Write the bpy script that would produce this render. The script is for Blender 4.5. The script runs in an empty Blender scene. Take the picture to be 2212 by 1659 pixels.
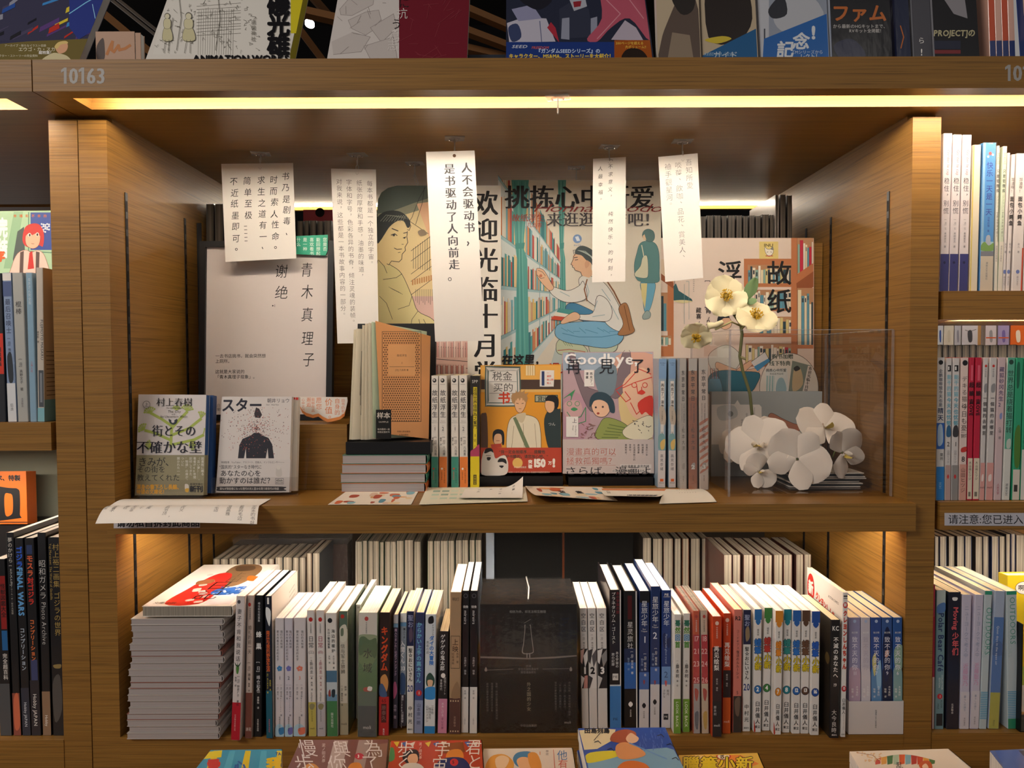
import bpy, bmesh, math, random
from mathutils import Vector, Matrix
random.seed(11)
SC = bpy.context.scene
C = SC.collection
# ------------------------------------------------------------------ camera, world, light, exposure
F, CX, CY, DC, ZC = 1600.0, 1106.0, 829.5, 1.065, 1.30
PITCH, ROLL = math.radians(2.02), math.radians(-0.2)
cam = bpy.data.cameras.new('camera'); cam.sensor_width = 36.0; cam.lens = F / 2212 * 36; cam.clip_start = 0.02
co = bpy.data.objects.new('camera', cam); C.objects.link(co)
co.matrix_world = Matrix.Translation((0, -DC, ZC)) @ Matrix.Rotation(math.pi / 2 - PITCH, 4, 'X') @ Matrix.Rotation(ROLL, 4, 'Z')
SC.camera = co
w = bpy.data.worlds.new('world'); SC.world = w; w.use_nodes = True
w.node_tree.nodes['Background'].inputs[0].default_value = (1.0, 0.94, 0.90, 1)
w.node_tree.nodes['Background'].inputs[1].default_value = 0.17
SC.view_settings.view_transform = 'Standard'; SC.view_settings.look = 'None'
SC.view_settings.gamma = 1.0; SC.view_settings.exposure = 0.55; SC.view_settings.use_curve_mapping = False
SC.cycles.use_denoising = True
SC.cycles.max_bounces = 8; SC.cycles.transparent_max_bounces = 16; SC.cycles.sample_clamp_indirect = 6
def area(name, loc, target, sx, sy, watts, col):
    l = bpy.data.lights.new(name, 'AREA'); l.shape = 'RECTANGLE'; l.size = sx; l.size_y = sy; l.energy = watts; l.color = col
    o = bpy.data.objects.new(name, l); C.objects.link(o); o.location = loc
    o.rotation_euler = (Vector(target) - Vector(loc)).to_track_quat('-Z', 'Y').to_euler()
    return o
WARM = (1.0, 0.92, 0.84)
LED = (1.0, 0.88, 0.72)
LED_UP, LED_MID, LED_SIDE, LED_TOP = 48.0, 74.0, 58.0, 54.0
area('shop_ceiling_lamp', (-2.2, -2.2, 2.95), (0, 0, 1.2), 1.4, 0.6, 34, WARM)
area('shop_aisle_lamp', (1.2, -2.6, 2.95), (0, 0, 1.0), 1.2, 0.6, 3, WARM)
# ------------------------------------------------------------------ picture rays -> points in the place
_ca = math.cos(math.pi / 2 - PITCH); _sa = math.sin(math.pi / 2 - PITCH)
def ray(px, py):
    x = (px - CX) / F; y = -(py - CY) / F
    x, y = x * math.cos(ROLL) - y * math.sin(ROLL), x * math.sin(ROLL) + y * math.cos(ROLL)
    return Vector((x, y * _ca + _sa, y * _sa - _ca))
EYE = Vector((0, -DC, ZC))
def aty(px, py, Y):
    d = ray(px, py); return EYE + d * ((Y + DC) / d.y)
def atz(px, py, Z):
    d = ray(px, py); return EYE + d * ((Z - ZC) / d.z)
def atx(px, py, X):
    d = ray(px, py); return EYE + d * (X / d.x)
def atp(px, py, p, n):
    d = ray(px, py); return EYE + d * ((Vector(p) - EYE).dot(n) / d.dot(n))
# ------------------------------------------------------------------ materials
def lin(h):
    h = h.lstrip('#'); r = []
    for i in (0, 2, 4):
        c = int(h[i:i + 2], 16) / 255
        r.append(c / 12.92 if c <= 0.04045 else ((c + 0.055) / 1.055) ** 2.4)
    return (*r, 1)
_m = {}
def new(name):
    m = bpy.data.materials.new(name); m.use_nodes = True
    return m, m.node_tree, m.node_tree.nodes['Principled BSDF']
def mat(h, rough=0.5, coat=0.0, metal=0.0):
    k = (h, rough, coat, metal)
    if k in _m: return _m[k]
    m, nt, b = new('paint_' + h.strip('#'))
    b.inputs['Base Color'].default_value = lin(h); b.inputs['Roughness'].default_value = rough
    b.inputs['Metallic'].default_value = metal; b.inputs['Specular IOR Level'].default_value = 0.35
    if coat:
        b.inputs['Coat Weight'].default_value = coat; b.inputs['Coat Roughness'].default_value = 0.12
        n = nt.nodes.new('ShaderNodeTexNoise'); n.inputs['Scale'].default_value = 90
        bp = nt.nodes.new('ShaderNodeBump'); bp.inputs['Strength'].default_value = 0.14; bp.inputs['Distance'].default_value = 0.002
        tc = nt.nodes.new('ShaderNodeTexCoord'); mp = nt.nodes.new('ShaderNodeMapping'); mp.inputs['Scale'].default_value = (1, 1, .35)
        nt.links.new(tc.outputs['Object'], mp.inputs[0]); nt.links.new(mp.outputs[0], n.inputs[0])
        nt.links.new(n.outputs[0], bp.inputs['Height']); nt.links.new(bp.outputs[0], b.inputs['Coat Normal'])
    _m[k] = m; return m
def streaky(name, c0, c1, scale, detail=3, rough=0.6, bump=0.0, c2=None, coat=0.0):
    """two tones mixed by a stretched noise, optional fine dark pores"""
    if name in _m: return _m[name]
    m, nt, b = new(name); N = nt.nodes.new; L = nt.links.new
    tc = N('ShaderNodeTexCoord'); mp = N('ShaderNodeMapping'); mp.inputs['Scale'].default_value = scale
    n = N('ShaderNodeTexNoise'); n.inputs['Scale'].default_value = 1; n.inputs['Detail'].default_value = detail
    r = N('ShaderNodeValToRGB'); r.color_ramp.elements[0].position = .32; r.color_ramp.elements[1].position = .68
    r.color_ramp.elements[0].color = lin(c0); r.color_ramp.elements[1].color = lin(c1)
    L(tc.outputs['Object'], mp.inputs[0]); L(mp.outputs[0], n.inputs[0]); L(n.outputs[0], r.inputs[0])
    out = r.outputs[0]
    if c2:
        mp2 = N('ShaderNodeMapping'); mp2.inputs['Scale'].default_value = tuple(s * (2.3 if s > 50 else 1.9) for s in scale)
        n2 = N('ShaderNodeTexNoise'); n2.inputs['Scale'].default_value = 1; n2.inputs['Detail'].default_value = 2
        r2 = N('ShaderNodeValToRGB'); r2.color_ramp.elements[0].position = .54; r2.color_ramp.elements[1].position = .66
        r2.color_ramp.elements[0].color = (0, 0, 0, 1); r2.color_ramp.elements[1].color = (.5, .5, .5, 1)
        mx = N('ShaderNodeMix'); mx.data_type = 'RGBA'
        L(tc.outputs['Object'], mp2.inputs[0]); L(mp2.outputs[0], n2.inputs[0]); L(n2.outputs[0], r2.inputs[0])
        L(r2.outputs[0], mx.inputs[0]); L(out, mx.inputs[6]); mx.inputs[7].default_value = lin(c2)
        out = mx.outputs[2]
    L(out, b.inputs['Base Color']); b.inputs['Roughness'].default_value = rough
    b.inputs['Specular IOR Level'].default_value = 0.35
    if coat: b.inputs['Coat Weight'].default_value = coat; b.inputs['Coat Roughness'].default_value = .15
    if bump:
        bp = N('ShaderNodeBump'); bp.inputs['Strength'].default_value = bump; bp.inputs['Distance'].default_value = .001
        L(n.outputs[0], bp.inputs['Height']); L(bp.outputs[0], b.inputs['Normal'])
    _m[name] = m; return m
def clear(name, tint, gloss=0.12, rough=0.05, bump=0.0, white=0.0):
    """clear plastic film or sheet: lets light and shadow rays through, keeps a sharp reflection"""
    if name in _m: return _m[name]
    m, nt, b = new(name); N = nt.nodes.new; L = nt.links.new
    nt.nodes.remove(b); o = nt.nodes['Material Output']
    t = N('ShaderNodeBsdfTransparent'); t.inputs[0].default_value = tint
    g = N('ShaderNodeBsdfGlossy'); g.inputs['Roughness'].default_value = rough; g.inputs[0].default_value = (1, 1, 1, 1)
    fr = N('ShaderNodeLayerWeight'); fr.inputs[0].default_value = .5; ge = N('ShaderNodeNewGeometry')
    pw = N('ShaderNodeMath'); pw.operation = 'POWER'; L(fr.outputs['Facing'], pw.inputs[0]); pw.inputs[1].default_value = 4
    ml = N('ShaderNodeMath'); ml.operation = 'MULTIPLY_ADD'; L(pw.outputs[0], ml.inputs[0]); ml.inputs[1].default_value = .55; ml.inputs[2].default_value = gloss * .3
    bk = N('ShaderNodeMath'); bk.operation = 'SUBTRACT'; bk.inputs[0].default_value = 1; L(ge.outputs['Backfacing'], bk.inputs[1])
    fa = N('ShaderNodeMath'); fa.operation = 'MULTIPLY'; L(ml.outputs[0], fa.inputs[0]); L(bk.outputs[0], fa.inputs[1])
    mx = N('ShaderNodeMixShader'); L(fa.outputs[0], mx.inputs[0]); L(t.outputs[0], mx.inputs[1]); L(g.outputs[0], mx.inputs[2])
    last = mx
    if white:
        d = N('ShaderNodeBsdfDiffuse'); d.inputs[0].default_value = (.85, .83, .82, 1)
        m2 = N('ShaderNodeMixShader'); m2.inputs[0].default_value = white
        L(mx.outputs[0], m2.inputs[1]); L(d.outputs[0], m2.inputs[2]); last = m2
    if bump:
        n = N('ShaderNodeTexNoise'); n.inputs['Scale'].default_value = 60; n.inputs['Detail'].default_value = 4
        tc = N('ShaderNodeTexCoord'); bp = N('ShaderNodeBump'); bp.inputs['Strength'].default_value = bump; bp.inputs['Distance'].default_value = .004
        L(tc.outputs['Object'], n.inputs[0]); L(n.outputs[0], bp.inputs['Height'])
        L(bp.outputs[0], g.inputs['Normal']); L(bp.outputs[0], fr.inputs['Normal'])
    L(last.outputs[0], o.inputs[0]); _m[name] = m; return m
def glow(name, col, s):
    if name in _m: return _m[name]
    m, nt, b = new(name); b.inputs['Base Color'].default_value = (.8, .8, .8, 1)
    b.inputs['Emission Color'].default_value = (*col, 1); b.inputs['Emission Strength'].default_value = s
    _m[name] = m; return m
WOODV = streaky('oak_grain_across', '#835c27', '#936a2f', (4, 4, 300), 4, .48, .25, '#4f3817')
WOODH = streaky('oak_grain_along', '#835c27', '#936a2f', (4, 300, 4), 4, .34, .2, '#604621')
PAGES = streaky('page_edges', '#cfc8ba', '#f1ece0', (1600, 2, 2), 2, .8)
PAGEW = streaky('page_edges_white', '#dcd8d0', '#f6f3ee', (1600, 2, 2), 2, .8)
PAGEC = streaky('page_edges_cream', '#cbb88e', '#efe2c2', (1600, 2, 2), 2, .8)
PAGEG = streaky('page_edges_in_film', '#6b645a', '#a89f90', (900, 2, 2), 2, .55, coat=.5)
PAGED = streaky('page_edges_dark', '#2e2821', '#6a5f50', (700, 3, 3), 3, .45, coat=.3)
BLACK = mat('#111114', .38); STEEL = mat('#cfc9c0', .25, 0, .35)
FILM = clear('shrink_film', (.97, .97, .97, 1), .16, .14, .5, .04)
ACRYL = clear('acrylic_sheet', (.955, .945, .94, 1), .10, .02)
ACEDGE = clear('acrylic_edge', (.86, .84, .85, 1), .35, .05, 0, .12)
# ------------------------------------------------------------------ glyphs (the built-in interface font)
_g = {}
def glyph(ch, w=0.0):
    k = (ch, w)
    if k not in _g:
        cu = bpy.data.curves.new('g', 'FONT'); cu.body = ch; cu.size = 1; cu.offset = w; cu.resolution_u = 2
        ob = bpy.data.objects.new('g', cu); me = bpy.data.meshes.new_from_object(ob)
        vs = [(v.co.x, v.co.y) for v in me.vertices]; fs = [tuple(p.vertices) for p in me.polygons]
        _g[k] = (vs, fs, max([v[0] for v in vs], default=.3)); bpy.data.objects.remove(ob); bpy.data.curves.remove(cu); bpy.data.meshes.remove(me)
    return _g[k]
# ------------------------------------------------------------------ mesh collector, built in world metres
class MB:
    def __init__(s): s.v = []; s.f = []; s.mi = []; s.m = []; s.sm = []
    def idx(s, m):
        if m not in s.m: s.m.append(m)
        return s.m.index(m)
    def add(s, vs, fs, m, smooth=False):
        b = len(s.v); i = s.idx(m)
        s.v += [tuple(v) for v in vs]
        for f in fs: s.f.append([b + k for k in f]); s.mi.append(i); s.sm.append(smooth)
    def box(s, x0, x1, y0, y1, z0, z1, m, mtop=None, M=None):
        vs = [Vector((x, y, z)) for z in (z0, z1) for y in (y0, y1) for x in (x0, x1)]
        if M: vs = [M @ v for v in vs]
        s.add(vs, [(0, 1, 5, 4), (1, 3, 7, 5), (3, 2, 6, 7), (2, 0, 4, 6)], m)
        s.add(vs, [(4, 5, 7, 6), (2, 3, 1, 0)], mtop or m)
    def hexa(s, q0, q1, m):
        """two quads joined into a solid"""
        s.add(list(q0) + list(q1), [(3, 2, 1, 0), (4, 5, 6, 7), (0, 1, 5, 4), (1, 2, 6, 5), (2, 3, 7, 6), (3, 0, 4, 7)], m)
    def prism(s, pts, off, m, mside=None):
        """outline pts (world) thickened by vector off"""
        n = len(pts); off = Vector(off); a = [Vector(p) for p in pts]
        s.add(a + [p + off for p in a], [tuple(range(n)), tuple(range(2 * n - 1, n - 1, -1))], m)
        s.add(a + [p + off for p in a], [(i, i + n, (i + 1) % n + n, (i + 1) % n) for i in range(n)], mside or m)
    def tube(s, pts, r, m, n=8, r2=None):
        pts = [Vector(p) for p in pts]; rings = []
        for i, p in enumerate(pts):
            t = (pts[min(i + 1, len(pts) - 1)] - pts[max(i - 1, 0)]).normalized()
            u = t.cross(Vector((0, 1, .01)))
            if u.length < .05: u = t.cross(Vector((1, 0, 0)))
            u.normalize(); v = t.cross(u)
            rr = r if r2 is None else r + (r2 - r) * i / (len(pts) - 1)
            rings += [p + (u * math.cos(a) + v * math.sin(a)) * rr for a in [2 * math.pi * k / n for k in range(n)]]
        fs = [(i * n + k, i * n + (k + 1) % n, (i + 1) * n + (k + 1) % n, (i + 1) * n + k) for i in range(len(pts) - 1) for k in range(n)]
        fs += [tuple(range(n - 1, -1, -1)), tuple(range((len(pts) - 1) * n, len(pts) * n))]
        s.add(rings, fs, m, True)
    def grid(s, fn, nu, nv, m, smooth=True):
        s.add([fn(i / nu, j / nv) for j in range(nv + 1) for i in range(nu + 1)],
              [(j * (nu + 1) + i, j * (nu + 1) + i + 1, (j + 1) * (nu + 1) + i + 1, (j + 1) * (nu + 1) + i) for j in range(nv) for i in range(nu)], m, smooth)
    def build(s, name, parent=None, label=None):
        me = bpy.data.meshes.new(name)
        off = Vector(parent.matrix_world.translation) if parent else Vector((0, 0, 0))
        if parent and parent.parent: off = Vector(parent.parent.location)
        me.from_pydata([tuple(Vector(v) - off) for v in s.v], [], s.f)
        for m in s.m: me.materials.append(m)
        me.polygons.foreach_set('material_index', s.mi); me.polygons.foreach_set('use_smooth', s.sm)
        me.update(); o = bpy.data.objects.new(name, me); C.objects.link(o)
        if parent: o.parent = parent
        if label: o['label'] = label
        return o
def root(name, loc, label, cat, group=None, kind=None):
    o = bpy.data.objects.new(name, None); C.objects.link(o); o.location = loc; o.empty_display_size = .02
    o.matrix_world = Matrix.Translation(loc)
    return tag(o, label, cat, group, kind)
def tag(o, label=None, cat=None, group=None, kind=None):
    if label: o['label'] = label
    if cat: o['category'] = cat
    if group: o['group'] = group
    if kind: o['kind'] = kind
    return o
# ------------------------------------------------------------------ flat prints: a frame maps picture-like units onto a surface
class Fr:
    """bilinear frame: rect (x0,y0,x1,y1) -> world corners TL,TR,BR,BL; or any function of (u,v)"""
    def __init__(s, rect, cor=None, fn=None, n=None):
        s.r = rect; s.fn = fn
        if cor:
            a, b, c, d = [Vector(k) for k in cor]
            s.fn = lambda u, v: (a * (1 - u) + b * u) * (1 - v) + (d * (1 - u) + c * u) * v
            n = n or (d - a).cross(b - a).normalized()
        s.n = n; s.z = 0.00010
    def __call__(s, x, y, z=None):
        x0, y0, x1, y1 = s.r
        return s.fn((x - x0) / (x1 - x0), (y - y0) / (y1 - y0)) + s.n * (s.z if z is None else z)
def clip_quad(px, e=.4):
    (ax, ay), (bx, by), (cx, cy), (dx, dy) = px; k = lambda x0, y0, x1, y1, y: x0 + (x1 - x0) * (y - y0) / (y1 - y0)
    return (lambda y: (k(ax, ay, dx, dy, y) + e, k(bx, by, cx, cy, y) - e), max(ay, by) + e, min(cy, dy) - e)
class Art:
    def __init__(s, mb, fr, rough=.55, coat=0): s.mb = mb; s.fr = fr; s.k = 0; s.q = (rough, coat); s.clip = None
    def m(s, c): return mat(c, *s.q) if isinstance(c, str) else c
    def up(s): s.fr.z += .000006
    def tick(s, k, n=30): s.fr.z += .000003 if k % n else -.000003 * (n - 1)
    def poly(s, pts, c, up=True):
        if up: s.up()
        if s.clip:
            q = []
            for x, y in pts:
                y = min(max(y, s.clip[1]), s.clip[2]); a, b = s.clip[0](y); q.append((min(max(x, a), b), y))
            pts = q
        s.mb.add([s.fr(x, y) for x, y in pts], [tuple(range(len(pts)))], s.m(c))
    def outside(s, x, y, x1, y1):
        if not s.clip: return False
        a, b = s.clip[0](min(max(y, s.clip[1]), s.clip[2])); return x < a or x1 > b or y < s.clip[1] - 5 or y1 > s.clip[2] + 5
    def rect(s, x0, y0, x1, y1, c, up=True): s.poly([(x0, y0), (x0, y1), (x1, y1), (x1, y0)], c, up)
    def circ(s, x, y, r, c, ry=None, n=24, up=True):
        ry = ry or r; s.poly([(x + r * math.cos(2 * math.pi * k / n), y - ry * math.sin(2 * math.pi * k / n)) for k in range(n)], c, up)
    def blob(s, pts, c, n=4, up=True):
        """closed Catmull-Rom outline"""
        out = []; N = len(pts)
        for i in range(N):
            p0, p1, p2, p3 = [pts[(i + j) % N] for j in (-1, 0, 1, 2)]
            for k in range(n):
                t = k / n
                out.append(tuple(.5 * (2 * p1[a] + (p2[a] - p0[a]) * t + (2 * p0[a] - 5 * p1[a] + 4 * p2[a] - p3[a]) * t * t + (3 * p1[a] - p0[a] - 3 * p2[a] + p3[a]) * t ** 3) for a in (0, 1)))
        s.poly(out, c, up); return out
    def ink(s, pts, c, fill=None, w=1.0, n=4):
        """filled blob with an outline"""
        if fill: out = s.blob(pts, fill, n)
        else: out = s.blob(pts, c, n)
        s.line(out + out[:1], w, c)
    def line(s, pts, wd, c, up=True):
        if up: s.up()
        m = s.m(c)
        for (x0, y0), (x1, y1) in zip(pts, pts[1:]):
            s.fr.z += .0000012
            dx, dy = x1 - x0, y1 - y0; l = math.hypot(dx, dy)
            if l < 1e-6: continue
            ex, ey = dx / l * wd * .3, dy / l * wd * .3; nx, ny = -dy / l * wd / 2, dx / l * wd / 2
            if s.outside(min(x0, x1), min(y0, y1), max(x0, x1), max(y0, y1)): continue
            s.mb.add([s.fr(x0 - ex + nx, y0 - ey + ny), s.fr(x1 + ex + nx, y1 + ey + ny), s.fr(x1 + ex - nx, y1 + ey - ny), s.fr(x0 - ex - nx, y0 - ey - ny)], [(0, 1, 2, 3)], m)
    def ch(s, ch, x, y, sz, c, w=0., sx=1., rot=0, slant=0., song=False):
        """one character in a cell whose top left is (x, y)"""
        if ch == ' ' or s.outside(x + .08 * sz * sx, y + .12 * sz, x + (glyph(ch)[2] - .06) * sz * sx, y + sz * .88): return
        if song: offs = [(-.028, 0), (0, 0), (.028, 0)]; w -= .012
        elif w > 0: offs = [(w * math.cos(t), w * math.sin(t)) for t in ((.8, 2.36, 3.93, 5.5) if w < .022 else (.4, 1.45, 2.5, 3.54, 4.6, 5.64))] + [(0, 0)] * (w > .03); w = 0.
        else: offs = [(0, 0)]
        if w > -.004: w = 0.
        for j, (dx, dy) in enumerate(offs):
            vs, fs, _ = glyph(ch, w); z = s.fr.z + j * .0000012; out = []
            for (a, b) in vs:
                a += dx + slant * b; b = .88 - b - dy
                if rot: a, b = 1 - b, a          # turned a quarter clockwise
                out.append(s.fr(x + a * sz * sx, y + b * sz, z))
            s.mb.add(out, fs, s.m(c))
    def v(s, t, x, y, sz, c, w=0., gap=1.04, sx=1., jit=0., song=False, drift=0.):
        """vertical column centred on x, starting at y"""
        s.up()
        for i, k in enumerate(t):
            o = .5 if k in '，、。,' else 0
            jx, jy = (random.uniform(-jit, jit) * sz, random.uniform(-jit, jit) * sz) if jit else (0, 0)
            r = 1 if k in '「」（）()ー…[]【】—～' else 0
            s.ch(k, x - sz * sx / 2 + o * sz * .9 + jx + drift * i, y + i * sz * gap - o * sz * .95 + jy, sz, c, w, sx, r, .12 if jit else 0, song)
    def adv(s, k): return 1.0 if ord(k) > 0x2e00 else (.28 if k == ' ' else glyph(k)[2] + .07)
    def h(s, t, x, y, sz, c, w=0., sx=1., al=0, slant=0., song=False, gap=0., jit=0.):
        """horizontal line from x (al=0), centred (.5) or ending at x (1)"""
        s.up(); tot = sum(s.adv(k) + gap for k in t) * sz * sx; x -= tot * al
        for k in t:
            s.ch(k, x, y + (random.uniform(-jit, jit) * sz if jit else 0), sz, c, w, sx, 0, slant, song); x += (s.adv(k) + gap) * sz * sx
    def rt(s, t, x, y, sz, c, w=0., sy=1.):
        """latin line turned a quarter clockwise, running down from y, centred on x"""
        s.up()
        for k in t:
            q = max(0, w); m = s.m(c); vs, fs, _ = glyph(k, min(w, 0))
            for j, (dx, dy) in enumerate([(0, 0), (q, 0), (-q, 0), (0, q), (0, -q)][:5 if q else 1]):
                s.mb.add([s.fr(x + (b - .36 + dx) * sz, y + (a + dy) * sz * sy, s.fr.z + j * .0000012) for a, b in vs], fs, m)
            y += s.adv(k) * sz * sy
# ------------------------------------------------------------------ the bookcases
XL, XR = -0.575, 0.571                      # inner faces of the middle bay
T = 0.0405                                  # board thickness
ZS, ZM, ZL = 1.646, 1.0905, 0.748           # soffit, top of display shelf, top of lower shelf
YF = -0.096                                 # face of the top board
YB = 0.60
E = .0004                                   # hair gap under things that stand
def light_board(mb, x0, x1, yf, y1, z0, ys0, ys1, sx0, sx1, t=T, lip=0.0):
    """horizontal board with a slot for a lamp strip on its underside"""
    z1 = z0 + t
    def b(a, c, d, e, f, g, m): mb.box(a, c, d, e, f, g, m, WOODH)
    b(x0, x1, yf, ys0, z0, z1, WOODV)
    b(x0, x1, ys1, y1, z0, z1, WOODV)
    b(x0, sx0, ys0, ys1, z0, z1, WOODV); b(sx1, x1, ys0, ys1, z0, z1, WOODV)
    b(sx0, sx1, ys0, ys1, z0 + t * .72, z1, WOODV)
def strip(parent, x0, x1, ys0, z0, power, t=T):
    m = MB(); m.box(x0, x1, ys0, ys0 + .003, z0 + .005, z0 + .017, glow('led_tape_%g' % power, LED, power))
    return m.build('light_strip', parent, 'warm glowing lamp strip in the slot')
# structure that carries everything
m = MB(); m.box(-4, 4, -4, 6, -.02, 0, mat('#6b5a48', .6)); tag(m.build('floor'), kind='structure')
m = MB(); m.box(-4, 4, 5.5, 5.6, 0, 4.2, mat('#0b0a0c', .9)); tag(m.build('wall_back'), kind='structure')
m = MB(); m.box(-4, 4, -4, 5.6, 4.2, 4.3, mat('#15110f', .9)); tag(m.build('ceiling'), kind='structure')
# middle bookcase
mid = root('bookcase', (0, .3, 0), 'middle oak bookcase with glowing strip under its numbered top board', 'bookcase')
for nm, a, b in (('side_panel', XL - T, XL), ('side_panel', XR, XR + T)):
    m = MB(); m.box(a, b, 0, YB, 0, ZS - .006, WOODV); m.box(a, b, .015, YB, ZS - .006, ZS, WOODV); m.build(nm, mid)
m = MB(); light_board(m, XL - T - .0015, 1.9, YF, YB, ZS, -.070, -.026, XL - .006, 1.85); tb = m.build('top_board', mid)
m = MB(); m.box(XL - T - .0015, 1.9, YB + .03, YB + .09, ZS, ZS + T, WOODV, WOODH); m.build('far_top_board', mid)
strip(mid, XL + .01, 1.84, -.0695, ZS, LED_UP)
m = MB(); m.box(XL - .3, 1.2, YB + .022, YB + .029, ZS - .003, ZS + .004, glow('led_far', LED, 34)); m.box(XL - .3, 1.2, YB + .022, YB + .029, ZS - .0095, ZS - .003, glow('lit_wood_amber', (1, .62, .12), 1.1)); m.build('far_light_strip', mid)  # amber band below the far LED: lamplit wood imitated by a weak emission
m = MB(); light_board(m, XL + .0005, XR - .0005, .0, .5, ZM - T - E, .024, .056, XL + .02, XR - .02)
m.box(XL - .0045, XR + .0055, -.014, -.0005, ZM - T, ZM - E, WOODV, WOODH)
m.build('display_shelf', mid); strip(mid, XL + .03, XR - .03, .0245, ZM - T, LED_MID)
m = MB(); m.box(XL + .0005, XR - .0005, -.001, YB, ZL - .06, ZL - E, WOODV, WOODH); m.build('lower_shelf', mid)
m = MB(); m.box(XL + .003, XR + .001 - .003, .298, .316, ZM, 1.508, WOODV); m.build('back_rail', mid)
m = MB(); m.box(XL + .0005, XR - .0005, .3165, .585, 1.355, 1.3776, WOODV, WOODH); m.build('far_shelf', mid)
class PFr(Fr):
    """frame on a plane in the units of the photograph"""
    def __init__(s, p, n, dx=0.): s.p = Vector(p); s.n = n; s.z = .00010; s.dx = dx
    def __call__(s, x, y, z=None): return atp(x + s.dx, y, s.p, s.n) + s.n * (s.z if z is None else z)
def number(txt, x, y, lb):
    m = MB(); a = Art(m, PFr(aty(200, 160, YF), Vector((0, -1, 0)))); g = '#a3a09d'
    for k in txt:
        if k == '1': a.poly([(x + 6, y), (x + 12, y), (x + 12, y + 35), (x + 6, y + 35)], g); a.poly([(x, y + 5), (x + 7, y), (x + 7, y + 7), (x, y + 11)], g); x += 17
        else: vs, fs, wd = glyph(k, 0.); a.up(); [m.add([a.fr(x + p * 38 + dx_, y + 34.5 - q * 47.5, a.fr.z + .000002 * dx_) for p, q in vs], fs, mat(g)) for dx_ in (-1, 0, 1, 2)]; x += 21
    m.build('shelf_number', mid, lb)
number('10163', 132, 146, 'grey number 10163'); number('1016', 2171, 140, 'grey number at the far right of the top board')
# left neighbour
lef = root('bookcase', (-1.2, .3, 0), 'left oak bookcase cut off by the edge of the photo', 'bookcase')
xe = XL - 2 * T - .0015
m = MB(); m.box(xe, xe + T, 0, YB, 0, ZS - .006, WOODV); m.box(xe, xe + T, .015, YB, ZS - .006, ZS, WOODV); m.build('side_panel', lef)
m = MB(); light_board(m, -1.9, XL - T - .003, YF, YB, ZS, -.070, -.026, -1.85, -.669); m.build('top_board', lef)
strip(lef, -1.84, -.672, -.0695, ZS, LED_TOP)
m = MB(); m.box(-1.9, XL - T - .003, YB + .03, YB + .09, ZS, ZS + T, WOODV, WOODH); m.build('far_top_board', lef)
x1 = xe - .0075
for z in (1.2095,):
    m = MB(); light_board(m, -1.5, x1, 0, .30, z - T - E, .024, .056, -1.45, x1 - .03); m.build('shelf', lef)
    strip(lef, -1.44, x1 - .04, .0245, z - T, LED_SIDE)
m = MB(); m.box(-1.5, xe, -.001, YB, ZL - .06, ZL - .004 - E, WOODV, WOODH); m.build('lower_shelf', lef)
m = MB(); m.box(-1.5, xe - .001, .301, .312, ZL, 1.168, mat('#7d8073', .6)); m.build('back_panel', lef, 'grey green back panel')
# right neighbour
rig = root('bookcase', (1.2, .3, 0), 'right oak bookcase with two wooden shelves cut off by the photo edge', 'bookcase')
x0 = XR + T + .0075
for z in (1.394, 1.0895):
    m = MB(); light_board(m, x0, 1.5, 0, .22, z - T - E, .024, .056, x0 + .035, 1.45); m.build('shelf', rig)
    strip(rig, x0 + .045, 1.44, .0245, z - T, LED_SIDE)
m = MB(); m.box(XR + T + .001, 1.5, -.001, YB, ZL - .06, ZL + .002 - E, WOODV, WOODH); m.build('lower_shelf', rig)
m = MB(); m.box(XR + T + .001, 1.5, YB - .02, YB, ZL + .003, ZS - .002, mat('#b58a55', .6)); m.build('back_panel', rig)
m = MB(); q = (aty(2040, 1108, 0), aty(2240, 1108, 0), aty(2240, 1136, 0), aty(2040, 1135, 0))
m.prism([p + Vector((0, -.0002, 0)) for p in q], (0, -.0006, 0), mat('#b9b9c2'))
a = Art(m, Fr((2040, 1108, 2240, 1136), [p + Vector((0, -.0009, 0)) for p in q])); a.h('请注意:您已进入监控区', 2047, 1110.5, 22.5, '#17171c', .0)
tag(m.build('notice_strip'), 'pale grey printed notice strip on the edge of the right shelf', 'sign')
# slotted tracks let into the side panels
def track(x, y, z0, z1, label, sgn):
    m = MB(); hw = .0034
    m.box(min(x, x + sgn * .0012), max(x, x + sgn * .0012), y - hw, y + hw, z0, z1, mat('#1a1a1d', .35))
    z = z0 + .012
    while z < z1 - .02:
        m.box(min(x + sgn * .0012, x + sgn * .0015), max(x + sgn * .0012, x + sgn * .0015), y - hw * .62, y + hw * .62, z, z + .016, mat('#050506', .6)); z += .026
    tag(m.build('shelf_track'), label, 'shelf track', 'black slotted tracks on the side panels')
ztop = lambda px, py, x: atx(px, py, x).z
track(XL, .0485, ZM + .001, ztop(268, 415, XL), 'front black slotted track on the left wall above the display shelf', 1)
track(XL, .2476, ZM + .001, ztop(395, 470, XL), 'rear black slotted track on the left wall above the display shelf', 1)
track(XR, .065, ZM + .001, ztop(1931, 409, XR), 'front black slotted track on the right wall above the display shelf', -1)
track(XR, .2669, ZM + .001, ztop(1806, 465, XR), 'middle black slotted track on the right wall behind the clear box', -1)
track(XR, .3783, 1.42, ztop(1753, 489, XR), 'short top of a black track behind the bookshop poster on the right', -1)
track(XL, .0522, ztop(286, 1365, XL), ZM - T - .001, 'front black slotted track on the left wall of the lower bay', 1)
track(XL, .2404, ZL + .001, ZM - T - .001, 'second black slotted track on the left wall of the lower bay', 1)
track(XL, .29, ZL + .001, ZM - T - .001, 'wide black slotted track third along the left lower wall', 1)
track(XL, .3474, ZL + .001, ZM - T - .001, 'rearmost black slotted track on the left wall of the lower bay', 1)
track(XR, .063, ZL + .001, ZM - T - .001, 'front black slotted track on the right wall of the lower bay', -1)
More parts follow.
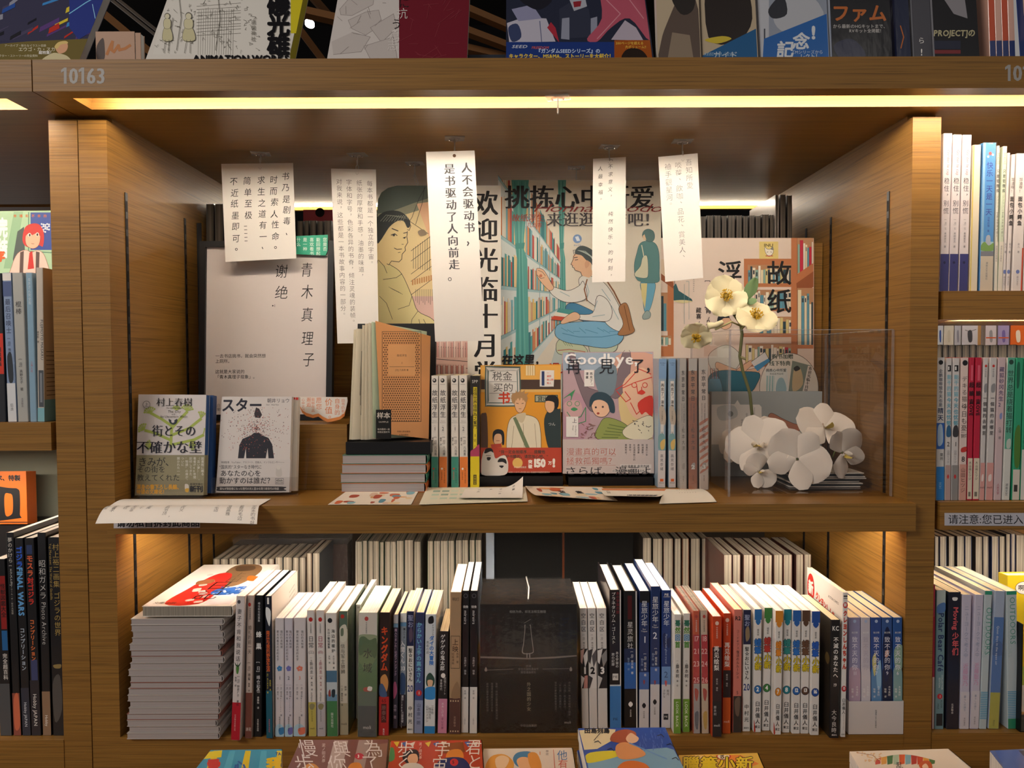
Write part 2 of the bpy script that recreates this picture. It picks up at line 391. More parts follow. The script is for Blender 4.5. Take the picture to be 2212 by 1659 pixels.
track(XR, .2628, ZL + .001, ZM - T - .001, 'middle black slotted track on the right wall of the lower bay', -1)
track(XR, .3736, ZL + .001, ZM - T - .001, 'rear black slotted track on the right wall of the lower bay', -1)
# shop ceiling seen above the top board
def batten(p, q, y0, y1, wd, m, name, label, cat):
    a, b = aty(*p, y0), aty(*q, y1); d = (b - a).normalized(); a = a - d * 1.2; b = b + d * 1.2
    u = Vector((0, 1, 0)).cross(d).normalized() * wd; v = Vector((0, .05, 0))
    mb = MB(); mb.hexa([a - u, a + u, a + u + v, a - u + v], [b - u, b + u, b + u + v, b - u + v], m); tag(mb.build(name), label, cat)
BAT = mat('#8a5f38', .6)
for i, (p, q, lb) in enumerate((((229, 33), (323, 111), 'brown timber batten under the dark ceiling left of the drawing book'),
        ((683, 0), (723, 45), 'brown timber batten at the upper left of the white and maroon magazine'), ((655, 73), (697, 129), 'brown timber batten low beside the lit ceiling lamp'),
        ((1022, 20), (1092, 50), 'upper timber batten in the gap left of the blue banded magazine'), ((1020, 66), (1092, 93), 'middle timber batten in the gap left of the blue banded magazine'),
        ((1013, 101), (1092, 119), 'lowest timber batten in the gap left of the blue banded magazine'))):
    batten(p, q, 1.5 + .07 * i, 1.6 + .07 * i, .012, BAT, 'ceiling_batten', lb, 'beam')
for k in range(2):
    batten((252 + 8 * k, 8 - 6 * k), (332 + 8 * k, 72 - 6 * k), 1.2 + .05 * k, 1.3 + .05 * k, .004, mat('#8d8a84', .3, 0, .6), 'ceiling_rail', ('lower' if not k else 'upper') + ' grey metal rail of the pair under the dark ceiling', 'rail')
m = MB(); c = aty(669, 54, 2.6); m.prism([c + Vector((math.cos(t) * .022, math.sin(t) * .03, -.2 * math.sin(t) * .02)) for t in [k * math.pi / 12 for k in range(24)]], (0, 0, .012), glow('spot', (1, .97, .9), 3))
tag(m.build('ceiling_lamp'), 'small round white ceiling lamp in the dark beyond the drawing book', 'lamp')
# ------------------------------------------------------------------ books
CR = {'A2': (240, 1120, 3.191), 'A3': (580, 1140, 3.196), 'A4': (960, 1140, 3.196), 'A5': (1380, 1130, 3.135), 'A6': (1720, 1130, 3.136),
      'B1': (0, 1100, 2.967), 'M1': (0, 400, 4.608), 'M6': (1960, 600, 2.962), 'R1': (1940, 250, 3.69), 'L1': (0, 700, 3.606), 'S3': (700, 680, 3.95), 'S4': (1020, 720, 4.096), 'px': (0, 0, 1)}
def book_shape(t, h, d, M, cover, page, hard=0, round_=.0014):
    """cover wraps spine and two boards (spine at y=0); returns cover mesh and page block"""
    mb = MB(); r = min(round_, t * .3); c = .0008 if not hard else .002
    o = [(-t / 2, d)] + [(-t / 2 + r - r * math.cos(a), r - r * math.sin(a)) for a in (0, .52, 1.05, 1.57)]
    o += [(t / 2 - r + r * math.sin(a), r - r * math.cos(a)) for a in (0, .52, 1.05, 1.57)] + [(t / 2, d)]
    cx = t / 2 - c
    i = [(-cx, d)] + [(-cx, max(c, y)) if k < 3 else (-cx, c) for k, (x, y) in enumerate(o[1:5])] + [(cx, c)] * 1 + [(cx, c)] * 2 + [(cx, max(c, o[8][1]))] + [(cx, d)]
    n = len(o); vs = []
    for z in (0, h):
        vs += [M @ Vector((x, y, z)) for x, y in o] + [M @ Vector((x, y, z)) for x, y in i]
    fs = []
    for k in range(n - 1):
        fs.append((k, k + 1, 2 * n + k + 1, 2 * n + k)); fs.append((n + k + 1, n + k, 3 * n + k, 3 * n + k + 1))
        fs.append((2 * n + k, 2 * n + k + 1, 3 * n + k + 1, 3 * n + k)); fs.append((k + 1, k, n + k, n + k + 1))
    for e in (0, n - 1): fs.append((e, n + e, 3 * n + e, 2 * n + e))
    mb.add(vs, fs, cover)
    pb = MB(); g = .0004 if not hard else .003
    pb.box(-cx + .0001, cx - .0001, c, d - (.0006 if not hard else .003), g, h - g, page, None, M)
    return mb, pb
def items(cr, mb, fr, its, w, yt, yb, rough, coat, side=None, obi=None):
    """print a list of items on a spine; y values in the units of crop cr"""
    x0, y0, s = CR[cr]; Y = lambda v: y0 + v / s
    a = Art(mb, fr, rough, coat); ao = Art(obi[0], fr, .5, coat) if obi else None; a.clip = (lambda y: (.15, w - .15), yt + .3, yb - .3)
    for it in its:
        k = it[0]; A = ao if (obi and it[0] != 'b' and Y(it[2] if k in 'vhr' else it[1]) > obi[1] - 1) else a
        fr.z = max(fr.z, .0006) if A is ao else fr.z
        if k == 'b':
            u0, u1 = (it[4], it[5]) if len(it) > 5 else (0.02, .98)
            A.rect(w * u0, max(Y(it[1]), yt), w * u1, min(Y(it[2]), yb), it[3])
        elif k == 'q': A.poly([(w * u, Y(v)) for u, v in it[1]], it[2])
        elif k == 'o': A.circ(w * (it[4] if len(it) > 4 else .5), Y(it[1]), it[2] / s, it[3])
        elif k == 'p': A.blob([(w * u, Y(v)) for u, v in it[1]], it[2])
        else:
            u = it[5] if len(it) > 5 else .5; wt = it[6] if len(it) > 6 else 0.
            if k == 'v': A.v(it[1], w * u, Y(it[2]), it[3] / s, it[4], wt, it[7] if len(it) > 7 else 1.04, it[8] if len(it) > 8 else 1)
            elif k == 'h': A.h(it[1], w * u, Y(it[2]), it[3] / s, it[4], wt, it[7] if len(it) > 7 else 1, .5)
            elif k == 'r': A.rt(it[1], w * u, Y(it[2]), it[3] / s, it[4], wt)
LAST = {}
def BK(cr, top, bot, label, group, base, its=(), dep=.13, zs=ZL, Y=None, page=PAGES, coat=0., hard=0, obi=None, rough=.42, face=None, flip=False, side=None, film=0, name='book', cat='book', yaw=0.):
    """one standing book; top and bot are (x0, x1, y) of its near upright face"""
    x0, y0, s = CR[cr]
    X = lambda v: x0 + v / s
    xt = (X(top[0]) + X(top[1])) / 2; xb = (X(bot[0]) + X(bot[1])) / 2; yt = y0 + top[2] / s; yb = y0 + bot[2] / s
    p = atz(xb, yb, zs) if Y is None else None
    Yv = p.y if Y is None else Y
    b0 = aty(X(bot[0]), yb, Yv); b1 = aty(X(bot[1]), yb, Yv); t0 = aty(X(top[0]), yt, Yv); t1 = aty(X(top[1]), yt, Yv)
    zt = (t0.z + t1.z) / 2; lb, lt, ph = LAST.get(group, (-9, -9, 1))
    if not (lb < b1.x - .002 and lb > b0.x - .02): lb, lt = -9, -9
    bl = max(b0.x, lb); tl = max(t0.x, lb + (lt - lb) * min(1, (zt - zs) / ph)); th = min(b1.x - bl, t1.x - tl) - .0007
    th = max(th, .003) - (.0012 if film else 0)
    bx = b1.x - .0003 - th / 2; tx = t1.x - .0003 - th / 2; LAST[group] = (b1.x, t1.x, zt - zs)
    ang = math.atan2(tx - bx, zt - zs); h = (zt - zs) / math.cos(ang)
    lift = abs(math.sin(ang)) * th / 2
    M = Matrix.Translation((bx, Yv, zs + lift)) @ Matrix.Rotation(ang, 4, 'Y') @ Matrix.Rotation(yaw, 4, 'Z')
    if flip: M = M @ Matrix.Translation((0, dep, 0)) @ Matrix.Rotation(math.pi, 4, 'Z')
    r = root(name, (bx, Yv, zs), label, cat, group)
    mb, pb = book_shape(th, h - lift, dep, M, mat(base, rough, coat), page, hard)
    w = (X(bot[1]) - X(bot[0]) + X(top[1]) - X(top[0])) / 2
    H = h - lift; n = M.to_3x3() @ Vector((0, -1, 0))
    if not flip:
        fr = Fr((0, yt, w, yb), [M @ Vector(v) for v in ((-th / 2, 0, H), (th / 2, 0, H), (th / 2, 0, 0), (-th / 2, 0, 0))], n=n)
        ob = None
        if obi:
            om = MB(); zo0 = 0.; zo1 = H * (yb - (y0 + obi[0] / s)) / (yb - yt); e = .00035; q = dep * .8
            om2 = mat(obi[1], .5, coat)
            om.box(-th / 2 - e, th / 2 + e, -e, 0, .0002, zo1, om2, None, M)
            om.box(-th / 2 - e, -th / 2 - .00005, 0, q, .0002, zo1, om2, None, M); om.box(th / 2 + .00005, th / 2 + e, 0, q, .0002, zo1, om2, None, M)
            ob = (om, y0 + obi[0] / s)
        items(cr, mb, fr, its, w, yt, yb, rough, coat, obi=ob)
        if obi: om.build('belly_band', r)
        if face: face(mb, M, th, H, dep, rough, coat)
    mb.build('cover', r); pb.build('pages', r)
    if film:
        fm = MB(); e = .0005; fm.box(-th / 2 - e, th / 2 + e, -e, dep + e, 0.0003, H + e, FILM, None, M); fm.build('shrink_wrap', r)
    return r
def side_frame(M, th, H, dep, which, rect=(0, 0, 100, 140)):
    """frame on the left (-1) or right (+1) cover board"""
    x = which * th / 2
    c = ((x, dep, H), (x, 0, H), (x, 0, 0), (x, dep, 0)) if which < 0 else ((x, 0, H), (x, dep, H), (x, dep, 0), (x, 0, 0))
    return Fr(rect, [M @ Vector(v) for v in c], n=M.to_3x3() @ Vector((which, 0, 0)))
K, W_, GR = '#1c1b20', '#ece9e6', '#6d6a70'
RW = 'books standing in the front row of the lower shelf'
BK('A2', (860, 925, 535), (808, 888, 1530), 'tall white book with red foot and plant on its spine, leaning on the magazines', RW, '#cfc6c4',
   [('b', 1268, 1535, '#b01c2e'), ('v', '妻子不肯和我说话', 622, 38, '#3b3a3e', .45, .004, 1.22), ('o', 575, 13, '#4c4a50', .35), ('p', [(.3, 1022), (.62, 1022), (.55, 1066), (.36, 1066)], '#4f7d3c'),
    ('p', [(.3, 1018), (.1, 990), (.38, 1010), (.45, 985), (.5, 1012), (.8, 988), (.6, 1020)], '#2f4d33'), ('v', '[日]野原广子 著绘', 1085, 20, K, .62), ('v', '熊燕 译', 1090, 17, K, .3), ('v', '北京联合出版公司', 1350, 14, '#e6b0b0', .4)], page=PAGEW)
BK('A2', (930, 985, 530), (900, 970, 1515), 'beige book with brown foot next to the red footed white book', RW, '#b9a69c',
   [('b', 1200, 1520, '#6f4138'), ('o', 593, 13, '#b4342c', .4), ('v', '中信出版集团', 615, 13, K), ('v', '婚礼的前一天', 735, 33, '#4c443f', .5, 0, 1.0), ('v', '[日]穗积', 990, 24, '#3a3433'), ('v', '著 戴枫 译', 1100, 15, K), ('h', '浪花', 1440, 26, '#d8cfc8')], page=PAGEW)
BK('A2', (985, 1050, 530), (980, 1040, 1505), 'black book with white spine lettering between a beige and a teal book', RW, '#141519',
   [('v', '峰仓和也短篇集', 575, 19, '#c9c9cc'), ('v', '蜂巢', 775, 46, '#f1efec', .5, .015, 1.75), ('v', '[日]峰仓和也', 985, 30, '#dcdadd'), ('v', '著', 1165, 16, W_), ('v', '金静和 译', 1225, 17, W_), ('v', '北京联合出版', 1380, 14, W_)], page=PAGEW)
def sketch_face(mb, M, th, H, dep, rough, coat):
    a = Art(mb, side_frame(M, th, H, dep, 1), rough, coat); a.rect(2, 0, 100, 140, '#eee9e1')
    for x, y in ((48, 30), (60, 38), (30, 50)):
        a.line([(x, y), (x - 3, y + 6), (x - 5, y + 20), (x - 9, y + 30)], .7, '#6d5d52'); a.line([(x, y), (x + 4, y + 8), (x + 3, y + 22), (x - 1, y + 30)], .7, '#6d5d52'); a.circ(x + .5, y + 1, 3.5, '#7b6858', 4.5)
    for k in range(4): a.line([(66, 15 + 5 * k), (88, 12 + 5 * k)], .6, '#9d948b')
BK('A2', (1058, 1105, 535), (1052, 1115, 1515), 'dark book with orange title, teal foot and white sketch cover side', RW, '#1d2230',
   [('b', 1185, 1520, '#1d5a6e'), ('b', 545, 590, '#e8e4de', .35, .65), ('p', [(.2, 610), (.9, 640), (.7, 740), (.3, 700), (.1, 660)], '#dfe2e2'), ('v', '南瓜与我的野放生活', 770, 33, '#e0662c', .42, .02, .95), ('v', '[日]五十岚大介 著', 1050, 15, '#d3c34a', .3), ('v', '徐嘉悦 译', 1110, 15, '#d3c34a', .7), ('v', '湖南美术出版社', 1380, 13, '#c75a70')], page=PAGEW, face=sketch_face)
for i, (t, b, col, fl, nm) in enumerate((((1128, 1193, 687), (1125, 1194, 1505), '#cdc7cb', '#3d7fb4', 'blue'), ((1194, 1253, 687), (1195, 1254, 1505), '#c8c2cb', '#6d6cb3', 'violet'), ((1256, 1343, 685), (1256, 1340, 1503), '#d0c8c9', '#d9765f', 'salmon'))):
    P = [('v', '我们仍未知道', 770, 19, '#39383d', .72, 0, 1.1), ('v', '那天所看见的花的名字', 770, 19, '#39383d', .3, 0, 1.12)]
    P += [('o', 1033 + 11 * math.sin(a), 9, fl, .5 + .17 * math.cos(a)) for a in (.8, 2.05, 3.3, 4.55, 5.8)]
    P += [('h', str(i + 1), 1080, 34, fl if i == 2 else '#4b4a5a'), ('v', '[日]超平和Busters 著', 1145, 14, '#5b5a60', .68), ('v', '[日]泉光 绘', 1145, 14, '#5b5a60', .3), ('p', [(.02, 1440), (.5, 1415), (.98, 1445), (.98, 1500), (.02, 1500)], '#a8c7d8'), ('p', [(.4, 1450), (.98, 1440), (.98, 1480), (.5, 1490)], fl), ('v', '百花文艺出版社', 1365, 14, '#38373c')]
    BK('A2', t, b, 'white book with a %s flower and number %d, of a pale trio' % (nm, i + 1), RW, col, P, page=PAGEW, dep=.12)
for i, (t, b, ft, fn, num, lc) in enumerate((((262, 318, 570), (274, 332, 1440), '#bcae58', 'olive yellow', '三', '#2d2c30'), ((318, 386, 570), (335, 394, 1440), '#b5b1b6', 'grey', '四', '#9a2c46'))):
    BK('A3', t, b, 'slim white book with a red disc and %s foot, one of a pair' % fn, RW, '#d6cfca',
       [('b', 1203, 1445, ft), ('o', 633, 15, '#b3261f'), ('v', '中信出版集团', 660, 11, K), ('v', '日常', 745, 42, lc, .5, 0), ('h', '(%s)' % num, 845, 24, lc), ('v', '[日]', 895, 14, lc), ('v', '新井圭一', 925, 27, lc), ('v', '著 阿禹 译', 1030, 15, lc), ('r', 'nichijou', 1135, 19, K), ('p', [(.15, 1225), (.5, 1212), (.85, 1225), (.6, 1255), (.25, 1250)], '#8d8660'), ('r', 'arawi keiichi', 1262, 14, K), ('h', 'moli', 1375, 18, K)], page=PAGEW, dep=.14)
BK('A3', (388, 470, 588), (402, 480, 1440), 'white book with seaside picture and green foot', RW, '#d9d4cd',
   [('b', 985, 1065, '#4a6f8c'), ('b', 1065, 1150, '#b9c3c8'), ('b', 1150, 1195, '#6f93ac'), ('b', 1195, 1445, '#477d4f'), ('o', 640, 17, K, .4), ('v', '海边的暖炉', 700, 26, K, .68, .015, 1.3), ('v', '大白小蟹短篇集', 695, 19, K, .27, .01), ('v', '大白小蟹 著', 880, 15, K, .7), ('v', '关钰 译', 880, 14, K, .3), ('p', [(.2, 1130), (.35, 1115), (.4, 1160), (.2, 1160)], '#8c3f3a'), ('p', [(.5, 1120), (.8, 1118), (.75, 1165), (.5, 1165)], '#26343c'), ('v', '国文出版社', 1275, 20, '#d9e3da')], coat=.4, page=PAGEW)
def green_face(mb, M, th, H, dep, rough, coat):
    a = Art(mb, side_frame(M, th, H, dep, 1), rough, coat); a.rect(2, 0, 100, 140, '#3b4d3c')
    for k in range(26): x, y = random.uniform(8, 90), random.uniform(8, 124); a.blob([(x, y), (x + 6, y + 3), (x + 4, y + 10), (x - 4, y + 7)], random.choice(['#51674c', '#2a3a2f', '#6b7b5b', '#47584e']))
BK('A3', (485, 547, 575), (490, 552, 1430), 'green and beige book with a gas mask picture on its spine', RW, '#c7bfae',
   [('b', 575, 700, '#56695a'), ('b', 1210, 1435, '#a59d84'), ('o', 612, 14, '#b3342a', .4), ('p', [(.1, 690), (.8, 670), (.95, 760), (.5, 790), (.1, 770)], '#cfcbb9'), ('p', [(.2, 700), (.5, 695), (.5, 740), (.2, 745)], '#69755f'), ('v', '信与军士狼狮', 800, 33, '#3c3a33', .42, 0, 1.06), ('v', '林诗 译', 1090, 17, K, .7), ('v', '[日]藤原友纪 著', 1090, 15, K, .3), ('h', 'moli', 1340, 24, '#4a463c')], coat=.5, face=green_face, page=PAGEW)
BK('A3', (593, 640, 530), (598, 640, 1400), 'white book with tiny capitals mostly hidden behind the fat green book', RW, '#dcd8d2', [('h', 'SP', 540, 22, '#5a3d3a')], Y=.052, page=PAGEW)
BK('A3', (605, 755, 587), (607, 747, 1445), 'fat film wrapped book with green forest spine and slate foot', RW, '#66804f',
   [('b', 587, 745, '#d3cdc2'), ('p', [(0.02, 745), (.5, 735), (.98, 745), (.98, 800), (.02, 810)], '#8c9a74'), ('p', [(.05, 770), (.3, 750), (.6, 775), (.95, 765), (.9, 900), (.5, 850), (.08, 880)], '#466338'), ('p', [(.02, 930), (.5, 1000), (.98, 900), (.98, 1130), (.02, 1140)], '#527449'), ('b', 1130, 1230, '#55695c'), ('b', 1230, 1450, '#3b464b'), ('o', 628, 15, '#b3261f', .42), ('v', '中信出版集团', 650, 13, K, .42), ('v', '水域', 830, 72, '#15180f', .5, 0, 1.4), ('p', [(.3, 1105), (.6, 1100), (.75, 1125), (.35, 1130)], '#a94a3b'), ('p', [(.55, 1095), (.75, 1100), (.7, 1125), (.5, 1120)], '#e7e3dc'), ('h', 'moli', 1360, 34, '#d8dadb')], coat=.7, film=1, page=PAGEW)
BK('A3', (760, 840, 585), (757, 832, 1435), 'dark book with red katakana, a fighter picture and red foot', RW, '#2b1d1b',
   [('b', 1165, 1440, '#b3282a'), ('h', '65', 1175, 34, '#5c1417', .5, .02), ('v', 'キングダム', 680, 62, '#cf4a20', .5, .045, 1.0, .85), ('p', [(.15, 1040), (.6, 1010), (.9, 1060), (.75, 1130), (.3, 1120)], '#c98d52'), ('p', [(.05, 1090), (.4, 1080), (.8, 1160), (.1, 1160)], '#3e5a86'), ('b', 1215, 1345, '#4c1d20', .25, .75), ('v', '原泰久', 1225, 34, '#8d6a68'), ('v', '集英社', 1385, 15, W_)], coat=.5, page=PAGEC, dep=.115)
BK('A3', (855, 897, 600), (855, 890, 1385), 'very thin purple and grey book standing on the clear plate', RW, '#3b3648',
   [('b', 600, 660, '#c9c9cb'), ('b', 662, 688, '#7aa5c4'), ('v', '魔入りました！公式ファンブック', 695, 21, '#d5b8d5', .5, .01), ('p', [(.1, 1080), (.6, 1065), (.9, 1130), (.2, 1180)], '#b95a86'), ('v', '西修 著', 1220, 24, '#c7b3cd')], coat=.5, page=PAGEC, dep=.11, zs=ZL + .006)
BK('A3', (900, 955, 590), (900, 946, 1370), 'blue grey book with outlined lettering and volume 33', RW, '#8c98a5',
   [('b', 592, 650, '#d7d7d6'), ('b', 655, 680, '#5e8fb8'), ('v', '魔入りました！', 690, 18, '#22262c', .65, .02), ('v', '入間くん', 780, 40, '#e9e9ea', .42, .02, .98), ('h', '33', 950, 38, '#e4e4e6', .5, .03), ('p', [(.1, 1020), (.5, 1000), (.9, 1030), (.85, 1140), (.15, 1140)], '#2c4d78'), ('b', 1150, 1372, '#2e2a35'), ('v', '累計1300万部突破!!', 1155, 20, '#d4d2d8', .5, .02, .95)], coat=.4, page=PAGEC, dep=.11, zs=ZL + .006)
BK('A3', (955, 1006, 575), (945, 1003, 1420), 'white book with navy head and blue number 20 left of the blue katakana book', RW, '#d9d6d1',
   [('b', 578, 815, '#232848'), ('v', '聖お', 600, 44, '#8d93b5', .5, .02), ('p', [(.3, 710), (.7, 690), (.85, 760), (.4, 790)], '#5a4a5e'), ('v', '聖☆おにいさん', 830, 33, K, .5, .02, 1.0), ('h', '20', 1075, 62, '#33407e', .5, .02, .7), ('v', '中村光', 1230, 34, K, .5, .01, 1.3), ('h', '講談社', 1385, 13, K)], page=PAGEC, dep=.11)
BK('A3', (1015, 1077, 585), (1003, 1065, 1420), 'blue book with pale vertical kana and red disc numbered 1', RW, '#44558a',
   [('b', 590, 660, '#2b3558'), ('b', 1190, 1425, '#8c97b8'), ('v', 'からかい上手の高木さん', 650, 37, '#79c6dd', .45, .02, 1.04), ('o', 1140, 21, '#c8323a'), ('h', '1', 1125, 28, '#f5f2f0', .5, .03), ('v', '山本崇一朗', 1210, 29, '#222845')], coat=.5, page=PAGEC, dep=.11)
BK('A3', (1082, 1160, 597), (1072, 1150, 1422), 'white and blue book with a boy figure, foot bright blue', RW, '#cfd6db',
   [('b', 1180, 1370, '#dfe2e4'), ('b', 1370, 1425, '#2f83c4'), ('p', [(.3, 620), (.7, 610), (.75, 655), (.3, 660)], '#1d1d22'), ('v', 'ドラゴンクエスト', 665, 16, K, .7), ('v', 'ダイの大冒険', 745, 34, '#2a72c6', .6, .03, 1.0), ('v', '勇者の道', 780, 22, '#6d7a86', .22), ('p', [(.15, 1030), (.5, 1000), (.9, 1040), (.8, 1090), (.2, 1090)], '#2b4f46'), ('p', [(.25, 1055), (.75, 1055), (.6, 1110), (.4, 1110)], '#e3bb98'), ('p', [(.05, 1110), (.95, 1100), (.98, 1178), (.03, 1178)], '#3a8cd0'), ('v', '三条陸', 1225, 20, K, .75), ('v', '稲田浩司', 1240, 20, K, .5), ('v', '山本カズヨシ', 1225, 19, K, .25)], page=PAGEC, dep=.115)
BK('A3', (1170, 1245, 715), (1165, 1232, 1420), 'short black book with white kana title and pink foot', RW, '#2a2628',
   [('b', 1180, 1425, '#d08aa6'), ('v', 'ゲゲゲの鬼太郎', 735, 36, '#dedcda', .4, .02, 1.0), ('o', 1020, 17, '#e9e5df', .5), ('v', '妖怪エリート', 1030, 20, '#d8d4d0', .7), ('v', '青春時代', 1045, 19, '#d8d4d0', .3), ('v', '水木しげる', 1205, 19, '#f3e6ec'), ('v', '中公文庫', 1310, 20, '#7a3f58')], page=PAGEC, dep=.1)
BK('A3', (1252, 1333, 445), (1240, 1325, 1425), 'tall kraft brown book with a framed label and dark foot', RW, '#a98b6a',
   [('b', 1175, 1430, '#5b3c38'), ('h', '明灯', 480, 26, '#4b3a2b'), ('b', 745, 970, '#3d2e22', .1, .9), ('b', 748, 967, '#a98b6a', .13, .87), ('v', '上映', 765, 46, '#33261c', .5, .01), ('v', '短篇漫画', 860, 20, '#3d2e22', .3), ('v', '梅晨 著', 860, 18, '#3d2e22', .7), ('p', [(.3, 1110), (.7, 1060), (.95, 1120), (.9, 1172), (.2, 1172)], '#94775a')] + [('b', 1190 + 30 * k, 1200 + 30 * k, '#d9bf9a', .08 + .22 * j, .18 + .22 * j) for k in (0, 7) for j in range(4)] + [('v', '北京联合', 1300, 18, '#b99a86')], coat=.6, page=PAGEW, dep=.15)
for i, (t, b, lb) in enumerate((((1335, 1388, 435), (1328, 1381, 1415), 'left'), ((1391, 1447, 435), (1385, 1441, 1420), 'right'))):
    BK('A3', t, b, 'tall black book with white lower third, the %s of two beside the black boxed book' % lb, RW, '#19191d',
       [('o', 470, 15, '#6a6a70'), ('o', 470, 12, '#19191d'), ('h', '镜像', 535, 20, W_), ('r', 'miroirs', 570, 30, '#e4e2e0', .5), ('v', '白鹿町子 镜像', 890, 17, '#bdbbbd'), ('b', 1098, 1425, '#ddd9d4'), ('v', '李靖 译', 1120, 15, K), ('v', '上海文艺', 1310, 12, GR)], coat=.5, page=PAGEW, dep=.155)
ORD = ['first', 'second', 'third', 'fourth', 'fifth', 'sixth', 'seventh', 'eighth', 'ninth', 'tenth', 'eleventh', 'twelfth', 'thirteenth', 'fourteenth', 'fifteenth', 'sixteenth', 'seventeenth', 'eighteenth', 'nineteenth']
# black film wrapped boxed book in the middle of the lower shelf
yb = atz(1140, 1583, ZL).y
q = [aty(1037, 1306, yb), aty(1246, 1306, yb), aty(1246, 1583, yb), aty(1037, 1583, yb)]
bw = q[1].x - q[0].x; bh = q[0].z - ZL; bx = (q[0].x + q[1].x) / 2
r = root('boxed_book', (bx, yb, ZL), 'thick black film wrapped boxed book with a cloaked figure, centre of the lower shelf', 'book')
M = Matrix.Translation((bx, yb, ZL)); m = MB(); m.box(-bw / 2, bw / 2, 0, .125, 0, bh, mat('#151415', .4), mat('#2a2726', .14), M)
fr = Fr((1037, 1306, 1246, 1583), [M @ Vector(v) for v in ((-bw / 2, 0, bh), (bw / 2, 0, bh), (bw / 2, 0, 0), (-bw / 2, 0, 0))]); a = Art(m, fr, .45)
for k in range(12): x = 1040 + k * 17; a.rect(x, 1325, x + random.uniform(4, 9), 1415, '#1f1e20')
a.poly([(1037, 1417), (1080, 1418), (1140, 1421), (1200, 1418), (1246, 1415), (1246, 1418), (1200, 1422), (1140, 1424), (1080, 1422), (1037, 1421)], '#77716c')
a.blob([(1139, 1345), (1146, 1350), (1148, 1370), (1152, 1400), (1150, 1411), (1128, 1411), (1130, 1390), (1133, 1360), (1133, 1350)], '#8d8984'); a.blob([(1139, 1347), (1145, 1352), (1147, 1372), (1150.5, 1400), (1149, 1409.5), (1130, 1409.5), (1131.5, 1390), (1134.5, 1360), (1134.5, 1352)], '#19181a')
a.circ(1139.5, 1347, 6, '#222222', 4.5); a.line([(1146, 1338), (1132, 1346)], 1.2, '#77736f'); a.line([(1138, 1411), (1138, 1420)], 2.2, '#8b8782'); a.line([(1144, 1411), (1144, 1420)], 2.2, '#8b8782')
a.h('相依为命，却无法相互触碰', 1140, 1318, 6.6, '#a09c98', 0, 1, .5)
a.h('2018', 1141, 1435, 6, '#7c7874', 0, 1, .5); a.h('安古兰国际漫画节', 1141, 1442, 5.6, '#7c7874', 0, 1, .5); a.h('最佳漫画提名', 1141, 1449, 5.6, '#7c7874', 0, 1, .5)
a.line([(1046, 1447), (1108, 1445)], .7, '#8a8580'); a.line([(1172, 1445), (1236, 1444)], .7, '#8a8580')
for x in (1049, 1233): a.blob([(x - 3, 1447), (x, 1440), (x + 3, 1447), (x, 1450)], '#8a8580')
a.v('外之国的少女', 1142, 1473, 9.5, '#a89f86', 0, 1.12)
for j, (x, y, t) in enumerate(((1072, 1474, '曾经，终结之国变得又黑又冷寂'), (1062, 1474, '而诅咒远远的人之子少女'), (1052, 1474, '由内之国守护漂泊的时间'), (1230, 1472, '很久以前，世界分成两个国家'), (1220, 1472, '「内之国」由人类居住。'), (1210, 1472, '「外之国」则住着异形，'), (1200, 1472, '相传只要接触就会受诅咒。'))): a.v(t, x, y, 5, '#7e7973', 0, 1.15)
a.h('中信出版集团', 1141, 1564, 6, '#8e8983', 0, 1, .5); a.h('moli', 1226, 1556, 8, '#aaa6a0', 0, 1, .5)
m.build('slipcase', r)
f = MB(); e = .0016; f.box(-bw / 2 - e, bw / 2 + e, -e, .125 + e, .0004, bh + e, clear('box_film', (.95, .95, .95, 1), .2, .12, .3, .006), None, M)
f.tube([M @ Vector((0, .02, bh + .0015)), M @ Vector((.002, .06, bh + .006)), M @ Vector((-.001, .11, bh + .008))], .0011, mat('#cfccc8', .2)); f.build('shrink_wrap', r)
# right half of the front row
for i, (t, b) in enumerate((((932, 985, 555), (945, 1000, 1425)), ((986, 1047, 555), (1001, 1060, 1425)), ((1048, 1120, 555), (1061, 1130, 1425)))):
    BK('A4', t, b, 'white book with graphic and big %d, of the trio beside the black boxed book' % (i + 1), RW, '#d8d3ce',
       [('v', '空白区', 590, 38, '#4c494c', .5, .01, 1.28), ('v', '[日]熊仓献 著', 745, 17, K), ('b', 848, 1135, ('#1e1d20', '#d9d5d0', '#1e1d20')[i]), ('q', [(0, 860), (.55, 848), (.2, 960), (0, 940)], ('#d2a9a0', '#39363a', '#e2dedb')[i]), ('q', [(.4, 900), (1, 850), (1, 930), (.6, 985)], ('#e4e0dc', '#5a565a', '#8d8a88')[i]), ('q', [(0, 1040), (.5, 1060), (.1, 1134), (0, 1134)], ('#e3dfdc', '#39363a', '#c9c5c2')[i]), ('q', [(.5, 1045), (.95, 1040), (.9, 1134), (.35, 1134)], ('#c98f86', '#dedad6', '#2a282c')[i]), ('h', str(i + 1), 970, 66, '#121114' if i == 1 else '#efece8', .5, .05)], Y=.02, coat=.5, page=PAGEW)
BK('A4', (1137, 1220, 430), (1140, 1222, 1425), 'black book with white katakana and sky blue foot next to the white trio', RW, '#211c20',
   [('b', 430, 1425, '#dedad6', .9, 1.0), ('v', 'プラネタリウム・ゴースト', 445, 30, '#dcd9d6', .35, .01), ('v', 'あの宇宙の旅', 440, 26, '#8a2b33', .72), ('v', 'ある宇宙の', 870, 23, W_, .65), ('v', '旅の記録', 880, 23, W_, .3), ('b', 1030, 1078, '#d9d5cf', .25, .75), ('h', 'PIE', 1040, 26, K), ('b', 1110, 1120, '#cfd5da'), ('b', 1120, 1425, '#3f7ec2'), ('h', 'PIE', 1345, 26, '#1a2530')], Y=.02, coat=.5, page=PAGEW, dep=.15, hard=1)
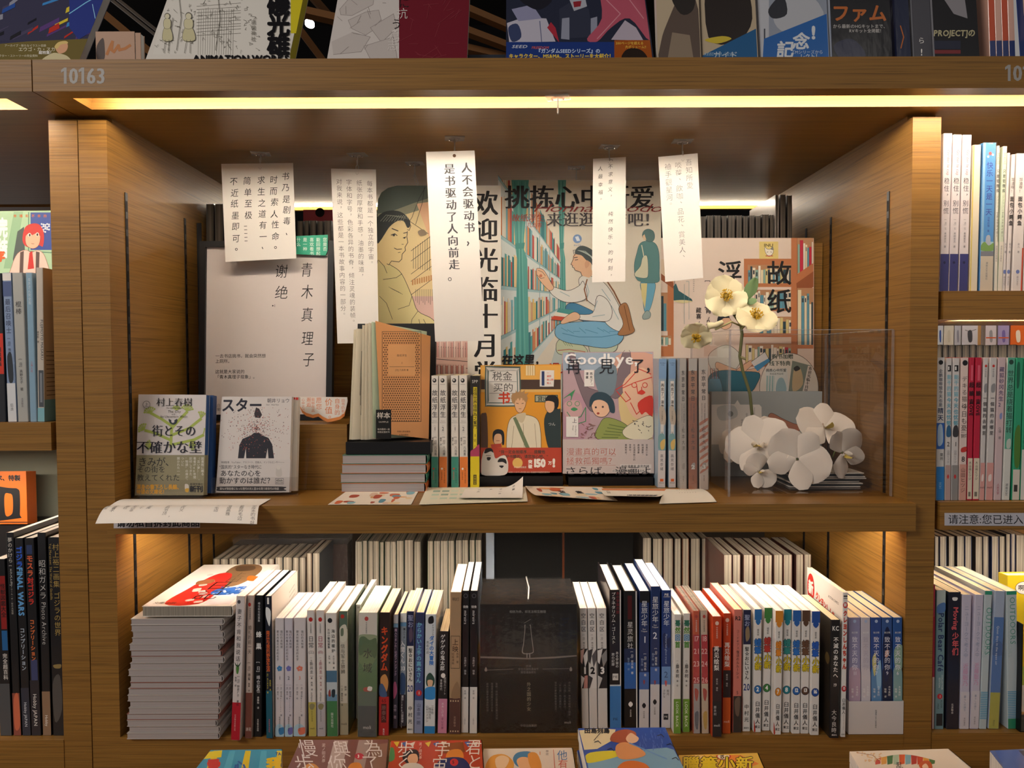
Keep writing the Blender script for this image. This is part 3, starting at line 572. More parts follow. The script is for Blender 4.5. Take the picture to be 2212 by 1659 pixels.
BK('A4', (1235, 1330, 437), (1230, 1335, 1425), 'wide black to blue book with red grid mark and white diamond', RW, '#161619',
   [('b', 437, 1425, '#d9d6d2', .9, 1.0), ('b', 470, 640, '#4b1217', .3, .62), ('v', '星灵旅社', 655, 46, '#d3d0ce', .48, 0, 1.1), ('b', 850, 950, '#1d2a4e', .02, .88), ('b', 950, 1140, '#2d62ae', .02, .88), ('v', '[日]坂月鱼 著', 870, 20, W_, .62), ('v', '张子祎 译', 915, 18, '#9fb4cf', .34), ('p', [(.48, 1232), (.65, 1252), (.48, 1272), (.31, 1252)], '#eceae8'), ('v', '文化发展', 1290, 13, W_, .48)], Y=.02, coat=.5, page=PAGEW, dep=.15, hard=1)
for i, (t, b, n, lb) in enumerate((((1345, 1418, 437), (1338, 1413, 1425), '1', 'navy book with big white number 1 and white foot'), ((1422, 1492, 405), (1415, 1486, 1420), '2', 'taller navy book with big white number 2, white foot'))):
    BK('A4', t, b, lb, RW, '#1d3263', [('b', 437, 520, '#15161d', .02, .98)] * (1 - i) + [('b', 1145 - 40 * i, 1430, '#d3cfd0'), ('b', 1020 - 40 * i, 1145 - 40 * i, '#4c6cae'), ('v', '星旅少年', 505 - 30 * i, 47, '#e3e4ea', .5, 0, 1.0), ('h', 'Star', 703 - 30 * i, 14, W_), ('h', 'Tripper', 718 - 30 * i, 14, W_), ('h', n, 750 - 30 * i, 66, '#dde2ee', .5, .01), ('v', '[日]坂月鱼 著', 885 - 40 * i, 20, W_, .6), ('v', '张子祎 译', 920 - 40 * i, 18, '#a9b8d8', .28), ('p', [(.5, 1242 - 30 * i), (.7, 1262 - 30 * i), (.5, 1282 - 30 * i), (.3, 1262 - 30 * i)], '#26262b'), ('p', [(.45, 1075), (.6, 1085), (.5, 1110), (.4, 1090)], '#9b4a55'), ('v', '文化发展', 1300 - 30 * i, 13, K)], Y=.02, coat=.5, page=PAGEW, dep=.15)
BK('A4', (1500, 1568, 432), (1490, 1562, 1425), 'blue book with leaf shadows, dark number 2 and publisher square at its foot', RW, '#1e3a78',
   [('b', 980, 1120, '#6f93c6'), ('b', 1110, 1425, '#cfccd0'), ('h', 'PIE', 450, 24, W_, .5, .02), ('h', 'COMICS', 472, 12, W_), ('v', '星旅少年', 505, 46, '#dfe6f2', .5, 0, 1.0), ('p', [(.1, 760), (.4, 740), (.6, 800), (.3, 850)], '#13285a'), ('p', [(.5, 800), (.9, 770), (.8, 850)], '#13285a'), ('r', 'Planetarium ghost travel', 745, 20, '#aebfe0'), ('h', '2', 1005, 62, '#39527f'), ('p', [(.4, 1080), (.6, 1090), (.5, 1125), (.35, 1100)], '#c05c62'), ('v', '坂月', 1145, 22, K, .7), ('v', 'さかな', 1145, 20, K, .3), ('b', 1322, 1365, '#2a2c35', .25, .75), ('h', 'PIE', 1333, 18, W_)], Y=.02, coat=.5, page=PAGEW, dep=.15)
for i, (t, b, lb) in enumerate((((230, 290, 618), (220, 285, 1425), 'slim white book with green foot, left one of two alike'), ((300, 350, 612), (290, 345, 1415), 'slim white book with green foot, right one of two alike'))):
    c4 = ('#2f6f5a', '#5b8f3a', '#3f86b4', '#4a8a35')
    BK('A5', t, b, lb, RW, '#d9d5cf', [('v', k, 655 + 48 * j, 46, c4[j], .5, .035) for j, k in enumerate('蓦然回首')] + [('v', '[日]', 930, 15, K), ('v', '藤本树', 955, 30, K, .5, .01), ('v', '编 绘', 1060, 15, K), ('b', 1190, 1430, '#6f9a3a'), ('r', 'LOOK BACK', 1208, 29, '#dfe8cc', .5, .02)], coat=.3, page=PAGEW, dep=.12)
# two books wrapped together under one red sticker
for i, (t, b, bs, lb) in enumerate((((360, 412, 595), (360, 415, 1425), '#c9512c', 'orange red book, left of the wrapped pair under a red sticker'), ((412, 465, 592), (416, 474, 1425), '#cbb9a5', 'beige book, right of the wrapped pair under a red sticker'))):
    BK('A5', t, b, lb, RW, bs, [('o', 632, 12, '#b3342a'), ('v', '中信出版集团', 655, 13, '#e8dfd8' if not i else K), ('b', 755, 1085, '#b51f33'), ('h', ('17', '18')[i], 755, 50, '#e8b3b0', .5, .02), ('h', ('21', '22')[i], 840, 50, '#e8b3b0', .5, .02), ('h', ('23', '24')[i], 925, 50, '#e8b3b0', .5, .02), ('h', ('25', '26')[i], 1035, 50, '#e8b3b0', .5, .02), ('b', 1085, 1425, ('#a9a3a3', '#c9b9a2')[i]), ('p', [(.2, 1120), (.8, 1135), (.6, 1200), (.3, 1190)], '#b3483e'), ('p', [(.2, 1290), (.8, 1280), (.7, 1390), (.3, 1380)], ('#5d6472', '#c0a04b')[i])], coat=.9, page=PAGEG, film=1, dep=.12)
BK('A5', (485, 563, 632), (495, 562, 1448), 'orange headed book with dark wrapped lower half standing forward', RW, '#c3431f',
   [('b', 840, 1450, '#35262b'), ('o', 678, 14, '#e3c2b3'), ('v', '中信出版集团', 700, 13, '#f0d7ca'), ('v', '再见绘梨', 830, 41, '#eae4df', .45, .02), ('v', '藤本树 编绘', 1050, 14, '#cfc6c3'), ('b', 1205, 1450, '#27262a'), ('v', '藤本树', 1235, 22, '#bdbabb', .3), ('h', 'moli', 1355, 26, '#d6d3d2')], coat=.7, page=PAGEW, dep=.12)
BK('A5', (565, 628, 612), (565, 622, 1425), 'orange headed book with dark middle and orange foot', RW, '#c3431f',
   [('b', 995, 1180, '#2e2226'), ('o', 657, 14, '#e3c2b3'), ('v', '中信出版集团', 680, 13, '#f0d7ca'), ('v', '再见绘梨', 805, 41, '#eae4df', .5, .02), ('v', '藤本树 编绘', 1020, 14, '#cfc6c3'), ('b', 1180, 1425, '#c4541f'), ('h', 'moli', 1330, 24, '#f0d9c8')], coat=.4, page=PAGEW, dep=.12)
BK('A5', (633, 702, 585), (635, 695, 1418), 'salmon pink book with small black katakana, number 5 and shadowy photo foot', RW, '#d0796c',
   [('h', 'R2', 625, 36, K, .5, .03), ('v', 'コードギアス', 720, 22, '#34262a', .5), ('v', '復活のルルーシュ', 860, 23, '#34262a', .5, .01), ('h', '5', 1130, 32, '#3a2a2c'), ('b', 1170, 1420, '#39322f'), ('p', [(.2, 1200), (.8, 1180), (.7, 1300), (.3, 1290)], '#6d5a4d')], coat=.4, page=PAGEC, dep=.13)
BK('A5', (705, 762, 585), (700, 756, 1410), 'white book with navy head and blue number 20 left of the numbered comic row', RW, '#d9d6d1',
   [('b', 588, 820, '#232848'), ('v', '聖お', 618, 40, '#9da3c0', .5, .02), ('p', [(.3, 720), (.7, 700), (.85, 770), (.4, 800)], '#8d7a5e'), ('v', '聖☆おにいさん', 835, 32, K, .5, .02, 1.0), ('h', '20', 1075, 64, '#33407e', .5, .02, .7), ('v', '中村光', 1225, 34, K, .5, .01, 1.28), ('h', '講談社', 1380, 13, K)], page=PAGEC, dep=.12)
CG = 'numbered white comic volumes with coloured caps'
for t, b, n, cap, cn, ti in (((782, 835, 583), (770, 829, 1415), '2', '#2f6fb0', 'blue', '#2a6fc0'), ((840, 905, 573), (832, 888, 1405), '4', '#3f7f3f', 'green', '#b83a30'), ((906, 980, 593), (895, 965, 1432), '7', '#d98a2c', 'orange', '#e08a2a'), ((981, 1036, 583), (968, 1023, 1418), '8', '#1f7f8f', 'teal', '#2f8a86'), ((1040, 1100, 590), (1030, 1093, 1425), '12', '#2a63ae', 'blue', '#2f72c4'), ((1103, 1161, 590), (1095, 1151, 1425), '13', '#5a4030', 'brown', '#6a4a34'), ((1165, 1230, 597), (1157, 1221, 1435), '16', '#2450a0', 'deep blue', '#1f5cc0')):
    o = b[2] - 1415
    BK('A5', t, b, 'white comic volume with %s cap and number %s in a ring' % (cn, n), CG, '#dcd8d4',
       [('b', t[2], 655 + o, cap), ('p', [(.15, 665 + o), (.5, 640 + o), (.85, 665 + o), (.5, 690 + o)], cap), ('v', '蜡笔版', 715 + o, 15, K), ('v', '蜡筆', 780 + o, 54, '#20232a', .47, .075, .98), ('v', '蜡筆', 780 + o, 54, ti, .47, .03, .98), ('v', '小新', 890 + o, 54, '#2a2416', .53, .075, .96), ('v', '小新', 890 + o, 54, '#d9c022', .53, .03, .96),
        ('o', 1125 + o, 29, '#2b3550'), ('o', 1125 + o, 26, cap), ('h', n, 1102 + o, 40 if len(n) < 2 else 34, '#f1efec', .5, .045), ('v', '臼井儀人', 1205 + o, 36, '#26262b', .5, .015, 1.1), ('h', '東立', 1368 + o, 21, K, .5, .02), ('p', [(.02, 1330 + o), (.2, 1390 + o), (.2, 1412 + o), (.02, 1412 + o)], '#b3342a' if n in '27' else '#dcd8d4')], page=PAGEW, dep=.125)
def dark_left(mb, M, th, H, dep, rough, coat):
    a = Art(mb, side_frame(M, th, H, dep, -1), rough, coat); a.rect(0, 0, 98, 140, '#2a221a')
    for k in range(14): x, y = random.uniform(10, 90), random.uniform(20, 120); a.blob([(x, y), (x + 8, y + 5), (x + 3, y + 14), (x - 6, y + 9)], random.choice(['#4a3a24', '#38301f', '#6b5530', '#1c1713']))
BK('A5', (1300, 1367, 655), (1287, 1356, 1455), 'black book with white kana and number 19, dark cover turned to the gap', RW, '#17161a',
   [('h', 'KC', 690, 42, '#e6e3e0', .5, .03, .8), ('v', '不滅のあなたへ', 770, 38, '#e8e5e2', .55, .015, 1.06), ('h', '19', 1078, 32, '#d9d6d3'), ('v', '大今良時', 1262, 38, '#d5d2cf', .45, 0, 1.06), ('h', '講談社', 1428, 13, W_)], coat=.4, page=PAGEC, dep=.115, face=dark_left)
def white_left(mb, M, th, H, dep, rough, coat):
    a = Art(mb, side_frame(M, th, H, dep, -1), rough, coat); a.rect(0, 0, 99, 140, '#e6e2dc')
    a.circ(12, 19, 11, '#c8281f', 15); a.v('新', 12, 11, 15, '#f3efe9', .05); x = 27
    for i, k in enumerate('クレヨンしんちゃん'): a.up(); a.ch(k, x, 18 + 1.2 * i, 8.6, '#a12a1c', .07, .9); a.up(); a.ch(k, x, 18 + 1.2 * i, 8.6, '#d8401f', .03, .9); x += 7.6
    a.h('臼井儀人', 3, 40, 7, K, .02, .8); a.h('ACTION COMICS', 62, 12, 3.4, K, .01); a.h('15', 80, 62, 16, '#c8281f', .05)
    a.blob([(28, 60), (50, 52), (70, 62), (74, 100), (60, 130), (34, 130), (24, 95)], '#d8d2c4')
BK('A5', (1375, 1418, 470), (1365, 1401, 1448), 'tall white comic with red brush kana and number 15, lettering on its cover side', RW, '#dcd9d6',
   [('b', 490, 500, '#3a383a', .1, .9), ('b', 508, 512, '#3a383a', .1, .9), ('o', 555, 20, '#c8281f'), ('v', '新', 540, 26, W_, .5, .03), ('v', 'クレヨンしんちゃん', 590, 40, '#8f2418', .5, .07, 1.12, .8), ('v', 'クレヨンしんちゃん', 590, 40, '#d03a1c', .5, .03, 1.12, .8), ('o', 1120, 20, '#b8303a'), ('h', '15', 1103, 26, W_, .5, .03), ('v', '臼井儀人', 1185, 26, K, .5, .01), ('v', 'アクションコミックス', 1295, 10, K), ('h', '双葉社', 1425, 12, K)], page=PAGEC, dep=.13, face=white_left)
# five volumes held by one white band
BG = 'five volumes held together by a white band'
for i, (t, b, bs, c1, lb) in enumerate((((352, 437, 640), (355, 437, 1430), '#8e8aac', '#b59aae', 'lilac blue volume fading to pink, leftmost in the white band'), ((438, 504, 640), (438, 505, 1430), '#c3bcc6', '#cdc5cb', 'very pale faded volume, second in the white band'), ((505, 579, 640), (506, 580, 1430), '#2f4a8c', '#5b86b4', 'blue volume with yellow streak, middle of the white banded set'), ((580, 652, 640), (581, 653, 1430), '#35558f', '#1c2440', 'blue volume with dark peaked shape, fourth in the white band'), ((653, 721, 640), (654, 719, 1430), '#2a5494', '#7fa0a0', 'blue and sage volume, rightmost in the white band'))):
    P = [('p', [(.02, 1000), (.5, 980), (.98, 1010), (.98, 1205), (.02, 1205)], c1)]
    if i == 2: P += [('p', [(.1, 930), (.4, 880), (.5, 960), (.3, 1040)], '#c9c07a'), ('p', [(.5, 1000), (.9, 930), (.95, 1100), (.6, 1120)], '#8fb8d8')]
    if i == 3: P += [('p', [(.05, 820), (.5, 700), (.95, 820), (.6, 1050), (.2, 1050)], '#15224a'), ('p', [(.3, 870), (.6, 860), (.6, 900), (.3, 910)], '#c99a8a')]
    if i == 4: P += [('p', [(.1, 860), (.98, 830), (.98, 980), (.3, 1000)], '#8aa593')]
    P += [('o', 665, 11, '#a9b8d6'), ('h', '陈兰明', 735, 14, W_), ('v', '致不灭的你', 768, 42, '#e8e4ee' if i != 1 else '#b3abba', .5, 0, 1.12), ('h', ('11', '', '7', '9', '6')[i], 1000, 34, '#e9e6ee'), ('v', '大今良时', 1105, 17, W_, .7), ('v', '咖喱 译', 1120, 16, W_, .3)]
    BK('A6', t, b, lb, BG, bs, P, page=PAGEC, coat=.5, dep=.125, Y=.002)
z1 = aty(1890, 1130 + 1205 / 3.136, .0).z; p0 = aty(1720 + 352 / 3.136, 1580, 0); p1 = aty(1720 + 721 / 3.136, 1580, 0)
r = root('set_band', ((p0.x + p1.x) / 2, .06, ZL), 'broad white paper band around the five volume set', 'band'); m = MB()
for a0 in ((p0.x, p1.x, -.0012, -.0004), (p0.x, p0.x + .0006, -.0004, .127), (p1.x - .0001, p1.x + .0006, -.0004, .127)): m.box(*a0, ZL + .0005, z1, mat('#cfc9c7', .45, .5))
a = Art(m, Fr((352, 1205, 730, 1430), (Vector((p0.x, -.0012, z1)), Vector((p1.x, -.0012, z1)), Vector((p1.x, -.0012, ZL)), Vector((p0.x, -.0012, ZL))))); a.v('陈通青少年儿童出版社', 540, 1262, 12, '#4a474c'); m.build('band_sheet', r)
# tall stack of magazines at the left
P0 = atz(278, 1600, ZL); yq = P0.y + .004
r0 = aty(492, 1600, yq); lx, rx = aty(282, 1600, yq).x, aty(488, 1600, yq).x
zt = aty(400, 1336, yq).z; n = 19; hh = (zt - ZL) / n; MG = 'magazines in the tall flat pile'
def magazine(x0, x1, y0, z, h, dep, label, group, art=None, page=PAGEG, cover='#d6d2cc', rot=0., name='magazine', cat='magazine', wr=.35):
    """flat lying magazine or book: lower and upper cover, folded spine on the right, page block"""
    r = root(name, ((x0 + x1) / 2, y0, z), label, cat, group)
    R = Matrix.Translation(((x0 + x1) / 2, y0 + dep / 2, z)) @ Matrix.Rotation(rot, 4, 'Z'); wd = (x1 - x0) / 2; m = MB(); c = .0007; e = min(h * .3, .003)
    prof = [(-wd, 0), (wd - e, 0), (wd - e * .3, e * .4), (wd, h / 2), (wd - e * .3, h - e * .4), (wd - e, h), (-wd, h)]
    inn = [(-wd, c), (wd - e, c), (wd - e * .3 - c, e * .4 + c * .4), (wd - c, h / 2), (wd - e * .3 - c, h - e * .4 - c * .4), (wd - e, h - c), (-wd, h - c)]
    k = len(prof); vs = [R @ Vector((x, s * dep / 2, zz)) for s in (-1, 1) for q_ in (prof, inn) for x, zz in q_]; fs = []
    for i in range(k - 1): fs += [(i, i + 1, 2 * k + i + 1, 2 * k + i), (k + i + 1, k + i, 3 * k + i, 3 * k + i + 1), (i + 1, i, k + i, k + i + 1), (2 * k + i, 2 * k + i + 1, 3 * k + i + 1, 3 * k + i)]
    fs += [(0, 2 * k, 3 * k, k), (k - 1, 2 * k - 1, 4 * k - 1, 3 * k - 1)]
    m.add(vs, fs, mat(cover, .35, wr))
    if art:
        a = Art(m, Fr((0, 0, 100, 140), [R @ Vector(v) for v in ((-wd, dep / 2, h), (wd - e, dep / 2, h), (wd - e, -dep / 2, h), (-wd, -dep / 2, h))], n=Vector((0, 0, 1))), .35, wr); art(a)
    m.build('cover', r)
    p = MB(); p.box(-wd + .0008, wd - e - .0004, -dep / 2 + .0006, dep / 2 - .0006, c, h - c, page, None, R); p.build('pages', r)
    return r
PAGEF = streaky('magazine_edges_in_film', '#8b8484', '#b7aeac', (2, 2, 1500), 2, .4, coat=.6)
for i in range(n):
    dx = .002 * math.sin(i * 1.7) + (n - i) * -.0006; g = .0003
    magazine(lx + dx + .006, rx + dx + .003 - .002 * (i % 3), yq + .001 * (i % 2), ZL + i * hh, hh - g, .215, ('wrapped magazine in the tall flat pile, %s' % ('at the very bottom' if i == 0 else 'just below the white top one' if i == n - 1 else '%s up from the bottom' % ORD[i])), MG, None, PAGEF, ('#8f5a50' if i % 5 == 3 else '#b3aba6') if i < n - 1 else '#cfc9c2')
def top_art(a):
    a.rect(1, 1, 99, 139, '#ece7df'); a.blob([(45, 5), (75, 2), (88, 30), (80, 75), (55, 82), (46, 50)], '#8a6a4a'); a.blob([(50, 8), (70, 6), (76, 22), (56, 26)], '#5d4632')
    a.blob([(34, 40), (52, 34), (62, 60), (66, 100), (60, 134), (22, 134), (24, 90)], '#cf2f28')
    for k in range(9): x, y = random.uniform(30, 54), random.uniform(60, 128); a.blob([(x, y), (x + 7, y - 3), (x + 9, y + 2), (x + 2, y + 5)], '#e9b7b0')
    a.blob([(24, 62), (40, 56), (44, 68), (28, 74)], '#8d5a3a'); a.blob([(60, 90), (95, 80), (97, 102), (64, 108)], '#2f63b4')
    for k in range(26): x, y = random.uniform(62, 96), random.uniform(82, 106); a.circ(x, y, 1.6, random.choice(['#e8e8e4', '#1f4fa0', '#7fa0cc']), 2.2, 8)
    a.blob([(80, 44), (97, 50), (96, 62), (84, 60)], '#dd6f28'); a.rect(66, 112, 96, 136, '#d7d2d6'); a.circ(28, 40, 4, '#d3cdc5')
    a.v('日記', 58, 62, 30, '#2a1a16', -.005, 1.0); a.v('上田', 66, 30, 18, '#4d3a2c', -.01); a.h('文庫 小説', 8, 128, 6, K)
P1 = atz(312, 1310, zt + .004)
hh2 = .015; magazine(aty(309, 1310, yq).x, aty(505, 1310, yq).x, yq - .003, zt + .004, hh2, .215, 'white magazine with red and brown figure art, on top of the tall pile', MG, top_art, PAGEG, '#dcd6ce')
# ------------------------------------------------------------------ rows standing behind, pages towards us
def fore_row(cr, spec, z0, Y, dep, group, fmt, page=PAGEG, base='#5b5550', colors=None, coat=.5, name='book', yb=None):
    for i, q_ in enumerate(spec):
        x0, x1, yt = q_[:3]; x0_, y0_, s = CR[cr]; b = aty(x0_ + (x0 + x1) / 2 / s, y0_ + yt / s, Y)
        m_ = (q_[3] if len(q_) > 3 else None) or page
        ybp = 773 + (ZC - z0) * 1600 / (Y + DC)
        BK(cr, (x0, x1, yt), (x0, x1, (ybp - y0_) * s), fmt % ORD[i], group, colors[i % len(colors)] if colors else base, (), dep, z0, Y, m_, coat, 0, flip=True, name=name)
DK = ['#3a3632', '#6e665c', '#54402f', '#2f3438', '#7b7468']
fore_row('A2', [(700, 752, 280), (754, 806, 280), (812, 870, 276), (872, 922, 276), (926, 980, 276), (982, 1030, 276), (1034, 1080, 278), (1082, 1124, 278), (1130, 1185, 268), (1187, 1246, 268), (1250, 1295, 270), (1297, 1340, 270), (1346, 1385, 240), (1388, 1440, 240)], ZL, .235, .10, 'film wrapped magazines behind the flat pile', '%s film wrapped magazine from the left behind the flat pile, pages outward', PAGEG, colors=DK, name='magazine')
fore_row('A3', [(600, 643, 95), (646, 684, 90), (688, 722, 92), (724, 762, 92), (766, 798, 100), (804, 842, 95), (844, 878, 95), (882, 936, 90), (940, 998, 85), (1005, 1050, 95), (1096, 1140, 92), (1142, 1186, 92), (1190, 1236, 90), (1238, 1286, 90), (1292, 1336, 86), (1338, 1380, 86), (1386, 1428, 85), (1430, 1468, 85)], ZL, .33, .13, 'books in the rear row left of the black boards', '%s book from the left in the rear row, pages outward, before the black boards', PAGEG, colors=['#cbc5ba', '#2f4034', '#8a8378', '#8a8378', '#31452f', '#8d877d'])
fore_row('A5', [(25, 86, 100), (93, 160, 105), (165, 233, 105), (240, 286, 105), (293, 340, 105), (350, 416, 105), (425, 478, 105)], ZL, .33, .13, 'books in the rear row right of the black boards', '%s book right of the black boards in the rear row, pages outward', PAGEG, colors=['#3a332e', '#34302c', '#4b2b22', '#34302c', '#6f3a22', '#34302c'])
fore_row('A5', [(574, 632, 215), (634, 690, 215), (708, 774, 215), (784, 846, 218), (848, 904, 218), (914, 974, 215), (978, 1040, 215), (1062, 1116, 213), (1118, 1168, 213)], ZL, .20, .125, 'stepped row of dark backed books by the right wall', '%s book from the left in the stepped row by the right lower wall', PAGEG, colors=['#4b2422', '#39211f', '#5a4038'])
def slab(name, x0, x1, y0, y1, z0, z1, h, label, cat, rough=.4, coat=0, group=None, part=None, h2=None):
    m = MB(); m.box(x0, x1, y0, y1, z0, z1, mat(h, rough, coat))
    return tag(m.build(name), label, cat, group)
BB = 'black display boards at the back of the lower bay'
a0, a1 = aty(1069, 1200, .36), aty(1214, 1200, .36); slab('display_board', a0.x, a1.x, .36, .372, ZL, ZM - T - .004, '#040405', 'left black upright board at the back of the lower bay', 'board', .95, 0, BB)
a0, a1 = aty(1220, 1200, .36), aty(1368, 1200, .36); slab('display_board', a0.x, a1.x, .36, .372, ZL, ZM - T - .004, '#040405', 'right black upright board at the back of the lower bay', 'board', .95, 0, BB)
a0, a1 = aty(1214.6, 1200, .365), aty(1219.4, 1200, .365); slab('wooden_post', a0.x, a1.x, .365, .39, ZL, ZM - T - .004, '#6b3a22', 'thin reddish wooden post between the two black boards', 'post')
a0, a1 = aty(1049, 1200, .35), aty(1068, 1200, .35); r = root('book', (a0.x, .35, ZL), 'pale blue grey book spine beside the left black board', 'book'); mb, pb = book_shape(a1.x - a0.x - .001, .25, .12, Matrix.Translation(((a0.x + a1.x) / 2, .35, ZL)), mat('#8d98a8', .4), PAGEW); mb.build('cover', r); pb.build('pages', r)
a0, a1 = aty(505, 1180, .345), aty(750, 1180, .345); r = root('album', ((a0.x + a1.x) / 2, .345, ZL), 'large dark maroon album in clear film behind the wrapped magazines', 'book')
m = MB(); zt2 = aty(600, 1176, .345).z; m.box(a0.x, a1.x, .345, .385, ZL, zt2, mat('#2a1512', .35, .3)); m.build('cover', r)
f = MB(); f.box(a0.x - .001, a1.x + .001, .343, .388, ZL + .0005, zt2 + .012, FILM); f.build('shrink_wrap', r)
# ------------------------------------------------------------------ the display shelf
def sheet(name, corners, label, cat, draw, rect, col='#dcd7d0', th=.0004, group=None, fn=None, n=None, nu=1, nv=12, rough=.55, edge=None, hole=None):
    """thin sheet of paper or card with print on it"""
    c = [Vector(p) for p in corners] if corners else None
    fr = Fr(rect, c) if not fn else Fr(rect, None, fn, n)
    m = MB(); f = fr.fn; nn = fr.n
    if fn:
        m.grid(lambda u, v: f(u, v), nu, nv, mat(col, rough)); m.grid(lambda u, v: f(u, v) - nn * th, nu, nv, mat(col, rough))
    else: m.prism(c, -nn * th, mat(col, rough), mat(edge, rough) if edge else None)
    a = Art(m, fr, rough); draw(a)
    return tag(m.build(name), label, cat, group)
def quad(px, Y): return [aty(x, y, Y) for x, y in px]
HK = 'clear adhesive hooks under the top board'
def hook(px, py, label, shape='T', ph=28, clip=True, pw=22):
    """clear square pad stuck under the board with a steel hook; returns the point where things hang"""
    p = atz(px, py, ZS); s = .014
    r = root('ceiling_hook', (p.x, p.y, ZS), label, 'hook', HK)
    m = MB(); pad = clear('hook_pad', (.95, .94, .95, 1), .2, .1, .6, .3)
    k = .25 * random.uniform(-1, 1); rot = Matrix.Rotation(k, 3, 'Z')
    m.prism([p + rot @ Vector((dx * s * 1.1, dy * s * .8, -.0004)) for dx, dy in ((-1, -1), (1, -1), (1, 1), (-1, 1))], (0, 0, -.0012), pad); m.build('adhesive_pad', r)
    m = MB(); d = Vector((p.x, p.y, ZS)); end = aty(px, py + ph, p.y).z
    m.tube([d + Vector((.008 * math.cos(t), .008 * math.sin(t), -.003)) for t in [k2 * math.pi / 6 for k2 in range(13)]], .0016, ACEDGE, 6)
    m.tube([d + Vector((0, 0, -.002)), Vector((p.x, p.y, end + .003)), Vector((p.x, p.y - .002, end)), Vector((p.x, p.y - .005, end + .001)), Vector((p.x, p.y - .006, end + .007))], .0010, STEEL, 6); m.build('wire_hook', r)
    return p.x, p.y, end
def clipwire(x, y, z, x1, z1, label):
    m = MB(); w_ = .0022
    m.tube([(x, y - .003, z + .001), (x - w_, y - .003, z - .003), (x1 - w_, y - .0035, z1 - .001), (x1, y - .0035, z1 - .004), (x1 + w_, y - .0035, z1 - .001), (x + w_, y - .003, z - .003), (x, y - .003, z + .001)], .0006, STEEL, 6)
    tag(m.build('wire_loop'), label, 'wire loop', 'wire loops between hooks and hanging papers')
PG = 'paper strips hanging from hooks'
def hang(hpx, hpy, ph, cor, label, draw, rect, hlabel, clabel, tilt=0, name='hanging_paper', dy=0., col='#dcd7d0'):
    x, y, z = hook(hpx, hpy, hlabel, ph=ph); Y = y - .004 + dy
    c = quad(cor, Y)
    if tilt: 
        for k in (2, 3): c[k] = aty(*cor[k], Y + tilt)
    top = (c[0] + c[1]) / 2; clipwire(x, y, z, x, max(top.z - .006, z - .03), clabel)
    return sheet(name, c, label, 'paper', draw, rect, col, group=PG)
INK = '#1e1b1d'
def d1(a):
    for t, x, y in (('书乃是剧毒', 615, 373), ('时而索人性命', 588.6, 380), ('求生之道有一', 561.5, 380), ('简单至极', 532, 381), ('不近纸墨即可', 503, 381)): a.v(t, x, y, 18.2, INK, .0, 1.34, .95, .05)
    for x, y in ((613, 506), (559.5, 534)): a.line([(x, y), (x + 1.2, y + 3.5)], 1.6, INK)
    for x in (503, 588.6): a.circ(x, 536, 2.9, INK); a.circ(x, 536, 1.7, '#dcd7d0')
    for k in range(5): a.line([(522, 487 + 8 * k), (528, 487 + 8 * k)], 1.1, INK)
hang(563, 331, 22, ((478, 354), (633, 352), (640, 558), (487, 566)), 'nearly square paper with five columns of handwriting, hanging leftmost in front of the frame', d1, (478, 353, 633, 562), 'clear hook at the far left holding the handwritten square paper', 'wire loop above the handwritten square paper')
def d2(a):
    for t, x, y in (('每本书都是一个独立的宇宙。', 798, 389), ('纸张的厚度和手感，油墨的味道，', 775.5, 388), ('字体和字号，色彩各异的书脊，倾注灵魂的装帧。', 753, 387), ('对我来说，这些都是一本书故事内容的一部分。', 731.5, 386)): a.v(t, x, y, 13.2, '#4b4848', -.008, 1.085)
hang(772, 333, 24, ((715, 364), (812, 366), (818, 741), (729, 742)), 'long paper with four columns of thin print, hanging just right of the frame', d2, (715, 365, 812, 741), 'clear hook holding the long four column paper', 'wire loop above the long four column paper')
def d3(a):
    a.v('人不会驱动书', 1006, 351, 23.5, '#47464b', .01, 1.095, 1, 0, True); a.v('是书驱动了人向前走', 969, 352.5, 23.5, '#47464b', .01, 1.095, 1, 0, True)
    a.line([(1000, 522), (1002.5, 525), (999.5, 530)], 2.6, '#47464b'); a.circ(958, 602, 4, '#47464b'); a.circ(958, 602, 2.6, '#dcd7d0')
    a.circ(981, 336.5, 3.6, '#5a3c26')
hang(982, 298, 32, ((920, 328), (1025, 325), (1046, 736), (940, 738)), 'large paper strip with two columns of bold print, hanging nearest at the centre', d3, (920, 326.5, 1025, 737), 'clear hook at the centre holding the bold two column strip', 'wire loop through the bold two column strip', dy=-.004)
def d4(a):
    a.v('「不求意义，', 1318.5, 338, 10.5, '#3c393a', 0, 1.55, 1, .05); a.v('纯然快乐」的时刻，', 1319.5, 456, 10.5, '#3c393a', 0, 1.6, 1, .05); a.v('人最幸福。', 1297, 358, 10.5, '#3c393a', 0, 1.62, 1, .05)
hang(1316, 316, 34, ((1281, 343), (1352, 339), (1351, 608), (1279, 610)), 'narrow paper with one long column of small script, hanging over the crouching man poster', d4, (1281, 341, 1352, 609), 'clear hook holding the narrow paper over the poster', 'wire loop above the narrow script paper')
def d5(a):
    for t, x, y in (('吾知所愛', 1487, 345, ), ('啖莓、飲咖、品花、賞美人、', 1464, 349), ('袖手觀星河。', 1441.5, 350)): a.v(t, x, y, 15.2, '#6b6869', -.012, 1.09)
hang(1474, 304, 34, ((1422, 339), (1507, 331), (1519, 600), (1437, 609)), 'paper strip with three columns of thin grey print, hanging rightmost', d5, (1422, 335, 1507, 604), 'clear hook at the right holding the thin print strip', 'wire loop above the thin print strip')
hook(1205, 209, 'empty clear hook on the lip beside the glowing strip', ph=38)
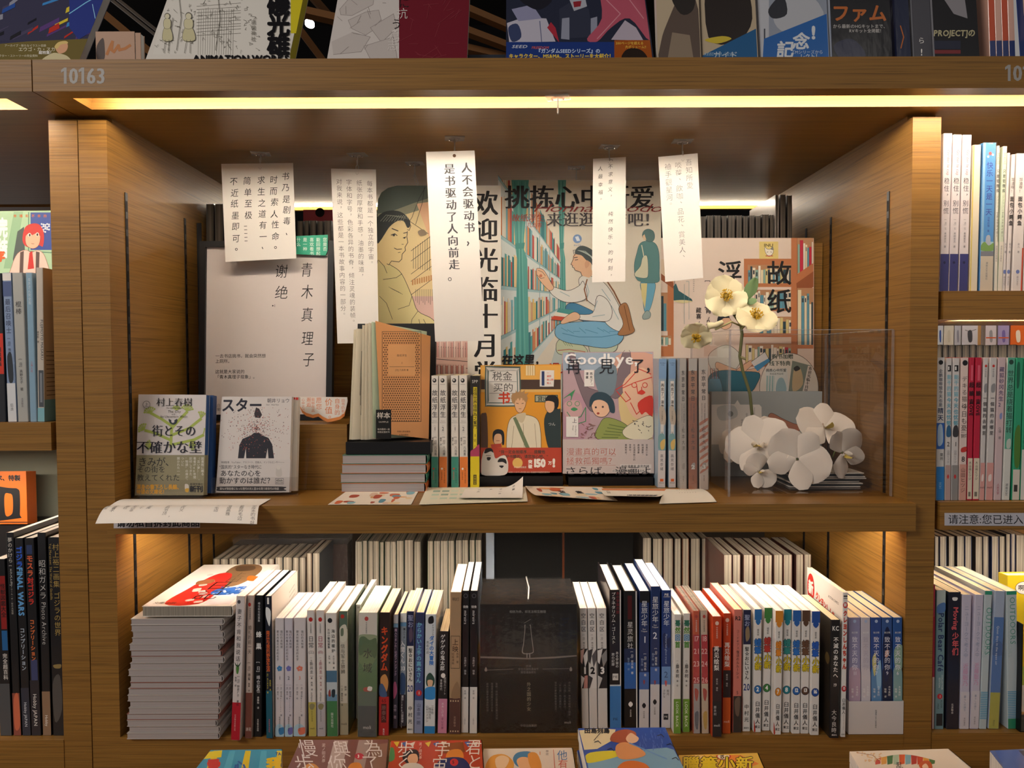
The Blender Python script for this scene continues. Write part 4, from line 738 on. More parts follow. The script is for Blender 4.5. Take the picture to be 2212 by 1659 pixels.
hx, hy, hz = hook(1245, 361, 'clear hook holding the poster of the crouching man', ph=34); m = MB(); m.tube([(hx, hy - .003, hz + .004), (hx, hy - .003, hz - .004)], .0028, ACEDGE, 8); tag(m.build('hanging_bead'), 'small clear bead on the hook over the crouching man poster', 'bead')
hx, hy, hz = hook(896, 352, 'clear hook holding the round cornered poster', ph=40); clipwire(hx, hy, hz + .012, hx + .004, hz - .003, 'wire loop above the round cornered poster')
# riser with the framed notice
yr = .115; rx0, rx1 = aty(452, 1050, yr).x, aty(751, 1055, yr).x; rz = aty(700, 917, yr).z
m = MB(); m.box(rx0, rx1, yr, .29, ZM, rz, WOODV, WOODH); tag(m.build('riser'), 'oak box riser carrying the black frame on the display shelf', 'riser')
yf = .19; c = quad(((415, 511), (712, 517), (716, 908), (428, 915)), yf); tl, tr, br, bl = c
fx0, fx1 = bl.x, br.x; fz0, fz1 = rz + E, (tl.z + tr.z) / 2; lean = .03
r = root('framed_notice', ((fx0 + fx1) / 2, yf, fz0), 'black framed white notice with large handwriting standing on the oak riser', 'picture frame')
S = Matrix.Shear('XZ', 4, (0, 0)) if False else Matrix.Identity(4)
def fp(u, v, d=0.): return Vector((fx0 + (fx1 - fx0) * u + (tl.x - bl.x) * v * (1 - u) + (tr.x - br.x) * v * u, yf + d + lean * v, fz0 + (fz1 - fz0) * v))
bu, bv = 13 / 295, 13 / 395
m = MB()
for (u0, u1, v0, v1) in ((0, bu, 0, 1), (1 - bu, 1, 0, 1), (bu, 1 - bu, 0, bv), (bu, 1 - bu, 1 - bv, 1)):
    q_ = [fp(u0, v1), fp(u1, v1), fp(u1, v0), fp(u0, v0)]; m.hexa(q_, [p + Vector((0, .014, 0)) for p in q_], BLACK)
m.build('frame_border', r)
m = MB(); q_ = [fp(.03, .97, .006), fp(.97, .97, .006), fp(.97, .03, .006), fp(.03, .03, .006)]; m.prism(q_, (0, .006, 0), mat('#ddd6d2', .4))
a = Art(m, Fr((424, 524, 703, 896), q_), .4)
for k, x, y in (('青', 650, 558), ('木', 652, 607), ('真', 652, 660), ('理', 653, 711), ('子', 655, 758)): a.v(k, x, y, 34, INK, -.004, 1, .8, .04)
a.v('谢', 592, 562, 32, INK, -.004, 1, .9, .04); a.v('绝', 594, 610, 32, INK, -.004, 1, .95, .04); a.circ(576, 656, 1.6, INK); a.rect(580, 653, 581, 659, GR)
for t, y in (('一去书店挑书，就会突然想', 762), ('上厕所。', 773.5), ('这就是大家说的', 796.5), ('「青木真理子现象」。', 808)): a.h(t, 449, y, 9.4, '#2b282a', .004)
a.h('独白（故纸', 446, 871, 7.5, GR); a.h('茑屋书店', 446, 880, 7.5, GR); m.build('notice', r)
m = MB(); m.prism([fp(.035, .965, .0035), fp(.965, .965, .0035), fp(.965, .035, .0035), fp(.035, .035, .0035)], (0, .001, 0), ACRYL); m.build('glazing', r)
m = MB(); p = aty(423, 490, .30); slab('hanging_bar', XL + .0005, XL + .009, .296, .2972, ZM + .15, aty(423, 482, .297).z, '#1a1a1d', 'short black metal bar sticking up behind the black frame corner', 'bracket')
# green card and orange tag
Q = quad(((640, 510), (708, 507), (708, 540), (703, 552), (640, 549)), yf + lean - .0035)
m = MB(); m.prism(Q, (0, .0012, 0), mat('#3fae8c')); a = Art(m, Fr((640, 507, 708, 552), quad(((640, 507), (708, 507), (708, 552), (640, 552)), yf + lean - .0035)))
for t, x in (('您是否', 702), ('能回想起', 687.5), ('喜欢看书', 673.5), ('是一种', 659), ('什么', 645)): a.v(t, x, 513, 9.4, '#dff0e6', .01, 1.06)
tag(m.build('shelf_card'), 'green card with white print, clipped to the top right of the frame', 'card')
def orange_outline(k):
    return [(648, 857), (750, 858), (751, 866), (747, 884), (744, 899), (735, 906), (720, 910), (708, 912), (697, 907), (688, 900), (676, 903), (662, 899), (653, 892), (648, 880)] if k else [(648, 857), (750, 858), (751, 866), (747, 884), (743, 893), (733, 900), (720, 903), (708, 905), (698, 900), (688, 893), (676, 896), (662, 892), (653, 886), (648, 876)]
yo = .128
m = MB(); m.prism([aty(x, y, yo) for x, y in orange_outline(1)], (0, .0012, 0), mat('#dc8a4c'))
a = Art(m, Fr((640, 850, 760, 920), quad(((640, 850), (760, 850), (760, 920), (640, 920)), yo))); a.poly(orange_outline(0), '#e2dbd2')
for t, x, y, s in (('旧书仍有着', 741, 861, 7.6), ('自身的', 728.5, 860, 12), ('价值。', 710, 860, 17), ('愿您', 689, 858, 13), ('能够在此', 676.5, 859, 7.6), ('邂逅', 667, 858, 10.5), ('心中之书', 655, 860, 7)): a.v(t, x, y, s, '#d9763a', .0, 1.04)
tag(m.build('shelf_card'), 'white and orange scalloped card on the riser beside the two front books', 'card')
# two faced books on clear stands
def lean_book(px, Y, z0, dep, label, group, draw, cover='#d9d4cd', back=.02, page=PAGES, spine_side=1, coat=0, name='book', spine='#d8d4cd', extra=None, cat='book', rough=.4, band=None, shift=0.):
    """book showing its front: px are the four corners seen, TL TR BR BL"""
    b0, b1 = aty(*px[3], Y), aty(*px[2], Y); t0, t1 = aty(*px[0], Y + back), aty(*px[1], Y + back)
    zb = (b0.z + b1.z) / 2 if z0 is None else z0
    b0.z = b1.z = zb; n = ((b0 - t0).cross(b1 - b0)).normalized(); t1 = atp(*px[1], t0, n); c = [t0, t1, b1, b0]; r = root(name, ((b0.x + b1.x) / 2, Y, zb), label, cat, group)
    m = MB(); fb = [p - n * dep for p in c]; e = n * .0011
    m.hexa(c, [p + e for p in c], mat(cover, rough, coat)); m.hexa(fb, [p - e for p in fb], mat(cover, rough, coat))
    ux = (b1 - b0).normalized(); s0, s1 = (1, 2) if spine_side > 0 else (0, 3); dx = -ux * .001 * spine_side
    m.hexa([c[s0], c[s0] + dx, c[s1] + dx, c[s1]], [fb[s0], fb[s0] + dx, fb[s1] + dx, fb[s1]], mat(spine, .45, coat))
    rect = (px[0][0], min(px[0][1], px[1][1]), px[1][0], max(px[2][1], px[3][1]))
    cq = clip_quad([(x - shift, y) for x, y in px]); a = Art(m, PFr(t0 + n * .0011, n, shift), rough, coat); a.clip = cq; draw(a); m.build('cover', r)
    p = MB(); uy = (t0 - b0).normalized(); g = .0015
    q1 = [c[0] + ux * g - uy * g, c[1] - ux * g - uy * g, c[2] - ux * g + uy * g, c[3] + ux * g + uy * g]; p.hexa([k - n * .00005 for k in q1], [k - n * (dep - .0002) for k in q1], page); p.build('pages', r)
    if band:
        bm = MB(); fr = PFr(t0 + n * .0011, n); y0, y1 = band[0], min(px[2][1], px[3][1])
        ex = lambda i, j, y: px[i][0] + (px[j][0] - px[i][0]) * (y - px[i][1]) / (px[j][1] - px[i][1])
        q0 = [fr(ex(0, 3, y0) - .3, y0, .0004), fr(ex(1, 2, y0) + .3, y0, .0004), b1 + n * .0015 + ux * .0002, b0 + n * .0015 - ux * .0002]; bm.prism(q0, n * .0003, mat(band[1], .5, coat)); fr.dx = shift; ar = Art(bm, fr, .5, coat); ar.clip = cq; fr.z = .00075; band[2](ar)
        side = [q0[s0], q0[s1]] if spine_side > 0 else [q0[0], q0[3]]
        bm.hexa([side[0] + n * .0003, side[0] - ux * .0 + ux * .0004 * spine_side, side[1] + ux * .0004 * spine_side, side[1] + n * .0003], [k - n * (dep + .0004) for k in (side[0], side[0] + ux * .0004 * spine_side, side[1] + ux * .0004 * spine_side, side[1])], mat(band[1], .5, coat)); bm.build('belly_band', r)
    return r
def stand(x0, x1, y, z, h, label, lip=.03, dep=.05, m=ACRYL):
    r = root('book_stand', ((x0 + x1) / 2, y, z), label, 'book stand', 'clear bent book stands'); t = .002; b = MB()
    b.box(x0, x1, y - .008 - t, y - .008, z + E, z + lip, m); b.box(x0, x1, y - .008, y + dep, z + E, z + .002, m); b.build('base', r)
    b = MB(); b.hexa([Vector((x0, y + .034, z + .002)), Vector((x1, y + .034, z + .002)), Vector((x1 + .004, y + .056, z + h)), Vector((x0 + .004, y + .056, z + h))], [Vector((x0, y + .0355, z + .002)), Vector((x1, y + .0355, z + .002)), Vector((x1 + .004, y + .0575, z + h)), Vector((x0 + .004, y + .0575, z + h))], m); b.build('back_plate', r)
def murakami(a):
    g = '#a3b356'
    def sprig(x, y, ang, s):
        for k in range(7):
            t = ang + (k - 3) * .36; a.line([(x, y), (x + s * math.cos(t), y - s * math.sin(t))], s * .16, g); a.circ(x + s * math.cos(t), y - s * math.sin(t), s * .17, g, n=8)
    for pts in (((360, 965), (362, 920), (340, 905), (318, 893)), ((362, 925), (380, 905), (395, 890)), ((362, 940), (400, 925), (425, 905)), ((358, 950), (325, 935), (305, 930)), ((366, 960), (410, 950), (430, 940))): a.line(pts, 6, g)
    for s_ in ((316, 893, 1.9, 13), (395, 888, 1.4, 13), (425, 903, .8, 13), (303, 928, 2.4, 12), (430, 938, .2, 12), (372, 886, 1.5, 9), (318, 962, 3, 11), (400, 962, .1, 12)): sprig(*s_)
    a.circ(308, 874, 8, K); a.circ(308, 874, 7.2, '#cfc9c8'); a.v('上', 308, 869, 10, K)
    a.h('村上春樹', 368, 859, 19.5, K, -.004, 1, .5, 0, True); a.h('Haruki Murakami', 368, 879, 4.5, K, 0, 1, .5); a.h('The City', 368, 885, 7.5, K, 0, 1, .5, .15); a.h('and', 366, 892, 5, K, 0, 1, .5); a.h('Its Uncertain Walls', 367, 896, 7, K, 0, 1, .5, .15)
    a.blob([(356, 905), (365, 909), (374, 905), (372, 914), (365, 917), (358, 913)], '#26323a'); a.circ(365, 910, 3.5, '#cfc9c8')
    a.h('街とその', 320, 917, 27, '#151528', .0, .88, 0, 0, True); a.h('不確かな壁', 286, 951, 30, '#151528', .0, .95, 0, 0, True)
def mura_band(a):
    b = '#1d1e26'
    a.h('きみが、', 289, 987, 21, b, .0, 1, 0, 0, False, -.06); a.h('その街を', 287, 1006, 15.5, b); a.h('教えてくれた', 287, 1024, 15.5, b)
    a.h('渾身の書下ろし長編、', 286, 1046, 11.5, '#e0a52c', .03, .85); a.h('待望の文庫化！', 286, 1057, 10.5, '#e0a52c', .03, .9)
    a.v('図書館に眠る', 429, 987, 6.5, '#dedad0', 0); a.v('〈古い夢〉……。', 420.5, 987, 6.5, '#dedad0'); a.v('著者が40年間', 412, 987, 6.5, '#dedad0'); a.v('封印してきた', 403.5, 987, 6.5, '#dedad0'); a.v('“物語”の扉が、', 395, 987, 6.5, '#dedad0'); a.v('ついに', 386, 987, 6.5, '#dedad0'); a.v('開かれた――', 377, 987, 6.5, '#dedad0')
    a.h('新潮文庫の', 402, 1043, 5.6, b); a.h('新刊', 401, 1049, 14.5, b, .045); a.blob([(391, 1046), (399, 1048), (398, 1062), (392, 1060)], '#d9d5cc'); a.blob([(392, 1056), (399, 1055), (398, 1063), (392, 1062)], '#d7a93a')
yb = .040
lean_book(((300, 852), (446, 853), (440, 1071), (293, 1073)), yb, ZM + .0052, .012, 'pale book with green plant art and olive band, leftmost on a clear stand', None, murakami, '#cfc9c8', .022, PAGES, 1, spine='#2a4f86', band=(983, '#8b8569', mura_band), shift=9)
lean_book(((319, 853), (461, 854), (457, 1066), (309, 1067)), yb + .016, ZM + .0052, .012, 'blue backed book tucked behind the plant cover book at the far left', None, lambda a: a.rect(440, 853, 459, 985, '#25477c'), '#25477c', .022, PAGES, 1, spine='#1f3f74')
stand(XL + .004, aty(440, 1070, yb).x + .003, yb, ZM, .10, 'clear bent stand under the plant cover book at the far left')
def star(a):
    a.h('スター', 478, 859, 32, '#1b1b2b', .03, .93); a.h('朝井リョウ', 577, 860, 10.5, '#2a2836', .0, .93); a.h('Star   Asai Ryo', 575, 872, 4.2, K)
    R_ = random.Random(5)
    for k in range(560):
        r_, t = abs(R_.gauss(0, 44)), R_.uniform(0, 6.28); x, y = 553 + r_ * 1.15 * math.cos(t), 925 + r_ * .9 * math.sin(t)
        if not (476 < x < 624 and 880 < y < 988): continue
        a.tick(k); a.rect(x, y, x + R_.uniform(.8, 2.), y + R_.uniform(.8, 2.), R_.choice(['#8e3b34', '#6b2f2c', '#b3615a', '#3a2a2e', '#c58a7e', '#54464a']), up=False)
    a.up(); a.poly([(514, 990), (517, 962), (524, 948), (541, 941), (549, 935), (560, 935), (568, 941), (580, 946), (588, 960), (592, 990), (580, 990), (578, 968), (574, 990), (532, 990), (531, 968), (527, 990)], '#26252f')
    a.poly([(549, 894), (553, 880), (560, 883), (566, 896), (562, 903), (551, 902)], '#332a30')
    for k in range(520):
        if k < 300: t, r_ = R_.uniform(0, 6.28), R_.random() ** .5; x, y = 555 + 19 * r_ * math.cos(t), 915 + 25 * r_ * math.sin(t)
        else: x, y = R_.uniform(522, 586), R_.uniform(942, 986)
        a.tick(k, 60); a.rect(x, y, x + R_.uniform(1, 2.5), y + R_.uniform(1, 2.5), R_.choice(['#7e332e', '#a85a50', '#3a2226', '#c98d80', '#521f20', '#d9b8ae'] if k < 300 else ['#7e332e', '#4a2a2e', '#1b1a26', '#c98d80', '#31303c']), up=False)
    a.fr.z += .0002
def star_band(a):
    b = '#23222b'
    a.h('映画監督、YouTuber、アスリート、芸能人、インフルエンサー――', 478, 996, 5.2, b, 0, .86); a.h('“国民的”スターなき時代に', 474, 1004, 9.4, b, .006, .82); a.h('あなたの心を', 476, 1015, 14.5, b, .012, 1.02); a.h('動かすのは誰だ？', 474, 1030.5, 15, b, .012, .98)
    a.blob([(470, 1055), (474, 1051), (608, 1051), (613, 1056), (608, 1061), (474, 1061)], '#191923'); a.h('誰もが発信者になった現代の光と歪みを問う新世代の物語', 475, 1052.5, 6, '#dad6d2', 0, .82)
    a.blob([(597, 1012), (602, 1006), (608, 1012), (609, 1028), (597, 1028)], '#b8b4b0'); a.circ(602, 1010, 4.5, '#c8c4bf'); a.rect(595, 1033, 613, 1046, '#77747a'); a.rect(596, 1034, 612, 1045, '#c6c2be'); a.h('45th', 604, 1034, 7, b, .02, 1, .5); a.h('朝日文庫', 604, 1041, 3.6, b, 0, 1, .5)
yb2 = atz(550, 1071, ZM).y
lean_book(((480, 857), (631, 857), (625, 1067), (467, 1069)), yb2, ZM + .0052, .008, 'grey white book with a speckled dissolving figure, on the second clear stand', None, star, '#cbc5c2', .022, PAGEW, 1, spine='#cdc7be', band=(993, '#c6c1bf', star_band))
lean_book(((492, 857), (645, 858), (640, 1064), (480, 1066)), yb2 + .012, ZM + .0052, .009, 'book with red and white spine edge tucked behind the speckled figure book', None, lambda a: (a.rect(630, 857, 638, 863, '#b3261f'), a.rect(639, 858, 645, 864, '#b3261f')), '#cfc8bd', .022, PAGEW, 1, spine='#d6d0c4')
stand(aty(466, 1070, yb2).x - .003, aty(630, 1070, yb2).x + .012, yb2, ZM, .10, 'clear bent stand under the speckled figure book')
# pile of four flat books with the open sample on its black stand
y4 = atz(830, 1063, ZM).y; z_ = ZM
for i, (x0, x1, ya, cc, nm) in enumerate(((737, 921, 1062, '#d0713a', 'bottom book with orange edged cover'), (735, 922, 1040, '#3f7d68', 'second book from the bottom with green edged cover'), (738, 924, 1019, '#d0713a', 'third book with orange edged cover'), (739, 924, 999, '#3f7d68', 'top book with green edged cover'))):
    a0, a1 = aty(x0, ya, y4).x, aty(x1, ya, y4).x; hh = .0143
    magazine(a0, a1, y4 + .001 * (i % 2), z_, hh, .18, 'wrapped %s in the flat pile of four' % nm, 'four flat books under the open sample', None, PAGEF, cc, name='book', cat='book', wr=.6); z_ += hh + .0004
ys = y4 + .003; a0, a1 = aty(747, 980, ys).x, aty(930, 980, ys).x
r = root('book_stand', ((a0 + a1) / 2, ys, z_), 'black tray stand holding the open sample book above the flat pile', 'book stand'); m = MB(); zz = aty(840, 955, ys).z
m.box(a0, a1, ys, ys + .09, z_ + E, zz, BLACK); m.build('tray', r); m = MB(); m.hexa([Vector((a0, ys + .07, zz)), Vector((a1, ys + .07, zz)), Vector((a1, ys + .10, zz + .19)), Vector((a0, ys + .10, zz + .19))], [Vector((a0, ys + .078, zz)), Vector((a1, ys + .078, zz)), Vector((a1, ys + .108, zz + .19)), Vector((a0, ys + .108, zz + .19))], BLACK); m.build('back_plate', r)
zo = zz + .0025
r = root('open_book', (aty(830, 955, ys + .03).x, ys + .03, zo), 'open sample book with orange patterned cover and black corner sticker', 'book')
# cover hinged at its left edge, swung towards us at the right
ya_, yb_ = ys + .004, ys + .05
hl = [aty(811, 693, ya_), aty(930, 726, yb_), aty(926, 953, yb_), aty(823, 936, ya_)]; hl[3].z = max(hl[3].z, zo + .008); n = (hl[3] - hl[0]).cross(hl[1] - hl[0]).normalized(); hl[2] = atp(926, 948, hl[0], n)
zo2 = hl[2].z; m = MB(); m.hexa(hl, [p - n * .0008 for p in hl], mat('#d99a62', .3, .35)); a = Art(m, PFr(hl[0], n), .35, .2)
bd = '#5b4634'
for x0, y0, x1, y1 in ((825, 716, 910, 717), (825, 910, 910, 911), (825, 716, 826, 911), (909, 716, 910, 911)): a.rect(x0, y0, x1, y1, bd)
for j in range(39):
    for i in range(17):
        x, y = 829 + i * 4.9 + (2.4 if j % 2 else 0), 721 + j * 4.95
        if 838 < x < 897 and 745 < y < 812 or x > 907: continue
        a.poly([(x - 1.9, y), (x, y - 1.9), (x + 1.9, y), (x, y + 1.9)], '#6b4f38', False)
a.rect(839, 745, 897, 811, '#dda36c'); a.h('故纸浮生', 868, 765, 5.5, bd, 0, 1, .5); a.h('1', 868, 781, 6, bd, 0, 1, .5); a.rect(841, 792, 895, 792.7, bd); a.h('[日] 几岛青 著', 868, 797, 4.6, bd, 0, 1, .5)
a.rect(812, 885, 845, 948, '#1b1918'); a.h('样本', 828.5, 890, 14.5, '#d6cfc6', .02, 1, .5); a.h('SAMPLE', 828.5, 909, 4.5, '#d6cfc6', 0, 1.3, .5); a.h('每本翻阅一遍', 828.5, 925, 4.4, '#d6cfc6', 0, 1, .5); a.h('就是这里的书', 828.5, 931, 4.4, '#d6cfc6', 0, 1, .5)
a.h('天津人民出版社', 872, 930, 4.2, bd, 0, 1, .5); a.h('台海出版社', 872, 937, 4.2, bd, 0, 1, .5); m.build('cover', r, 'orange patterned cover')
PG1 = mat('#ddd3bb', .7); tops = ((765, 712, 755, 953), (770, 710, 760, 953), (783, 702, 780, 951), (789, 699, 788, 950), (796, 697, 797, 948), (803, 695, 806, 946))
for i, (xt, yt_, xb_, yb3) in enumerate(tops):
    ya2 = ys + .012 - .0016 * i; yc = ys + .05
    q_ = [aty(xt, yt_, ya2), aty(922, 716, yc + .012 - .002 * i), aty(918, 952, yc + .012 - .002 * i), aty(xb_, yb3, ya2)]
    for k in (2, 3): q_[k].z = max(q_[k].z, zo + .0003)
    m = MB(); nn = (q_[3] - q_[0]).cross(q_[1] - q_[0]).normalized(); m.hexa(q_, [p - nn * (.0022 if i < 2 else .0008) for p in q_], PG1 if i != 5 else mat('#b7c7a9', .7))
    a = Art(m, Fr((0, 0, 100, 100), q_, None, nn))
    if i in (1, 4):
        for k in range(3): a.rect(8 + 1.2 * k, 20 + 4 * k, 8.7 + 1.2 * k, 60 + 9 * k, '#6b665c')
    if i == 3: a.rect(6, 10, 7, 80, '#7b776d'); a.rect(9, 30, 10, 70, '#8a9a8a')
    m.build('page_leaf', r)
# spines on the display shelf
SR = 'books standing upright on the display shelf'
for i, (t, b, n_, ft, nm) in enumerate((((908, 976, 520), (912, 974, 1473), '1', '#3f8a78', 'white book numbered 1 with green foot, nearest the open sample'), ((978, 1050, 518), (977, 1052, 1473), '2', '#dd7a34', 'white book numbered 2 with orange foot, left of the gap'), ((1080, 1147, 518), (1083, 1150, 1473), '1', '#3f8a78', 'white book numbered 1 with green foot, right of the gap'), ((1149, 1222, 516), (1154, 1230, 1471), '2', '#dd7a34', 'white book numbered 2 with orange foot, beside the yellow spine'))):
    BK('S3', t, b, nm, SR, '#d8d1c8', [('o', 560, 18, '#2a2829', .45), ('o', 556, 8, '#d8d1c8', .4), ('h', 'TIANWEN', 588, 9, K, .45)] + [('v', k, 637 + 61 * j, 54, '#29292f', .5, .008) for j, k in enumerate('故纸浮生')] + [('h', 'Honnara', 896, 11, GR), ('h', 'Bookstore', 910, 11, GR), ('h', n_, 945, 44, '#29292f'), ('v', '︵', 928, 20, GR), ('v', '︶', 990, 20, GR), ('v', '[日]几岛青 著', 1035, 26, K, .63), ('v', '藏喜/译', 1040, 17, K, .22), ('b', 1205, 1475, ft), ('o', 1307, 9, '#b3482c' if n_ == '1' else '#e8dfd6', .35), ('v', '天津人民美术出版社', 1300, 14, '#173c33' if n_ == '1' else '#4a2410', .66), ('v', '台海出版社', 1330, 14, '#c9533a' if n_ == '1' else '#4a2410', .33)], dep=.13, zs=ZM, Y=.122, page=PAGEC, coat=.3)
BK('S3', (1240, 1330, 520), (1244, 1328, 1468), 'black book with a yellow title strip, tiny photo and yellow foot', SR, '#24201e', [('h', 'SPP', 548, 38, '#cfcac2', .5, 0, .9), ('b', 615, 1200, '#d8c22a', .32, .72), ('p', [(.05, 690), (.3, 700), (.3, 830), (.05, 850)], '#7a6a5e'), ('v', '這個世界值得為之奮鬥', 620, 34, '#2a2414', .52, .02, 1.02), ('h', '1', 1005, 34, '#2a2414', .5, .02), ('v', '兒', 1050, 30, '#2a2414'), ('v', '八海', 1100, 28, '#2a2414', .52), ('p', [(.02, 1160), (.5, 1130), (.98, 1100), (.98, 1200), (.02, 1200)], '#a83c5c'), ('b', 1200, 1470, '#d6bf1e'), ('b', 1355, 1440, '#2e2a14', .35, .68), ('v', '尖端出版', 1360, 19, '#d6bf1e', .52)], dep=.13, zs=ZM, Y=.122, page=PAGEC, coat=.4)
# two faced books on black stands
def tax(a):
    a.rect(1039, 789, 1211, 1000, '#dfa646'); a.rect(1039, 789, 1211, 824, '#e0a84e')
    for y in (797, 808): a.line([(1039, y), (1211, y)], .6, '#b98238')
    for x in (1048, 1136): 
        for k in range(4): a.rect(x + 5 * k, 789, x + 4 + 5 * k, 811 if x > 1100 else 795, '#e6d2a4'); a.rect(x + 4.4 + 5 * k, 789, x + 5 + 5 * k, 811 if x > 1100 else 795, '#8a6b43')
    a.rect(1039, 820, 1211, 841, '#4b382e'); a.rect(1039, 841, 1211, 847, '#d8ac62'); a.rect(1039, 847, 1211, 1000, '#dc962c')
    a.blob([(1048, 797), (1054, 794), (1118, 794), (1124, 799), (1125, 872), (1120, 878), (1054, 878), (1048, 872)], '#54655e', 6); a.blob([(1051, 799), (1056, 797), (1116, 797), (1121, 802), (1122, 870), (1117, 875), (1056, 875), (1051, 870)], '#d5cfc6', 6); a.blob([(1054, 802), (1058, 800), (1115, 800), (1118, 804), (1119, 868), (1115, 871), (1058, 871), (1054, 867)], '#5e6f68', 6); a.blob([(1056, 804), (1060, 802), (1113, 802), (1116, 806), (1117, 866), (1113, 869), (1060, 869), (1056, 865)], '#d8d2c9', 6)
    for y in (824, 849): a.rect(1057, y, 1116, y + .9, '#7a7a76')
    a.h('税金', 1063, 802, 21, '#4c4640', .0, 1.05); a.h('买的', 1065, 827, 20, '#4c4640', .0, 1.1); a.v('书', 1089, 846, 27, '#d0401f', .03)
    a.blob([(1167, 802), (1170, 800), (1195, 800), (1197, 803), (1196, 833), (1193, 835), (1169, 835), (1166, 832)], '#ddd7d0', 6); a.rect(1170, 802, 1176, 833, '#2a3a66')
    for k in range(4): a.h(('一', '瀬野', '森山翔', '唯人')[k], 1181, 803 + 7.4 * k, 4.8, '#cc4a2a', .02)
    a.rect(1155, 853, 1205, 869, '#3e4f45'); a.rect(1157, 855, 1203, 867, '#a9a890'); a.h('貸出', 1161, 855.5, 11.5, '#3a443c', .02)
    # crowd of plain figures
    a.blob([(1036, 905), (1046, 892), (1052, 900), (1054, 960), (1050, 990), (1039, 990)], '#5a4030'); sk, ol = '#dfb088', '#3a2c24'
    a.ink([(1176, 905), (1190, 882), (1206, 884), (1211, 892), (1211, 985), (1190, 975), (1180, 950)], ol, '#2f3b3c', .8); a.ink([(1177, 872), (1184, 861), (1196, 864), (1197, 884), (1188, 892), (1180, 886)], ol, sk, .7); a.blob([(1178, 866), (1182, 856), (1196, 853), (1206, 861), (1206, 878), (1199, 884), (1197, 870), (1186, 866)], '#1f1d1f'); a.h('つん', 1184, 912, 8, '#d8d4cc')
    a.ink([(1094, 968), (1096, 925), (1104, 903), (1122, 896), (1146, 898), (1162, 908), (1168, 935), (1168, 975), (1160, 1000), (1098, 1000)], ol, '#ddd2b8', .9); a.poly([(1108, 903), (1115, 900), (1152, 985), (1145, 990)], '#6f7d5c'); a.blob([(1114, 898), (1122, 893), (1136, 893), (1130, 912), (1120, 910)], '#c9b99a'); a.line([(1130, 915), (1133, 985)], .8, '#8a7a5c'); a.line([(1110, 920), (1104, 980)], .8, '#8a7a5c'); a.line([(1155, 915), (1160, 980)], .8, '#8a7a5c')
    a.ink([(1110, 862), (1116, 856), (1134, 857), (1136, 872), (1130, 887), (1122, 892), (1114, 884)], ol, sk, .7); a.blob([(1106, 868), (1105, 854), (1114, 848), (1128, 847), (1138, 854), (1139, 866), (1134, 868), (1128, 860), (1116, 862), (1111, 872)], '#b0875a'); [a.poly([(x, y), (x + 5, y + 3), (x + dx_, y + dy_)], '#b0875a') for x, y, dx_, dy_ in ((1104, 862, -3, -5), (1107, 853, -2, -6), (1114, 848, 0, -6), (1121, 846, 3, -5), (1128, 847, 6, -5), (1134, 851, 8, -3), (1136, 858, 7, 3), (1112, 858, 4, 8), (1120, 858, 2, 8), (1128, 858, 1, 8))]; a.line([(1115, 871), (1120, 872)], 1, ol); a.line([(1127, 872), (1131, 871)], 1, ol); a.line([(1121, 883), (1126, 883)], .8, ol)
    a.ink([(1066, 945), (1068, 932), (1080, 930), (1086, 940), (1084, 956), (1074, 962), (1067, 956)], ol, sk, .7); a.blob([(1064, 945), (1066, 932), (1076, 927), (1088, 933), (1089, 958), (1085, 960), (1083, 940), (1074, 937), (1068, 942), (1066, 955)], '#1d2026'); a.line([(1072, 952), (1079, 952)], 1, '#8a2f24'); a.poly([(1060, 960), (1082, 958), (1084, 966), (1062, 968)], '#b3422f')
def tax_band(a):
    a.h('“我一定会按顺序……提醒他', 1078, 972, 8.2, '#2a3a30', .02, .98); a.h('爱护书籍的，请您放心吧。”', 1084, 982, 8.2, '#2a3a30', .02, .98)
    a.circ(1118, 1000, 11, '#e0b460'); a.h('突', 1141, 993, 9, '#efe6da', .05); a.h('破', 1141, 1003, 9, '#efe6da', .05); a.h('150', 1151, 988, 23, '#efe6da', .075, .85); a.h('万', 1184, 996, 8, '#efe6da', .04); a.h('!', 1193, 987, 24, '#efe6da', .07); a.h('中信出版集团', 1110, 1007, 4.5, '#e9d8c4'); a.h('★次にくるマンガ大賞 2022 在读者中引起热烈反响★', 1098, 1018, 4, '#e9d8c4', 0, .95)
    a.blob([(1040, 1025), (1042, 985), (1050, 970), (1064, 972), (1070, 990), (1082, 985), (1092, 985), (1098, 1005), (1090, 1026)], '#d9d0c4'); a.blob([(1046, 978), (1050, 969), (1062, 969), (1066, 978), (1060, 975), (1050, 979)], '#201c1c'); a.line([(1050, 984), (1060, 984)], 1, '#201c1c'); a.blob([(1052, 988), (1060, 988), (1058, 994), (1053, 994)], '#201c1c'); a.blob([(1075, 998), (1080, 990), (1092, 992), (1094, 1002), (1086, 998)], '#201c1c'); a.blob([(1078, 1006), (1088, 1006), (1084, 1011)], '#201c1c')
ym = .085
def black_stand(x0, x1, yt, yb, label, tilt):
    y = atz((x0 + x1) / 2, yb, ZM).y; a0, a1 = aty(x0, yb, y).x, aty(x1, yb, y).x; zt_ = aty(x0, yt, y).z
    r = root('book_stand', ((a0 + a1) / 2, y, ZM), label, 'book stand', 'black display stands'); m = MB(); m.box(a0, a1, y, y + .065, ZM, zt_, BLACK); m.build('tray', r)
    m = MB(); q_ = [Vector((a0, y + .045, zt_)), Vector((a1, y + .045, zt_)), Vector((a1, y + .045 + tilt, zt_ + .16)), Vector((a0, y + .045 + tilt, zt_ + .16))]; m.hexa(q_, [p + Vector((0, .006, 0)) for p in q_], BLACK); m.build('back_plate', r)
    return y, zt_ + .0055
y, z = black_stand(1037, 1216, 1029.5, 1050, 'black tray stand under the orange comic with a man in a shirt', .02)
